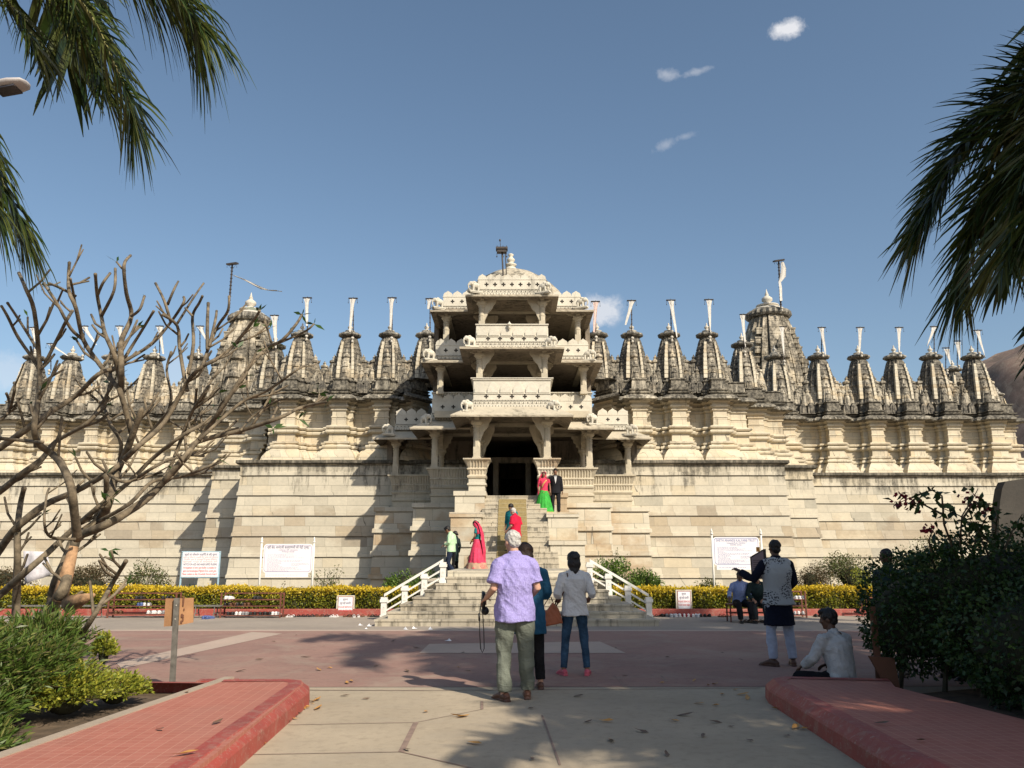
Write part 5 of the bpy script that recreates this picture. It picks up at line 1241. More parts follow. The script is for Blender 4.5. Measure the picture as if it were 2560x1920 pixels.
bigboard('white rule board with pale violet print on the left, its two posts in the hedge', 571, 673, 1175, 1247, 24.3, (566, 679), 'श्री सेठ आनंदजी कल्याणजी की पेढ़ी ट्रस्ट', ('रजिस्टर्ड नंबर अहमदाबाद', 'राणकपुर सादड़ी'), 'ink', 'inkpale', 1165, 1275)
bigboard('white rule board headed SHETH ANANDJI KALYANJI TRUST in English on the right', 1539, 1643, 1160, 1231, 24.3, (1537, 1643), 'SHETH ANANDJI KALYANJI TRUST', ('RANAKPUR TEMPLE', 'SADRI (RAJ.)'), 'inkblue', 'inkblue', 1147, 1267)
def board3():
    Y = 24.4; a = da(396, 1193, Y); b = da(470, 1246, Y); x0, x1, z1, z0 = a.x, b.x, a.z, b.z; T = thing('notice_board', 'white notice board with red print on a pale blue frame, left', 'sign board', ((x0+x1)/2, Y, 0))
    for x in (x0-.02, x1+.02): m = MB(); m.b2(x-.02, x+.02, Y-.0, Y+.04, .1, z1+.03); m.build('post', M['postblue'], T)
    m = MB(); m.b2(x0, x1, Y-.02, Y, z0, z1); m.build('sign_face', M['board'], T)
    for za, zb_ in ((z1+.001, z1+.03), (z0-.025, z0-.001)): m = MB(); m.b2(x0-.04, x1+.04, Y-.012, Y+.02, za, zb_); m.build('frame_bar', M['postblue'], T)
    cx = (x0+x1)/2; w = x1-x0; h = z1-z0
    rows = [('वृद्धों एवं विकलांग यात्रियों के लिए सूचना', .10, .9, 'ink', .085), ('वृद्ध एवं विकलांग यात्रियों हेतु प्रवेश की व्यवस्था', .21, .95, 'inkpink', .06), ('दक्षिण द्वार से उपलब्ध है कृपया चौकीदार', .30, .92, 'inkpink', .06), ('सुरक्षा गार्ड से सम्पर्क करें', .39, .95, 'inkpink', .06), ('NOTICE FOR AGED AND HANDICAPPED PILGRIMS', .50, .92, 'ink', .085), ('Arrangement of entry pass facility is available for', .63, .92, 'inkred', .085), ('aged and handicapped Pilgrims from south gate', .76, .92, 'inkred', .085), ('Please contact on duty Chowkidar Security Guard', .89, .94, 'inkred', .085)]
    for t, f, ww, mt, s in rows: text(t, (cx, Y-.021, z1-f*h), s, mt, T, w*ww)
board3()
def smallnotice(label, xl, xr, yt, yb):
    Y = 22.84; a = da(xl, yt, Y); b = da(xr, yb, Y); x0, x1, z1, z0 = a.x, b.x, a.z, b.z; T = thing('shoe_notice', label, 'sign', ((x0+x1)/2, Y, .15), group='small red bordered notices asking for shoes to be removed')
    m = MB(); m.b2(x0, x1, Y-.03, Y+.04, z0-.03, z1); m.build('stone_slab', M['white'], T)
    m = MB(); m.b2(x0+.04, x1-.03, Y-.036, Y-.0302, z0-.01, z1-.03); m.build('frame', M['maroon'], T)
    m = MB(); m.b2(x0+.055, x1-.045, Y-.041, Y-.0362, z0+.005, z1-.045); m.build('sign_face', M['board'], T)
    w = x1-x0-.1; h = z1-z0; cx = (x0+x1)/2
    for t, f, ww, s in (('सूचना', .22, .35, .075), ('जूते यहाँ उतारिये', .42, .75, .075), ('PLEASE REMOVE', .62, .92, .07), ('YOUR SHOES HERE', .80, .92, .07)): text(t, (cx, Y-.042, z1-f*h), s, 'ink' if f < .5 else 'inkred', T, w*ww)
smallnotice('small red bordered stone notice before the hedge left of the stairs', 728, 765, 1286, 1327)
smallnotice('small red bordered stone notice before the hedge right of the stairs', 1459, 1495, 1274, 1315)

# plywood board on a metal post, seen from behind, on the left
p = dg(373, 1467, .16); T = thing('post_board', 'brown board fixed to a bare metal post at the end of the left red walk', 'sign post', (p.x, p.y, .1)); Yp = p.y
a = da(382, 1292, Yp); m = MB(); m.box(((p.x+a.x)/2, Yp, (a.z+.1)/2), (.055, .035, a.z-.1+.0)); 
m = MB(); m.prism([(p.x-.028, .1), (p.x+.028, .1), (a.x+.03, a.z), (a.x-.026, a.z)], Yp-.02, Yp+.02, 'y'); m.build('post', M['grey'], T)
tl, tr, bl, br = da(356, 1293, Yp), da(411, 1292, Yp), da(352, 1354, Yp), da(410, 1346, Yp); md = da(384, 1293, Yp), da(381, 1352, Yp)
m = MB(); m.prism([(bl.x, bl.z), (md[1].x, md[1].z), (md[0].x, md[0].z), (tl.x, tl.z)], Yp+.022, Yp+.034, 'y'); m.build('board', M['card'], T)
m = MB(); vs = [(md[1].x, Yp+.022, md[1].z), (br.x, Yp+.10, br.z), (tr.x, Yp+.10, tr.z), (md[0].x, Yp+.022, md[0].z)]; vs += [(x, y+.012, z) for x, y, z in vs]; m.add(vs, [(0, 1, 2, 3), (7, 6, 5, 4), (0, 4, 5, 1), (1, 5, 6, 2), (2, 6, 7, 3), (3, 7, 4, 0)]); m.build('board', M['card'], T)
m = MB()
for i, (u, v, w, h) in enumerate(((.035, .72, .018, .14), (.05, .55, .012, .03), (.03, .30, .02, .05), (.045, .16, .015, .09), (.03, .08, .02, .04))):
    x = md[1].x+u; z = md[1].z+v*(md[0].z-md[1].z); y = Yp+.022+.078*(u/(br.x-md[1].x)); m.b2(x, x+w, y-.006, y-.0005, z, z+h*.8)
m.build('print', M['cardmark'], T); m = MB()
for f in (.25, .75): m.ell((p.x+(a.x-p.x)*.7, Yp-.022, md[1].z+f*(md[0].z-md[1].z)), (.008, .006, .008), 8, 5)
m.build('bolt', M['finial'], T)

# tilted info panel behind the guide
T = thing('info_panel', 'dark framed tilted information panel half hidden by the man in the waistcoat', 'sign board', (5.1, 15.5, 0)); Y = 15.5
c = [da(x, y, Y) for x, y in ((1621, 1203), (1650, 1186), (1655, 1248), (1625, 1252))]
m = MB(); v = [(q.x, Y, q.z) for q in c]; m.prism([(q.x, q.z) for q in c], Y, Y+.03, 'y'); m.build('frame', M['iron'], T)
cc = sum(c, Vector())/4; m = MB(); m.prism([(cc.x+(q.x-cc.x)*.86, cc.z+(q.z-cc.z)*.9) for q in c], Y-.004, Y-.001, 'y'); m.build('sign_face', plain('panel_mauve', (.20, .15, .17), .6), T)
m = MB()
for i in range(9): z = c[3].z+(c[0].z-c[3].z)*(.12+i*.09); m.b2(cc.x-.09, cc.x+.08, Y-.0065, Y-.0045, z+.0, z+.010)
m.build('small_print', M['iron'], T); m = MB(); m.tube([(c[1].x+.03, Y+.04, 0), (c[1].x+.03, Y+.04, c[1].z)], .02, 8); m.build('post', M['iron'], T)
q = da(1638, 1192, Y); m = MB(); m.b2(q.x-.028, q.x+.03, Y, Y+.03, q.z+.0, q.z+.085); m.build('top_lamp', plain('orange_block', (.62, .27, .05), .6), T)

# horn loudspeaker on its bracket
q = da(1970, 1238, 40.5); T = thing('loudspeaker', 'grey horn loudspeaker on a bracket against the right wall', 'loudspeaker', tuple(q)); m = MB(); Mx = Matrix.Rotation(R(8), 3, 'Y')
m.ell((q.x, 40.5, q.z), (.30, .10, .46), 18, 10); m.tube([(q.x, 40.6, q.z), (q.x+.1, 41.1, q.z+.05)], [.22, .08], 12); m.build('horn', M['grey'], T, True)
m = MB(); m.b2(q.x+.15, q.x+.6, 40.9, 41.0, q.z+.28, q.z+.34); m.b2(q.x+.15, q.x+.6, 40.9, 41.0, q.z+.12, q.z+.18); m.b2(q.x+.5, q.x+.56, 40.9, 42.0, q.z+.1, q.z+.36); m.build('bracket', M['iron'], T)
# tall round topped stone at the right edge; palm shade is put into its dark colour
pts = [da(x, y, 31) for x, y in ((2160, 1345), (2158, 1180), (2158, 1110), (2161, 1080), (2165, 1055), (2172, 1040), (2212, 1034), (2400, 1030), (2400, 1345))]
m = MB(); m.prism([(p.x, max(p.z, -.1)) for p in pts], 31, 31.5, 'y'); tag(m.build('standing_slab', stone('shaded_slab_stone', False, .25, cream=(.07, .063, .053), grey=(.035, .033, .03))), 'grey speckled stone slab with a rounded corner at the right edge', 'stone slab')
# white sheet behind the trunks at left
m = MB(); c = [da(x, y, 24.9) for x, y in ((50, 1190), (100, 1192), (116, 1240), (52, 1262))]; v = []
for k in range(9):
    for j in range(7):
        t, s = k/8, j/6; p = c[0].lerp(c[1], t).lerp(c[3].lerp(c[2], t), s); v.append((p.x, 24.9+.05*math.sin(t*9+s*2), p.z))
m.add(v, [(k*7+j, k*7+j+1, (k+1)*7+j+1, (k+1)*7+j) for k in range(8) for j in range(6)]); me = m.mesh('white_sheet', True); o = link('white_sheet', me, plain('grey_white_sheet', (.55, .53, .55), .8)); sm = o.modifiers.new('s', 'SOLIDIFY'); sm.thickness = .012
tag(o, 'greyish white sheet hanging behind the leaning trunks on the left', 'sheet')
# street lamp head
Y = 5.2; a = da(-60, 190, Y); b = da(70, 177, Y); T = thing('street_lamp', 'flat grey street lamp head poking in at the left edge among palm fronds', 'street lamp', (-4.1, Y, 0))
d = (da(68, 178, Y)-da(0, 190, Y)); c0 = da(0, 190, Y); u = d.normalized(); m = MB()
cs = [c0+u*t for t in (-.25, -.05, .0, .09, .17, .195)]; m.tube(cs, [(.03, .03), (.035, .04), (.03, .085), (.03, .09), (.022, .07), (.008, .03)], 14, xax=(0, 0, 1)); m.build('lamp_head', plain('lamp_grey', (.42, .40, .40), .45, .05), T, True)
m = MB(); e = c0+u*.06+Vector((0, -.0, -.031)); m.box(e, (.14, .11, .012), M=Matrix.Rotation(-math.atan2(u.z, u.x), 3, 'Y')); m.build('lens', plain('lamp_lens', (.05, .05, .06), .15), T)
m = MB(); m.tube([c0-u*.25, c0-u*.9, (c0.x-1.35, Y, c0.z-.9), (c0.x-1.35, Y, 0)], [.03, .03, .045, .06], 10); m.build('pole', M['grey'], T)

# ---------- shoe racks, low benches, shoes
def rack(label, xl, xr, Y=22.1, h=.62, shelves=(.08, .28, .44), mat='rust', deep=.30):
    a = da(xl, 1330, Y).x; b = da(xr, 1330, Y).x; T = thing('shoe_rack', label, 'shoe rack', ((a+b)/2, Y, 0), group='low metal shoe racks before the hedge'); w = .018
    for x in (a, b):
        for y in (Y-deep/2, Y+deep/2): m = MB(); m.b2(x-w, x+w, y-w, y+w, 0, h); m.build('leg', M[mat], T)
    for z in shelves:
        m = MB(); m.b2(a, b, Y-deep/2-.01, Y-deep/2+.03, z-.02, z); m.b2(a, b, Y+deep/2-.03, Y+deep/2+.01, z-.02, z)
        n = 3
        for i in range(1, n): y = Y-deep/2+deep*i/n; m.b2(a, b, y-.012, y+.012, z-.012, z-.002)
        m.build('shelf', M[mat], T)
    m = MB(); m.b2(a, b, Y+deep/2-.015, Y+deep/2+.015, h-.03, h); m.build('top_rail', M[mat], T); return a, b, Y, shelves
racks = [rack('rusty shoe rack behind the brown board, under the bare tree', 238, 383, shelves=(.10, .30, .46)), rack('rusty shoe rack below the left rule board', 480, 608, shelves=(.07, .30, .46)), rack('rusty shoe rack behind the seated man on the right', 1702, 1738, 22.2, .66, (.08, .30, .46)), rack('rusty rack post beside the dark hedge on the right', 1868, 1960, 22.2, .5, (.08, .25))]
def bench(label, xl, xr, Y, h=.32, mat='grey', seatmat=None, deep=.26):
    a = da(xl, 1330, Y).x; b = da(xr, 1330, Y).x; T = thing('low_bench', label, 'bench', ((a+b)/2, Y, 0), group='low benches for taking off shoes'); w = .015
    m = MB(); m.b2(a, b, Y-deep/2, Y+deep/2, h-.03, h); m.build('seat', M[seatmat or mat], T)
    for x in (a+.15, b-.15): m = MB(); m.tube([(x-.03, Y-deep/2, 0), (x, Y-deep/2+.02, h*.5), (x, Y-deep/2+.02, h-.03)], w, 6); m.tube([(x+.03, Y+deep/2, 0), (x, Y+deep/2-.02, h*.5), (x, Y+deep/2-.02, h-.03)], w, 6); m.tube([(x, Y-deep/2, .12), (x, Y+deep/2, .12)], w*.8, 6); m.build('leg', M[mat], T)
bench('grey pipe bench before the hedge behind the lower left bush', 108, 226, 21.9); bench('grey pipe bench between the brown board and the middle shoe rack', 412, 478, 21.9)
bench('grey pipe bench at the far left behind the bush', 20, 100, 21.9)
shoecols = {'black': (.025, .023, .022), 'white': (.72, .70, .68), 'brown': (.13, .06, .03), 'blue': (.08, .12, .28), 'red': (.42, .03, .05), 'grey': (.25, .25, .26)}
shoemat = {k: plain('shoe_'+k, v, .6, .1) for k, v in shoecols.items()}
def shoe_mesh(kind):
    m = MB()
    if kind == 0: m.tube([(-.12, 0, .035), (-.09, 0, .045), (.0, 0, .04), (.08, 0, .03), (.13, 0, .022)], [(.02, .018), (.036, .042), (.034, .038), (.038, .028), (.02, .015)], 9, xax=(0, 1, 0)); m.prism([(-.13, -.03), (-.05, -.032), (.06, -.04), (.12, -.03), (.14, 0), (.12, .03), (.06, .04), (-.05, .032), (-.13, .03)], 0, .018, 'z')
    else:
        m.prism([(-.12, -.03), (-.03, -.03), (.07, -.042), (.12, -.03), (.13, 0), (.12, .03), (.07, .042), (-.03, .03), (-.12, .03)], 0, .02, 'z'); m.tube([(.02, -.042, .015), (.04, -.02, .05), (.05, 0, .058), (.04, .02, .05), (.02, .042, .015)], [(.018, .006)]*5, 6, xax=(1, 0, 0)); m.tube([(-.09, -.032, .015), (-.10, 0, .045), (-.09, .032, .015)], [(.012, .005)]*3, 6, xax=(1, 0, 0))
    return m.mesh('shoe', kind == 0)
SM = [shoe_mesh(0), shoe_mesh(1)]; SMC = {}
def shoes(x, y, z, col, kind, where, rz=None):
    """a pair: two shoes, each a thing"""
    key = (kind, col)
    if key not in SMC: me = SM[kind].copy(); me.materials.clear(); me.materials.append(shoemat[col]); SMC[key] = me
    a = R(90)+random.uniform(-.35, .35) if rz is None else rz
    for s in (-1, 1):
        o = bpy.data.objects.new('shoe', SMC[key]); COL.objects.link(o); o.location = (x+s*.055*math.sin(a)+random.uniform(-.01, .01), y-s*.055*math.cos(a)*1+random.uniform(-.02, .02), z); o.rotation_euler = (0, 0, a+random.uniform(-.15, .15))
        tag(o, f'{col} {"shoe" if kind == 0 else "sandal"} {where}', 'shoe' if kind == 0 else 'sandal', f'{col} {"shoes" if kind == 0 else "sandals"} {where}')
for px in (610, 622, 642, 650, 658, 668, 676, 690, 700, 708, 750, 757, 764, 778, 800, 808, 815): shoes(da(px, 1330, 22.4).x, 22.4+random.uniform(-.08, .1), 0, random.choice(('black', 'black', 'brown', 'black')), 1, 'on the ground along the red kerb left of the stairs')
for px in (627, 722, 770): shoes(da(px, 1330, 22.3).x, 22.3, 0, 'white', 1, 'on the ground along the red kerb left of the stairs')
for px in (1397, 1405): shoes(da(px, 1330, 22.4).x, 22.35, 0, 'black', 1, 'at the foot of the right railing')
for i, px in enumerate((1424, 1434, 1444, 1452, 1462, 1473, 1482, 1490, 1500, 1508, 1518, 1527, 1560)): shoes(da(px, 1330, 22.4).x, 22.4+random.uniform(-.08, .08), 0, ('black', 'black', 'grey', 'white', 'white', 'red', 'white', 'red', 'white', 'white', 'black', 'black', 'brown')[i], 0 if i not in (0, 12) else 1, 'on the ground along the red kerb right of the stairs')
for px in (1765, 1778, 1792): shoes(da(px, 1330, 22.4).x, 22.35, 0, 'black', 0, 'on the ground behind the seated man')
for (ra, ks, nm) in ((racks[0], ((.12, 0, 'brown'), (.42, 2, 'black'), (.45, 1, 'blue'), (.53, 1, 'white'), (.62, 0, 'white'), (.72, 0, 'white'), (.8, 2, 'black'), (.86, 2, 'black'), (.84, 0, 'grey'), (.92, 0, 'black')), 'on the rack behind the brown board'), (racks[1], ((.08, 1, 'black'), (.1, 2, 'white'), (.2, 1, 'brown'), (.3, 1, 'black'), (.42, 1, 'brown'), (.58, 2, 'black'), (.15, 0, 'black'), (.28, 0, 'white'), (.4, 0, 'grey'), (.52, 0, 'black'), (.68, 0, 'black'), (.78, 0, 'black'), (.9, 0, 'white')), 'on the rack below the left rule board'), (racks[2], ((.3, 0, 'white'), (.8, 0, 'white'), (.5, 1, 'black'), (.4, 2, 'white'), (.8, 2, 'white')), 'on the rack behind the seated man')):
    a, b, Y, sh = ra
    for t, k, c in ks: shoes(a+(b-a)*t, Y, sh[min(k, len(sh)-1)]+.002, c, 0, nm)
for px, Y in ((445, 21.6), (452, 21.7)): shoes(da(px, 1330, Y).x, Y, 0, 'blue', 0, 'under the pipe bench beside the brown board')
# crumpled white papers and caps on the paving
for i, (x, y, w) in enumerate(((779, 1352, 5), (798, 1354, 7), (822, 1350, 5), (790, 1360, 4), (877, 1361, 7), (895, 1359, 6), (930, 1361, 8), (968, 1386, 7))):
    p = dg(x, y); m = MB(); r = w*DD*p.y/FP*.9
    vs = [(-r, -r*.6, .004), (r, -r*.5, .004), (r*1.2, r*.5, .006), (-r*.8, r*.6, .004), (-r*.3, 0, r*.9), (r*.3, -.1*r, r*.25)]
    m.add(vs, [(0, 1, 5), (1, 2, 5), (2, 3, 5), (3, 4, 5), (0, 5, 4), (0, 4, 3), (0, 3, 2), (0, 2, 1)]); me = m.mesh('paper_scrap'); o = link('paper_scrap', me, M['paper']); o.location = (p.x, p.y, .01); o.rotation_euler = (0, 0, i*1.3)
    tag(o, 'crumpled white paper scrap lying alone on the pink paving' if i == 7 else 'crumpled white paper scrap on the paving before the left end of the stairs', 'paper', None if i == 7 else 'white paper scraps before the stairs')
# fallen leaves
lm = []
for k in range(4):
    m = MB(); L = .05+.012*k; vs = [(-L, 0, .004), (-L*.4, -.018-.004*k, .014), (L*.4, -.018, .010), (L, 0, .012+.01*(k % 2)), (L*.4, .018, .016), (-L*.4, .018+.003*k, .008), (0, 0, .004)]
    m.add(vs, [(0, 1, 6), (1, 2, 6), (2, 3, 6), (3, 4, 6), (4, 5, 6), (5, 0, 6)]); lm.append(m.mesh('fallen_leaf'))
def fleaf(p, kind, where, s=1.0):
    mat = 'fallen' if kind == 'yellow' else 'fallenb'; key = ('leaf', len(SMC), kind); me0 = random.choice(lm)
    kk = ('l', me0.name, kind)
    if kk not in SMC: me = me0.copy(); me.materials.clear(); me.materials.append(M[mat]); SMC[kk] = me
    o = bpy.data.objects.new('fallen_leaf', SMC[kk]); COL.objects.link(o); o.location = (p[0], p[1], p[2]); o.rotation_euler = (random.uniform(-.25, .25), random.uniform(-.2, .2), random.uniform(0, 6.28)); o.scale = (s, s, s)
    tag(o, f'{kind} dry leaf lying {where}', 'leaf', f'{kind} dry leaves {where}')
W1, W2, W3, W4 = 'on the pale concrete path', 'on the pink paving', 'on the left red walk', 'on the right red walk'
for x, y in ((688, 1530), (684, 1513), (562, 1594), (990, 1547), (1001, 1548), (1025, 1606), (920, 1538), (1310, 1558), (1455, 1557), (1510, 1520), (1547, 1524), (1560, 1500), (1675, 1531), (1685, 1530), (1735, 1575), (1718, 1572), (1590, 1490), (1605, 1500), (1615, 1508)): fleaf(dg(x, y, .012), 'yellow', W1, random.uniform(.8, 1.2))
for x, y in ((650, 1505), (745, 1503), (790, 1510), (880, 1620), (1250, 1504), (1270, 1560), (1520, 1590), (1620, 1600), (1700, 1590), (1385, 1580), (1150, 1530), (1480, 1545), (1545, 1560), (1320, 1600), (1440, 1630), (1150, 1640), (1580, 1570), (620, 1560)): fleaf(dg(x, y, .012), 'brown', W1, random.uniform(.6, 1.1))
for x, y in ((712, 1443), (688, 1447), (750, 1475), (760, 1472), (990, 1442), (1530, 1480), (1545, 1478), (1500, 1470), (1430, 1475)): fleaf(dg(x, y, .012), 'yellow', W2, random.uniform(.8, 1.2))
for x, y in ((590, 1386), (640, 1372), (700, 1395), (660, 1420), (900, 1400), (850, 1385), (1000, 1410), (1010, 1450), (1330, 1400), (1400, 1430), (1440, 1420), (1480, 1440), (1350, 1460), (1560, 1410), (1600, 1425), (520, 1450), (560, 1425), (880, 1450), (810, 1440)): fleaf(dg(x, y, .012), 'brown', W2, random.uniform(.6, 1.1))
for x, y in ((398, 1629), (405, 1495)): fleaf(dg(x, y, .212), 'yellow', W3, 1.1)
for x, y in ((345, 1575), (285, 1500), (470, 1560)): fleaf(dg(x, y, .212), 'brown', W3, .8)
for x, y in ((1990, 1600), (1905, 1563)): fleaf(dg(x, y, .212), 'brown', W4, 1)
for _ in range(22):
    t = random.random(); fleaf((-2.17+.12*t+.02+random.uniform(0, .06), 9.6-4*t, .012), random.choice(('yellow', 'brown')), 'against the kerb of the left red walk', random.uniform(.5, .9))
def V3(*a): return Vector(a)
def rtube(m, pts, rads, n=12, xax=None):
    """tube with rounded ends"""
    pts = [Vector(p) for p in pts]; rads = [r if isinstance(r, (tuple, list)) else (r, r) for r in rads]
    def end(p, q, r):
        d = (p-q).normalized(); k = min(r)
        return [(p+d*k*math.sin(a), (r[0]*math.cos(a), r[1]*math.cos(a))) for a in (R(35), R(62), R(84))]
    A_ = end(pts[0], pts[1], rads[0])[::-1]; B_ = end(pts[-1], pts[-2], rads[-1])
    m.tube([a for a, _ in A_]+pts+[a for a, _ in B_], [r for _, r in A_]+rads+[r for _, r in B_], n, xax=xax)
def remesh(mb, voxel, smooth=3, wr=None, scale=1.0):
    me = mb.mesh('tmp'); o = bpy.data.objects.new('tmp', me); COL.objects.link(o)
    r = o.modifiers.new('r', 'REMESH'); r.mode = 'VOXEL'; r.voxel_size = voxel; r.use_smooth_shade = True
    if smooth: s = o.modifiers.new('s', 'SMOOTH'); s.iterations = smooth; s.factor = .5
    me2 = bpy.data.meshes.new_from_object(o.evaluated_get(bpy.context.evaluated_depsgraph_get())); bpy.data.objects.remove(o)
    if wr:
        amp, sc, sd = wr; off = Vector((sd*3.1, sd*7.7, sd))
        nr = [v.normal.copy() for v in me2.vertices]
        for v, n in zip(me2.vertices, nr):
            c = v.co; w = Vector((c.x*sc+.6*c.z*sc, c.y*sc, c.z*sc*.55))
            f = mnoise.noise(w+off)+.5*(1-2*abs(mnoise.noise(w*1.7+off)))-.25
            v.co = c+n*amp*f
    me2.polygons.foreach_set('use_smooth', [True]*len(me2.polygons)); me2.update(); return me2
SKIN = {'light': plain('fair_skin', (.52, .30, .21), .55, .06, 20, bump=.05), 'brown': plain('brown_skin', (.24, .12, .07), .5, .06, 20, bump=.05), 'dark': plain('dark_skin', (.10, .05, .03), .5, .06, 20, bump=.05)}
HAIR = {'white': plain('grey_white_hair', (.50, .48, .45), .7, .25, 40, bump=.6, bscale=90), 'black': plain('black_hair', (.012, .010, .009), .45, .2, 40, bump=.5, bscale=90), 'brown': plain('brown_hair', (.055, .028, .016), .5, .35, 30, bump=.5, bscale=90)}
FEAT = plain('eye_dark', (.02, .012, .01), .3, 0, bump=0); LIP = plain('lip', (.26, .09, .07), .5, 0, bump=0)
def folds(k, b, pos, st=.8):
    a = k.noise(k.vmul(pos, (9, 9, 4.5)), 1.0, 3, .55, 1.6); w = k.noise(k.vmul(pos, (5, 5, 11)), 1.0, 2, .5, 2.2); f = k.noise(pos, 160, 2)
    r1 = k.math('ABSOLUTE', k.math('SUBTRACT', a, .5)); r2 = k.math('ABSOLUTE', k.math('SUBTRACT', w, .5))
    k.bump(k.math('ADD', k.math('MULTIPLY', k.math('ADD', r1, r2), 2.2), k.math('MULTIPLY', f, .12)), b, st, .028)
def cloth_mat(name, col, var=.1, sc=6, weave=True, rough=.9):
    m, nt, b = newmat('fabric_'+name); k = NT(nt); pos = k.n('ShaderNodeTexCoord').outputs['Object']; f = k.noise(pos, sc, 4)
    k.l(k.ramp(f, [(.3, tuple(c*(1-var*1.8) for c in col)), (.7, tuple(min(1, c*(1+var)) for c in col))]), b.inputs['Base Color']); b.inputs['Roughness'].default_value = rough; b.inputs['Specular IOR Level'].default_value = .15
    folds(k, b, pos, .38); return m
def J0(H=1.75):
    s = H/1.75
    J = dict(pelvis=V3(0, 0, .93), waist=V3(0, 0, 1.07), chest=V3(0, 0, 1.28), shc=V3(0, -.01, 1.42), neck=V3(0, 0, 1.49), head=V3(0, .02, 1.635))
    for n, g in (('R', 1), ('L', -1)):
        J.update({'hip'+n: V3(.09*g, 0, .91), 'kn'+n: V3(.11*g, .02, .49), 'an'+n: V3(.12*g, -.02, .09), 'to'+n: V3(.15*g, .14, .03), 'sh'+n: V3(.185*g, -.01, 1.425), 'el'+n: V3(.24*g, -.04, 1.13), 'wr'+n: V3(.24*g, .05, .88)})
    return J, s
def hand(m, wr, d, n, side, curl=.5, k=1.0):
    d = d.normalized(); n = (n-d*n.dot(d)).normalized(); w = d.cross(n)*side
    m.tube([wr-d*.01, wr+d*.03*k, wr+d*.085*k], [(.019*k, .024*k), (.016*k, .036*k), (.014*k, .040*k)], 8, xax=tuple(n))
    for i, (o, L) in enumerate(((.029, .068), (.010, .078), (-.010, .072), (-.028, .056))):
        b = wr+d*.08*k+w*o*k; dd = d+w*o*2.2; pts = [b]
        for s in range(3): dd = (dd+n*curl*(.5+.35*s)).normalized(); b = b+dd*L*k*(.42, .32, .26)[s]; pts.append(b)
        m.tube(pts, [.0105*k, .0098*k, .009*k, .007*k], 6)
    b = wr+d*.02*k+w*.028*k; dd = (d*.7+w*.8+n*.25).normalized(); p2 = b+dd*.035*k; p3 = p2+(dd+d*.5+n*curl*.6).normalized()*.034*k; m.tube([b, p2, p3], [.013*k, .011*k, .009*k], 6)
def torso_tube(m, J, g, infl=0, zlow=None, flare=0, belly=0, top=True):
    p = [J['pelvis']+V3(0, 0, -.06), J['pelvis'], J['waist'], (J['waist']+J['chest'])/2, J['chest'], (J['chest']*.4+J['shc']*.6), J['shc']+V3(0, 0, .01)]
    r = [(.155, .11), (.168, .115), (.150, .105), (.158, .115), (.175, .122), (.165, .105), (.11, .07)]
    r = [((a*g+infl), (b*g+infl+belly*(.02 if 0 < i < 4 else 0))) for i, (a, b) in enumerate(r)]
    if zlow is not None:
        q = V3(J['pelvis'].x, J['pelvis'].y, zlow) if not isinstance(zlow, Vector) else zlow
        p = [q]+p[1:]; r = [(r[1][0]+flare, r[1][1]+flare)]+r[1:]
    m.tube(p, r, 20, xax=tuple((J['shR']-J['shL']).normalized()))
    dn = V3(0, 0, -.012*g); i2 = infl*.6
    rtube(m, [J['shL'].lerp(J['shc'], .12)+dn, J['shc'].lerp(J['shL'], .45)+V3(0, 0, .004), J['shc']+V3(0, 0, .02), J['shc'].lerp(J['shR'], .45)+V3(0, 0, .004), J['shR'].lerp(J['shc'], .12)+dn], [.046*g+i2, .052*g+i2, .056*g+i2, .052*g+i2, .046*g+i2], 12)
    nd = (J['neck']-J['shc']).normalized(); m.tube([J['shc']+V3(0, 0, -.02), J['shc']+V3(0, 0, .035)+nd*.01, J['shc']+nd*.075], [(.14*g+i2, .066*g+i2), (.088+i2, .062+i2), (.048+i2*.6, .05+i2*.6)], 16, xax=tuple((J['shR']-J['shL']).normalized()))
def limb(m, a, b, c, ra, rb, rc, infl=0, fr=1.0, n=12):
    """fr: how far down the limb (0..2)"""
    if fr <= 1: e = a.lerp(b, fr); u = (a-b).normalized(); m.tube([a+u*(ra+infl)*.42, a+u*(ra+infl)*.22, a.lerp(b, .06), a.lerp(b, .24), a.lerp(b, .5*fr), e, e+(b-a).normalized()*.004], [(ra+infl)*.35, (ra+infl)*.75, (ra+infl)*.96, ra+infl, (ra+(rb-ra)*.5*fr)+infl, ra+(rb-ra)*fr+infl*1.35, (ra+(rb-ra)*fr)*.8], n)
    else:
        e = b.lerp(c, fr-1); re = rb+(rc-rb)*(fr-1)
        u = (a-b).normalized(); m.tube([a+u*(ra+infl)*.42, a+u*(ra+infl)*.22, a.lerp(b, .06), a.lerp(b, .24), a.lerp(b, .5), b, b.lerp(e, .5), e], [(ra+infl)*.35, (ra+infl)*.75, (ra+infl)*.96, ra+infl, (ra+rb)/2+infl, rb+infl, (rb+re)/2*1.06+infl, re+infl*1.1], n)
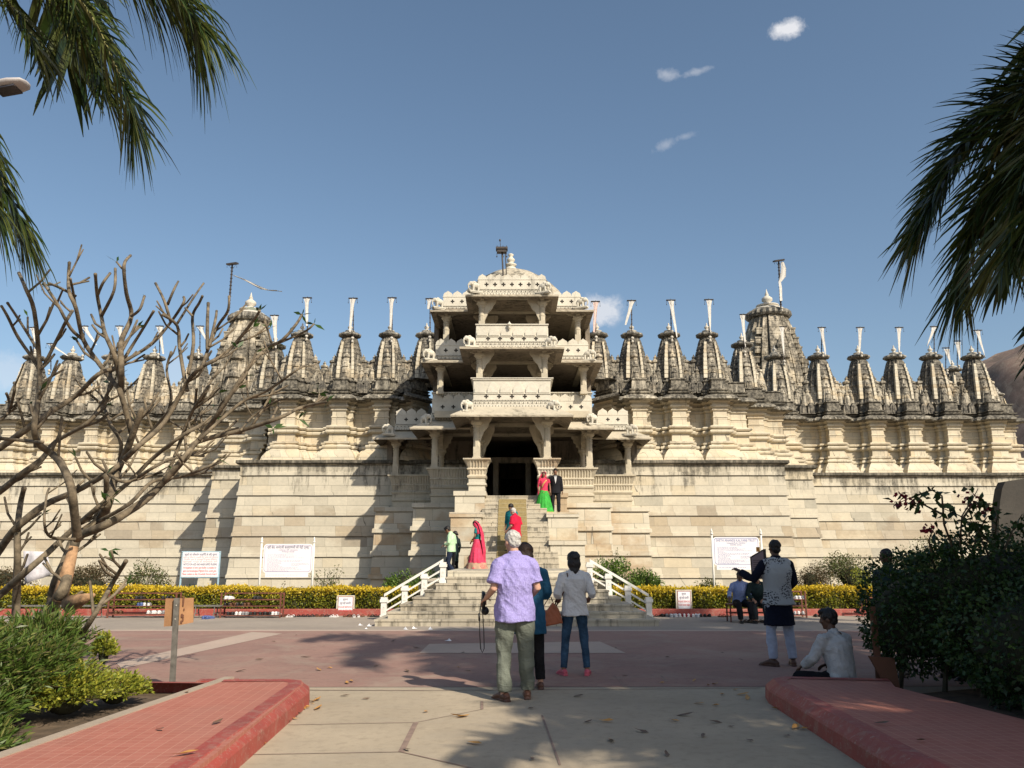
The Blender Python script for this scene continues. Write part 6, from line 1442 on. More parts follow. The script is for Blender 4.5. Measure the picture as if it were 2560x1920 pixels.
def head_geo(m, J, s=1.0, yaw=0, pitch=0, nose=True):
    h = J['head']; Rm = Matrix.Rotation(yaw, 3, 'Z') @ Matrix.Rotation(pitch, 3, 'X'); P = lambda x, y, z: h+Rm @ V3(x, y, z)*s
    m.ell(h+Rm @ V3(0, -.012, .02)*s, (.074*s, .094*s, .092*s), 16, 12, Rm); m.ell(P(0, .018, -.045), (.056*s, .066*s, .062*s), 12, 9, Rm); m.ell(P(0, .058, -.092), (.024*s, .02*s, .02*s), 8, 6)
    if nose: m.tube([P(0, .078, .015), P(0, .094, -.02), P(0, .080, -.032)], [.008*s, .013*s, .012*s], 7)
    for g in (-1, 1): m.ell(P(.076*g, -.005, -.012), (.011*s, .018*s, .030*s), 8, 7, Rm); m.ell(P(.033*g, .066, -.02), (.02*s, .018*s, .018*s), 8, 6)
    m.tube([J['shc']+V3(0, -.005, .0), J['neck'], P(0, -.012, -.06)], [.066*s, .055*s, .052*s], 12)
    return P, Rm
def face(P, T, s=1.0):
    for g in (-1, 1):
        q = MB(); q.ell(P(.030*g, .080, .008), (.011*s, .006*s, .006*s), 8, 6); q.build('eye', FEAT, T, True, False)
        q = MB(); q.tube([P(.016*g, .086, .024), P(.045*g, .078, .026)], .004*s, 5); q.build('eyebrow', FEAT, T, True, False)
    q = MB(); q.tube([P(-.022, .078, -.056), P(0, .086, -.055), P(.022, .078, -.056)], .006*s, 6); q.build('mouth', LIP, T, True, False)
def hair_geo(P, Rm, style, s=1.0):
    q = MB()
    if style in ('short', 'thick'):
        k = 1.0 if style == 'short' else 1.07
        q.ell(P(0, -.024, .036), (.082*s*k, .094*s*k, .086*s*k), 16, 12, Rm); q.ell(P(0, -.05, -.02), (.070*s*k, .062*s, .062*s), 12, 9, Rm)
        if style == 'thick': q.ell(P(0, .03, .09), (.062*s, .06*s, .036*s), 12, 8, Rm)
    elif style == 'bob':
        q.ell(P(0, -.02, .04), (.12*s, .13*s, .112*s), 16, 12, Rm); q.ell(P(0, -.045, -.045), (.125*s, .10*s, .095*s), 14, 10, Rm)
        for g in (-1, 1): q.ell(P(.062*g, .005, -.05), (.034*s, .05*s, .075*s), 10, 8, Rm)
    elif style == 'long':
        q.ell(P(0, -.02, .035), (.098*s, .11*s, .096*s), 16, 12, Rm); q.ell(P(0, -.05, -.05), (.10*s, .075*s, .12*s), 14, 10, Rm); q.tube([P(0, -.06, -.09), P(.0, -.075, -.17), P(.01, -.07, -.25)], [(.085*s, .045*s), (.065*s, .035*s), (.02*s, .012*s)], 10, xax=(1, 0, 0))
    elif style == 'bun':
        q.ell(P(0, -.022, .035), (.084*s, .096*s, .088*s), 14, 10, Rm); q.ell(P(0, -.12, -.01), (.045*s, .042*s, .045*s), 12, 8, Rm)
    return q
def person(label, loc, rz, H, skin='brown', hair=('short', 'black'), pose=None, g=1.0, yaw=0, pitch=0, vox=.012, top=None, legs=None, shoes_=None, extra=None, facef=False, hands=True, curl=(.5, .5), tuck=False):
    J, s = J0(H)
    if pose: J.update({k: Vector(v) for k, v in pose.items()})
    T = thing('person', label, 'person', loc, rz)
    T.scale = (s, s, s)
    b = MB(); torso_tube(b, J, g); P, Rm = head_geo(b, J, 1.0, yaw, pitch)
    for n, sd in (('R', 1), ('L', -1)):
        limb(b, J['hip'+n], J['kn'+n], J['an'+n], .082*g, .054, .036, 0, 2)
        limb(b, J['sh'+n], J['el'+n], J['wr'+n], .046*g, .036*g, .026, 0, 2)
        an, to = J['an'+n], J['to'+n]; hl = an+(an-to)*.35; hl.z = min(an.z, to.z)+.0; dn = (to-an); dn.z = 0; dn = dn.normalized() if dn.length > .01 else V3(0, 1, 0)
        b.tube([an-dn*.045+V3(0, 0, -.045), an+V3(0, 0, -.02), an.lerp(to, .5)+V3(0, 0, .0), to, to+dn*.05+V3(0, 0, -.004)], [.032, .040, (.036, .030), (.042, .022), (.03, .014)], 9, xax=tuple(V3(0, 0, 1).cross(dn)))
        if hands:
            d = (J['wr'+n]-J['el'+n]).normalized(); nn = V3(-sd*.8, .5, 0) if abs(d.z) > .6 else V3(-sd*.3, 0, -1); hand(b, J['wr'+n], d, nn, 1 if (d.cross(nn)).y > 0 else -1, curl[0 if n == 'R' else 1])
    link('body', remesh(b, vox, 2), SKIN[skin], T, False)
    if hair:
        q = hair_geo(P, Rm, hair[0]); link('hair', remesh(q, max(.008, vox*.8), 1, (.010, 34, 3)), HAIR[hair[1]], T, False)
    if facef: face(P, T)
    if top:
        q = MB(); torso_tube(q, J, g, top.get('infl', .018), top.get('hem'), top.get('flare', .0), belly=top.get('belly', 0))
        fr = top.get('sleeve', 1.8)
        if fr:
            for n in 'RL': limb(q, J['sh'+n], J['el'+n], J['wr'+n], .048*g, .040*g, .028, top.get('si', .016), fr)
        if top.get('collar', True): q.tube([J['shc']+V3(0, -.004, .03), J['neck']+V3(0, -.008, .035)], [.080, .066], 16)
        link(top.get('name', 'shirt'), remesh(q, vox, 2, (top.get('wr', .010), top.get('ws', 9), H*10)), top['mat'], T, False)
    if legs:
        q = MB(); inf = legs.get('infl', .018); fr = legs.get('fr', 1.93)
        q.tube([J['pelvis']+V3(0, 0, .03), J['pelvis']+V3(0, 0, -.01), J['pelvis']+V3(0, 0, -.10)], [(.145*g, .10*g), (.163*g, .112*g), (.135*g, .10*g)], 18, xax=tuple((J['hipR']-J['hipL']).normalized()))
        for n in 'RL': limb(q, J['hip'+n], J['kn'+n], J['an'+n], .086*g, .058*g, .044*g, inf, fr)
        link(legs.get('name', 'trousers'), remesh(q, vox, 2, (legs.get('wr', .010), legs.get('ws', 8), H*20)), legs['mat'], T, False)
    if shoes_:
        for n in 'RL':
            q = MB(); an, to = J['an'+n], J['to'+n]; dn = (to-an); dn.z = 0; dn = dn.normalized() if dn.length > .01 else V3(0, 1, 0); z0 = min(an.z-.075, to.z-.03)
            q.tube([an-dn*.075+V3(0, 0, -.055), an-dn*.04+V3(0, 0, -.04), an.lerp(to, .4)+V3(0, 0, -.005), to+V3(0, 0, .002), to+dn*.065+V3(0, 0, -.006)], [(.03, .028), (.042, .048), (.043, .040), (.050, .030), (.03, .018)], 10, xax=tuple(V3(0, 0, 1).cross(dn)))
            q.tube([an-dn*.085+V3(0, 0, -.078), to+dn*.07+V3(0, 0, -.018)], [(.040, .012), (.048, .012)], 10, xax=tuple(V3(0, 0, 1).cross(dn)))
            link('shoe', remesh(q, min(vox, .010), 1), shoes_, T, False)
    if extra: extra(T, J, P, Rm)
    return T

def stripe_mat(name, c1, c2, sc=240):
    m, nt, b = newmat('fabric_'+name); k = NT(nt); pos = k.n('ShaderNodeTexCoord').outputs['Object']
    a = k.noise(k.vmul(pos, (sc, sc, 14)), 1.0, 2); f = k.noise(pos, 5, 3)
    col = k.mix(k.ramp(a, [(.42, 0.0), (.58, 1.0)]), c1, c2); k.l(col, b.inputs['Base Color']); b.inputs['Roughness'].default_value = .9; b.inputs['Specular IOR Level'].default_value = .15
    folds(k, b, pos, .34); return m
def print_mat(name, base, ink, sc=9.0, th=.46):
    """clusters of dark blossoms printed on pale cloth"""
    m, nt, b = newmat('fabric_'+name); k = NT(nt); pos = k.n('ShaderNodeTexCoord').outputs['Object']
    sp = k.n('ShaderNodeSeparateXYZ'); k.l(pos, sp.inputs[0]); c2 = k.n('ShaderNodeCombineXYZ'); k.l(sp.outputs[0], c2.inputs[0]); k.l(sp.outputs[2], c2.inputs[1]); pos2 = c2.outputs[0]
    dst = k.n('ShaderNodeTexVoronoi', voronoi_dimensions='2D', i={'Scale': 3.4, 'Randomness': .6}); k.l(pos2, dst.inputs[0])
    pet = k.n('ShaderNodeTexVoronoi', voronoi_dimensions='2D', i={'Scale': 36.0}); k.l(pos2, pet.inputs[0])
    n = k.noise(pos, 26, 3, .7)
    near = k.ramp(dst.outputs['Distance'], [(.34, 1.0), (.44, 0.0)]); p = k.ramp(k.math('ADD', pet.outputs['Distance'], k.math('MULTIPLY', n, .3)), [(th-.02, 1.0), (th+.05, 0.0)])
    col = k.mix(k.math('MULTIPLY', near, p), base, ink); k.l(col, b.inputs['Base Color']); b.inputs['Roughness'].default_value = .85; k.bump(n, b, .15, .004); return m
F = dict(lilac=stripe_mat('lilac', (.27, .23, .50), (.38, .34, .64)), khaki=cloth_mat('greygreen', (.15, .165, .135), .12), navy=cloth_mat('blue_tunic', (.02, .085, .16), .2), black=cloth_mat('black', (.012, .012, .014), .2), whiteshirt=cloth_mat('white_shirt', (.62, .62, .62), .05), jeans=cloth_mat('denim', (.035, .075, .13), .35, 5), vest=print_mat('printed_waistcoat', (.34, .36, .37), (.025, .025, .035)), kurta=cloth_mat('dark_kurta', (.008, .010, .022), .2), pyjama=cloth_mat('white_trousers', (.42, .45, .55), .06), white2=cloth_mat('white_cotton', (.48, .48, .48), .1),
    blueshirt=cloth_mat('sky_shirt', (.22, .28, .48), .1), suit=cloth_mat('black_suit', (.014, .014, .017), .1), pinkred=cloth_mat('coral_silk', (.62, .05, .11), .2, rough=.6), green=cloth_mat('bright_green_silk', (.045, .36, .05), .2, rough=.6), red=cloth_mat('red_shirt', (.55, .015, .05), .15), teal=cloth_mat('teal_dress', (.01, .16, .18), .1), paleg=cloth_mat('pale_green_shirt', (.46, .66, .42), .06), denimdark=cloth_mat('dark_trousers', (.02, .028, .055), .2), gold=cloth_mat('gold_trim', (.55, .36, .12), .3), floral=print_mat('floral_skirt', (.42, .27, .18), (.5, .04, .07), th=.5), greydark=cloth_mat('charcoal_trousers', (.035, .04, .042), .2), beige=cloth_mat('beige_trousers', (.42, .33, .23), .1), olive=cloth_mat('dark_green_jacket', (.02, .035, .035), .2))
LEATHER = plain('brown_shoe_leather', (.09, .04, .025), .5, .2); BLK = plain('black_shoe', (.015, .014, .013), .45, .2); PINKS = plain('pink_shoe', (.55, .10, .14), .6, .1); TAN = plain('tan_bag_leather', (.30, .085, .035), .42, .15, 5, bump=.3)

# 1 the tall man in lilac
def ex1(T, J, P, Rm):
    m = MB(); a = J['wrL']+V3(-.01, .08, -.02); m.box(a, (.03, .10, .16), M=Matrix.Rotation(R(20), 3, 'X')); m.ell(a+V3(.03, .05, -.12), (.045, .05, .045), 12, 8); m.tube([a+V3(0, .02, -.05), a+V3(.03, .05, -.12)], .018, 8); m.build('camera', BLK, T, True, False)
    q = MB(); w = J['wrL']+V3(-.02, .07, -.03); pts = [w+V3(-.015, 0, 0), w+V3(-.035, 0, -.15), w+V3(-.03, 0, -.35), w+V3(-.02, 0, -.50), w+V3(.0, 0, -.54), w+V3(.02, 0, -.50), w+V3(.015, 0, -.32), w+V3(.0, 0, -.12), w]; q.tube(pts, .0055, 5); q.tube([w+V3(-.038, 0, -.13), w+V3(-.036, 0, -.21)], .011, 6); q.build('hanging_strap', BLK, T, True, False)
person('tall white haired man in a lilac shirt, back turned, nearest to the viewer', (.03, 9.42, 0), R(14), 1.80, 'light', ('short', 'white'), dict(shL=(-.165, -.01, 1.415), shR=(.165, -.01, 1.415), elL=(-.245, -.05, 1.14), wrL=(-.275, .19, 1.03), elR=(.245, -.03, 1.14), wrR=(.22, .18, 1.04), knL=(-.115, .03, .48), knR=(.13, .0, .48), anL=(-.12, -.04, .09), toL=(-.16, .12, .03), anR=(.15, .06, .09), toR=(.19, .22, .03), head=(-.02, .045, 1.635)), g=1.13, yaw=R(22), pitch=R(-8), vox=.0085,
    top=dict(mat=F['lilac'], hem=.80, flare=.012, sleeve=.80, si=.030, infl=.024, wr=.020, ws=7, belly=1.2), legs=dict(mat=F['khaki'], infl=.018, wr=.022, ws=6, fr=1.98), shoes_=LEATHER, extra=ex1, curl=(.7, .9))
person('woman in dark blue tunic with brown bob, half hidden behind the man in lilac', (.21, 10.2, 0), R(8), 1.66, 'light', ('bob', 'brown'), dict(elL=(-.22, -.0, 1.14), wrL=(-.16, .20, 1.10), shR=(.165, -.01, 1.42), shL=(-.165, -.01, 1.42), elR=(.215, -.05, 1.15), wrR=(.15, .16, 1.08), head=(-.06, .06, 1.625), neck=(-.03, .02, 1.50), anR=(.13, -.02, .09), anL=(-.03, .04, .09), toL=(-.04, .20, .03), knL=(-.06, .04, .49)), g=1.0, yaw=R(-10), pitch=R(-18), vox=.0085,
    top=dict(mat=F['navy'], hem=.66, flare=.02, sleeve=1.3, si=.028, infl=.026, name='tunic'), legs=dict(mat=F['black'], infl=.016), shoes_=LEATHER)
def ex3(T, J, P, Rm):
    b = V3(-.37, -.02, .86); m = MB()
    m.prism([(-.15, -.12), (.13, -.14), (.12, .04), (.07, .13), (-.02, .05), (-.16, .09)], -.055, .055, 'y'); m.v = [tuple(Matrix.Rotation(R(-14), 3, 'Y') @ Vector(v)+b) for v in m.v]; m.v = [tuple((Vector(v)-b)*1.18+b) for v in m.v]
    link('handbag', remesh(m, .009, 5, (.006, 12, 2)), TAN, T, False)
    q = MB(); q.tube([b+V3(.09, 0, .10), J['shL']+V3(.075, -.075, -.10), J['shL']+V3(.055, -.06, .02), J['shL']+V3(.05, .0, .058), J['shL']+V3(.04, .07, .0), b+V3(.08, .04, .12)], [(.011, .004)]*6, 6); q.tube([b+V3(-.12, 0, .06), b+V3(-.02, -.01, .22), b+V3(.02, 0, .24), b+V3(.08, 0, .10)], .007, 6); q.build('bag_strap', LEATHER, T, True, False)
person('woman in a white shirt and blue jeans with a brown shoulder bag, back turned', (.83, 11.35, 0), R(3), 1.58, 'brown', ('long', 'black'), dict(shR=(.165, -.01, 1.42), shL=(-.165, -.01, 1.42), elR=(.25, -.06, 1.14), wrR=(.24, .17, 1.07), elL=(-.25, -.06, 1.14), wrL=(-.22, .17, 1.07), hipR=(.09, 0, .91), knR=(.14, .03, .49), anR=(.165, -.02, .09), toR=(.20, .13, .03), knL=(-.14, .02, .49), anL=(-.17, -.0, .09), toL=(-.21, .15, .03), head=(0, .035, 1.63)), g=.96, pitch=R(-6), vox=.0085,
    top=dict(mat=F['whiteshirt'], hem=.84, flare=.02, sleeve=1.18, si=.024, infl=.026, wr=.018, ws=8), legs=dict(mat=F['jeans'], infl=.006, wr=.007, ws=12, fr=1.95), shoes_=PINKS, extra=ex3)
def ex4(T, J, P, Rm):
    q = MB(); torso_tube(q, J, 1.05, .042, .84, .02); q.tube([J['shc']+V3(0, 0, .02), J['neck']+V3(0, -.006, .012)], [.08, .066], 14); link('waistcoat', remesh(q, .0095, 2, (.009, 7, 5)), F['vest'], T, False)
person('man in printed grey waistcoat over long dark kurta and white trousers, arm raised', (3.83, 12.3, 0), R(10), 1.76, 'dark', ('short', 'black'), dict(elL=(-.34, .05, 1.19), wrL=(-.46, .22, 1.30), elR=(.26, .0, 1.15), wrR=(.18, .18, 1.02), knL=(-.13, .02, .49), anL=(-.14, -.02, .09), toL=(-.22, .10, .03), knR=(.14, .02, .49), anR=(.16, -.02, .09), toR=(.21, .12, .03)), g=1.05, yaw=R(5), vox=.0095,
    top=dict(mat=F['kurta'], hem=.56, flare=.035, sleeve=1.95, si=.020, infl=.014, name='kurta', wr=.01, ws=7), legs=dict(mat=F['pyjama'], infl=.012, wr=.012, ws=10, fr=1.96), shoes_=LEATHER, extra=ex4, curl=(.5, 1.0))
person('man in white shirt sitting cross legged on the ground beside the right red walk', (3.80, 10.02, 0), R(28), 1.74, 'dark', ('thick', 'black'), dict(pelvis=(0, 0, .12), waist=(0, .0, .27), chest=(0, .05, .47), shc=(0, .07, .60), neck=(0, .10, .665), head=(-.01, .14, .80), shR=(.185, .06, .60), shL=(-.185, .06, .60), elR=(.27, .16, .36), wrR=(.18, .36, .26), elL=(-.29, .14, .36), wrL=(-.24, .36, .26), hipR=(.10, .03, .10), hipL=(-.10, .03, .10), knR=(.36, .34, .14), knL=(-.38, .32, .14), anR=(-.02, .38, .07), anL=(.02, .48, .07), toR=(-.16, .40, .05), toL=(.16, .50, .05)), g=1.08, yaw=R(40), pitch=R(-10), vox=.0095,
    top=dict(mat=F['white2'], hem=V3(0, -.02, .04), flare=.012, sleeve=1.9, si=.018, infl=.018, wr=.020, ws=8), legs=dict(mat=F['black'], infl=.018, fr=1.9))
# two men on the bench
def sit(dx=0, lean=0.0, knee=.46):
    return dict(pelvis=(0, 0, .50), waist=(0, .02+lean*.3, .64), chest=(0, .06+lean*.7, .84), shc=(0, .07+lean, .97), neck=(0, .09+lean*1.1, 1.04), head=(dx, .12+lean*1.35, 1.17-lean*.15), shR=(.18, .06+lean, .97), shL=(-.18, .06+lean, .97), hipR=(.09, .02, .49), hipL=(-.09, .02, .49), knR=(.14, .44, knee+.02), knL=(-.14, .44, knee+.02), anR=(.12, .50, .09), anL=(-.15, .52, .09), toR=(.14, .66, .03), toL=(-.19, .68, .03))
bx = dg(1607, 1345).x; BY = 20.7
T = thing('metal_bench', 'rust brown metal bench carrying two seated men on the right', 'bench', (bx+.25, BY, 0)); m = MB(); x0, x1 = bx-.3, bx+.95; m.b2(x0, x1, BY-.2, BY+.2, .40, .425); m.build('seat', M['rust'], T)
for x in (x0+.03, x1-.03, (x0+x1)/2):
    m = MB(); m.b2(x-.015, x+.015, BY-.19, BY-.16, 0, .40); m.b2(x-.015, x+.015, BY+.16, BY+.19, 0, .40); m.b2(x-.012, x+.012, BY-.16, BY+.16, .12, .14); m.build('leg', M['rust'], T)
m = MB(); m.b2(x0, x1, BY-.185, BY-.165, .2, .22); m.b2(x0, x1, BY+.165, BY+.185, .2, .22); m.build('stretcher', M['rust'], T)
p = sit(0, .04); p.update(elR=(.27, .10, .74), wrR=(.34, .33, .62), elL=(-.24, .12, .72), wrL=(-.16, .36, .58))
person('seated man in a blue shirt on the bench, left of his companion', (bx, BY-.02, -.03), R(180), 1.66, 'dark', ('short', 'black'), p, top=dict(mat=F['blueshirt'], hem=V3(0, .0, .43), sleeve=1.8), legs=dict(mat=F['black']), shoes_=BLK, facef=True, vox=.012)
p = sit(.06, .16); p.update(elR=(.25, .24, .72), wrR=(.15, .44, .60), elL=(-.26, .24, .72), wrL=(-.10, .44, .60))
person('seated man in dark jacket bending forward on the bench, right of his companion', (bx+.42, BY-.02, -.03), R(172), 1.66, 'brown', ('short', 'black'), p, top=dict(mat=F['olive'], hem=V3(0, .0, .43), sleeve=1.9, name='jacket'), legs=dict(mat=F['greydark'], infl=.022), shoes_=BLK, facef=True, pitch=R(-32), vox=.012)
for i in range(9): shoes(bx+.1+.1*i, BY-.25+random.uniform(-.1, .25), 0, random.choice(('black', 'brown', 'black')), 1, 'under and before the metal bench')
# couple at the top of the stairs
def ex8(T, J, P, Rm):
    m = MB(); m.prism([(-.055, 1.46), (.055, 1.46), (.03, 1.30), (0, 1.16), (-.03, 1.30)], .150, .158, 'y'); m.build('shirt_front', F['whiteshirt'], T, False, False)
    m = MB(); m.prism([(-.03, 1.455), (-.008, 1.44), (-.03, 1.425)], .16, .166, 'y'); m.prism([(.03, 1.455), (.008, 1.44), (.03, 1.425)], .16, .166, 'y'); m.build('bow_tie', BLK, T, False, False)
person('man in a black suit posing beside the woman in the bright green skirt', (1.55, 29.6, 3.0), R(178), 1.63, 'brown', ('thick', 'black'), dict(elR=(.235, -.02, 1.13), wrR=(.25, .03, .87), elL=(-.235, -.02, 1.13), wrL=(-.25, .03, .87)), g=1.02, vox=.012, top=dict(mat=F['suit'], hem=.80, flare=.01, sleeve=1.95, name='jacket', infl=.026, wr=.006), legs=dict(mat=F['suit'], infl=.014), shoes_=BLK, facef=True, extra=ex8)
def skirt(T, z0, z1, r0, r1, mat, folds=14, amp=.08, name='skirt', ey=.8, c=(0, 0)):
    m = MB(); n = 64; vs = []; fs = []; K = 12
    for i in range(K+1):
        t = i/K; z = z1+(z0-z1)*t; r = r1+(r0-r1)*(t**.8)
        for k in range(n): w = 2*math.pi*k/n; q = r*(1+amp*t*math.cos(folds*w)+.03*math.sin(3*w+t*3)); vs.append((c[0]+q*math.cos(w), c[1]+ey*q*math.sin(w), z))
    for i in range(K):
        for k in range(n): k2 = (k+1) % n; fs.append((i*n+k, i*n+k2, (i+1)*n+k2, (i+1)*n+k))
    m.add(vs, fs); me = m.mesh(name, True); o = link(name, me, mat, T, False); return o
def ex9(T, J, P, Rm):
    s = skirt(T, .02, 1.0, .40, .145, F['green']); h = skirt(T, .0, .10, .407, .395, F['gold'], name='skirt_hem')
    q = MB(); q.tube([P(0, -.06, -.12), P(0, -.08, 0), P(0, -.03, .10), P(0, .03, .10)], [(.13, .03), (.11, .03), (.10, .025), (.05, .02)], 12, xax=(1, 0, 0)); q.tube([P(.09, 0, .02), J['shR']+V3(.0, .05, .03), J['shR']+V3(.05, .02, -.25), J['shR']+V3(.05, .02, -.62)], [(.03, .05)]*4, 8); link('head_scarf', remesh(q, .012, 2), F['pinkred'], T, False)
    q = MB(); q.tube([V3(-.12, .13, 1.40), V3(-.03, .16, 1.30), V3(.04, .165, 1.2), V3(.09, .15, 1.06)], [(.025, .006)]*4, 8); q.build('gold_border', F['gold'], T, True, False)
person('woman in coral blouse and bright green skirt beside the man in the black suit', (1.13, 29.45, 3.0), R(176), 1.50, 'brown', ('bun', 'black'), dict(elR=(.25, .0, 1.14), wrR=(.20, .12, .95), elL=(-.25, -.02, 1.14), wrL=(-.27, .03, .88)), g=.92, vox=.012, top=dict(mat=F['pinkred'], hem=.86, flare=.03, sleeve=.5, infl=.02, name='blouse'), facef=True, extra=ex9)
def ex10(T, J, P, Rm):
    q = MB(); q.tube([P(.085, 0, .0), P(.06, -.01, .10), P(-.06, -.01, .10), P(-.085, 0, .0)], .007, 6); q.ell(P(.09, 0, -.01), (.015, .025, .03), 8, 6); q.build('headphones', BLK, T, True, False)
person('white haired man in a red shirt and beige trousers walking down the carpeted stairs', (.10, 25.72, 1.36), R(62), 1.68, 'light', ('short', 'white'), dict(head=(0, .09, 1.60), neck=(0, .04, 1.49), elR=(.25, -.06, 1.15), wrR=(.22, .08, .92), elL=(-.24, .02, 1.15), wrL=(-.18, .2, 1.0), knR=(.1, .08, .50), anR=(.11, .0, .09), anL=(-.1, .10, -.03), knL=(-.1, .16, .46), toL=(-.1, .26, -.1)), g=1.12, pitch=R(-20), vox=.012, top=dict(mat=F['red'], hem=.82, flare=.02, sleeve=.85, si=.03, infl=.026, belly=1), legs=dict(mat=F['beige']), shoes_=LEATHER, facef=True, extra=ex10)
person('dark haired woman in a teal dress behind the man in the red shirt', (-.02, 26.35, 1.69), R(150), 1.50, 'brown', ('long', 'black'), dict(head=(0, .05, 1.61)), g=1.0, vox=.014, top=dict(mat=F['teal'], hem=.45, flare=.08, sleeve=1.5, infl=.03, name='dress'), legs=dict(mat=F['black']), shoes_=BLK, facef=True, pitch=R(-15))
def ex12(T, J, P, Rm):
    skirt(T, .0, .22, .44, .37, F['floral'], 10, .05, ey=.85, name='skirt_border'); skirt(T, .21, 1.02, .37, .15, F['pinkred'], 10, .05, ey=.85)
    q = MB(); q.tube([V3(0, .0, .62), V3(0, .02, .85), V3(0, .02, 1.05)], [(.22, .18), (.19, .15), (.16, .13)], 16); q.tube([V3(.02, .10, .22), V3(.02, .06, .45), V3(0, .02, .62)], [(.10, .05), (.18, .12), (.22, .18)], 16); q.tube([V3(0, -.06, .62), V3(0, -.14, .34), V3(0, -.18, .16)], [(.2, .12), (.18, .08), (.10, .03)], 14, xax=(1, 0, 0)); link('sari', remesh(q, .013, 3, (.01, 9, 1)), F['pinkred'], T, False)
    q = MB(); q.tube([P(0, .0, .105), P(0, -.09, .05), P(0, -.13, -.08), V3(0, -.17, 1.30), V3(0, -.22, .95), V3(0, -.27, .60), V3(0, -.26, .30), V3(0, -.2, .18)], [(.06, .018), (.105, .02), (.11, .02), (.16, .022), (.17, .025), (.16, .028), (.13, .025), (.05, .02)], 14, xax=(1, 0, 0)); q.tube([P(.08, 0, .02), J['shR']+V3(.01, -.03, .05), J['shR']+V3(.02, -.1, -.2)], [(.02, .06)]*3, 8); q.tube([P(-.08, 0, .02), J['shL']+V3(-.01, -.03, .05), J['shL']+V3(-.02, -.1, -.2)], [(.02, .06)]*3, 8); link('veil', remesh(q, .013, 3, (.008, 9, 2)), F['pinkred'], T, False)
    for n in 'RL':
        q = MB(); w = J['wr'+n]; e = J['el'+n]; q.tube([w.lerp(e, .08), w.lerp(e, .3)], [.034, .037], 10); q.build('bangles', F['gold'], T, True, False)
person('young woman in a pink veil and floral skirt looking down at the landing', (-1.02, 24.9, 1.19), R(72), 1.42, 'brown', ('bun', 'black'), dict(head=(0, .10, 1.60), neck=(0, .04, 1.49), elR=(.22, .02, 1.15), wrR=(.08, .19, 1.0), elL=(-.22, .02, 1.15), wrL=(-.08, .20, .98)), g=.9, pitch=R(-30), vox=.012, top=dict(mat=F['teal'], hem=.95, sleeve=.6, infl=.012, name='blouse'), facef=True, extra=ex12)
person('man in a pale green shirt and dark trousers stepping down behind the left railing', (-1.80, 25.0, .915), R(72), 1.55, 'brown', ('thick', 'black'), dict(head=(0, .15, 1.585), neck=(0, .07, 1.48), shc=(0, .03, 1.42), elR=(.22, -.06, 1.16), wrR=(.16, .16, 1.08), elL=(-.22, .0, 1.16), wrL=(-.14, .2, 1.08), knR=(.09, .20, .50), anR=(.10, .02, .11), toR=(.10, .18, .04), knL=(-.10, .06, .48), anL=(-.10, -.22, .12), toL=(-.10, -.07, .03)), g=1.0, pitch=R(-35), vox=.012, top=dict(mat=F['paleg'], hem=.86, sleeve=1.75, infl=.024), legs=dict(mat=F['denimdark'], infl=.012), shoes_=BLK, facef=True)
person('dark haired person mostly hidden behind the man in the pale green shirt', (-1.71, 25.6, .915), R(60), 1.42, 'brown', ('bun', 'black'), dict(head=(0, .05, 1.60)), g=.75, vox=.014, top=dict(mat=F['olive'], hem=.6, sleeve=1.8, infl=.02), legs=dict(mat=F['black']), shoes_=BLK)
person('dark haired person in dark clothes showing over the left end of the dark hedge', (dg(1920, 1400).x*0+5.0, 11.3, 0), R(120), 1.62, 'dark', ('short', 'black'), None, vox=.013, top=dict(mat=F['olive'], sleeve=1.8, infl=.02), legs=dict(mat=F['black']), shoes_=BLK, facef=True)
person('person with full dark hair just below the red flowers', (5.68, 11.0, 0), R(100), 1.66, 'dark', ('bob', 'black'), None, vox=.013, top=dict(mat=F['black'], sleeve=1.8, infl=.03), legs=dict(mat=F['black']), shoes_=BLK, facef=True)
# ---------- light, sky, camera
EL, AZ = 38.0, 37.0   # sun behind the viewer, to the right
sd = Vector((math.sin(R(AZ))*math.cos(R(EL)), -math.cos(R(AZ))*math.cos(R(EL)), math.sin(R(EL))))
L = bpy.data.lights.new('sun', 'SUN'); L.energy = 5.0; L.angle = R(.55); L.color = (1.0, .90, .745)
o = bpy.data.objects.new('sun', L); COL.objects.link(o); o.rotation_euler = sd.to_track_quat('Z', 'Y').to_euler()
w = bpy.data.worlds.new('World'); scene.world = w; w.use_nodes = True; nt = w.node_tree; k = NT(nt); bg = nt.nodes['Background']
sky = k.n('ShaderNodeTexSky', sky_type='NISHITA'); sky.sun_disc = False; sky.sun_elevation = R(EL); sky.sun_rotation = math.atan2(sd.x, sd.y); sky.altitude = 300; sky.air_density = 1.0; sky.dust_density = 2.2; sky.ozone_density = 1.6
tc = k.n('ShaderNodeTexCoord').outputs['Generated']
hsv = k.n('ShaderNodeHueSaturation', i={'Saturation': .98, 'Value': 1.0, 'Hue': .493}); k.l(sky.outputs[0], hsv.inputs['Color'])
col = hsv.outputs[0]
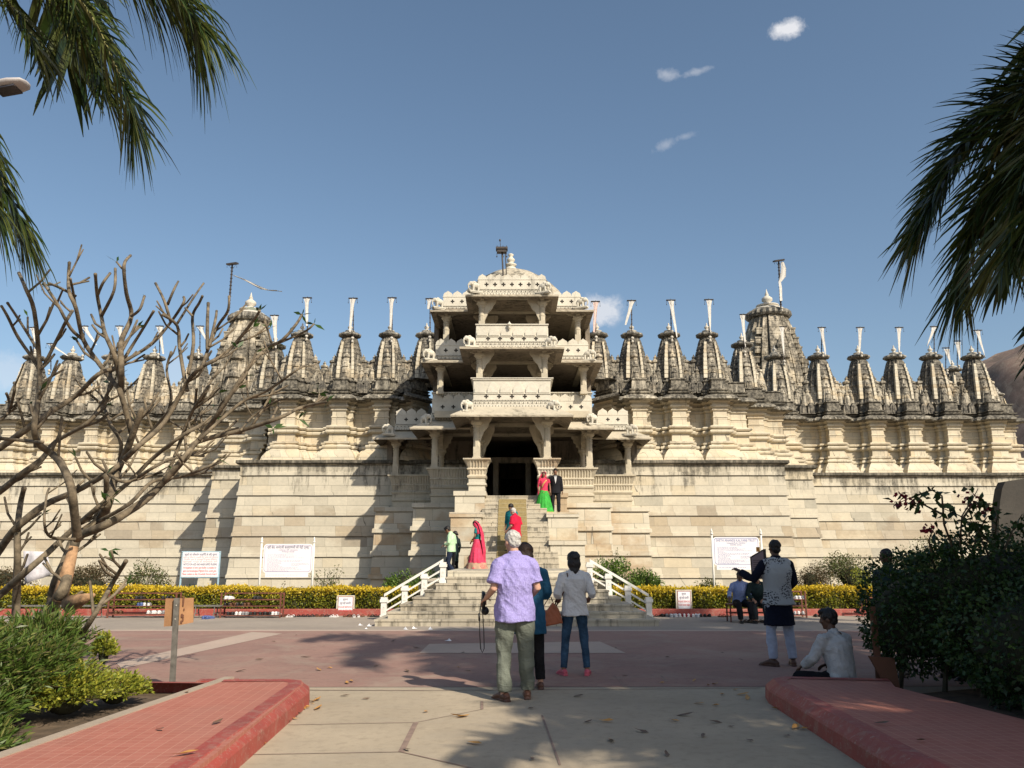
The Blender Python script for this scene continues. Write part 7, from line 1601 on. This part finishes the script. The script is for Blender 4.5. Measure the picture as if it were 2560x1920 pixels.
# small clouds, each at its own bearing
def cdir(px, py):
    a, b, c = _ray(px, py); return Vector((a, b, c)).normalized()
nz = k.noise(tc, 22, 6, .65, .6); nz2 = k.noise(tc, 60, 5, .7, .3)
def cloud(px, py, rx, ry, dens, tilt=0.0, th=.5):
    global col
    d = cdir(px, py); sx = d.cross(Vector((0, 0, 1))).normalized(); sy = sx.cross(d).normalized()
    if tilt: sx, sy = sx*math.cos(tilt)+sy*math.sin(tilt), sy*math.cos(tilt)-sx*math.sin(tilt)
    def dot(v, s):
        x = k.n('ShaderNodeVectorMath', operation='DOT_PRODUCT'); k.l(tc, x.inputs[0]); x.inputs[1].default_value = v/s; return x.outputs['Value']
    u = dot(sx, rx); v = dot(sy, ry)
    q = k.math('ADD', k.math('MULTIPLY', u, u), k.math('MULTIPLY', v, v))
    f = k.math('SUBTRACT', 1.0, k.math('SQRT', q), True)
    f = k.math('ADD', f, k.math('MULTIPLY', k.math('SUBTRACT', k.math('ADD', k.math('MULTIPLY', nz, .5), k.math('MULTIPLY', nz2, .5)), .5), 1.9))
    ins = k.math('LESS_THAN', q, 1.0); edge = k.ramp(q, [(.5, 1.0), (1.0, 0.0)])
    f = k.math('MULTIPLY', k.ramp(f, [(th, 0.0), (th+.5, 1.0)]), edge)
    f = k.math('MULTIPLY', f, dens, True)
    col = k.mix(f, col, (6.5, 6.5, 6.7))
cloud(1970, 72, .024, .016, .9, 0, .08); cloud(1665, 185, .034, .015, .34, R(-14), .46); cloud(1740, 180, .034, .008, .28, R(8), .40); cloud(1665, 362, .030, .012, .24, R(20), .46); cloud(1715, 340, .024, .008, .2, R(8), .42)
cloud(1500, 775, .036, .026, .7, 0, .10); cloud(20, 925, .04, .03, .3, 0, .2); cloud(430, 930, .03, .03, .25, 0, .2)
k.l(col, bg.inputs['Color']); bg.inputs['Strength'].default_value = .118
cam = bpy.data.cameras.new('camera'); cam.sensor_width = 36; cam.lens = 36*FP/2560; cam.clip_end = 3000; cam.clip_start = .05
co = bpy.data.objects.new('camera', cam); COL.objects.link(co); co.location = (0, 0, CH); co.rotation_euler = (R(90)+TH, 0, 0); scene.camera = co
vs_ = scene.view_settings; vs_.view_transform = 'Standard'; vs_.look = 'None'; vs_.exposure = 0.2; vs_.gamma = 1.0; vs_.use_curve_mapping = False
scene.cycles.max_bounces = 6; scene.cycles.diffuse_bounces = 2; scene.cycles.transparent_max_bounces = 4
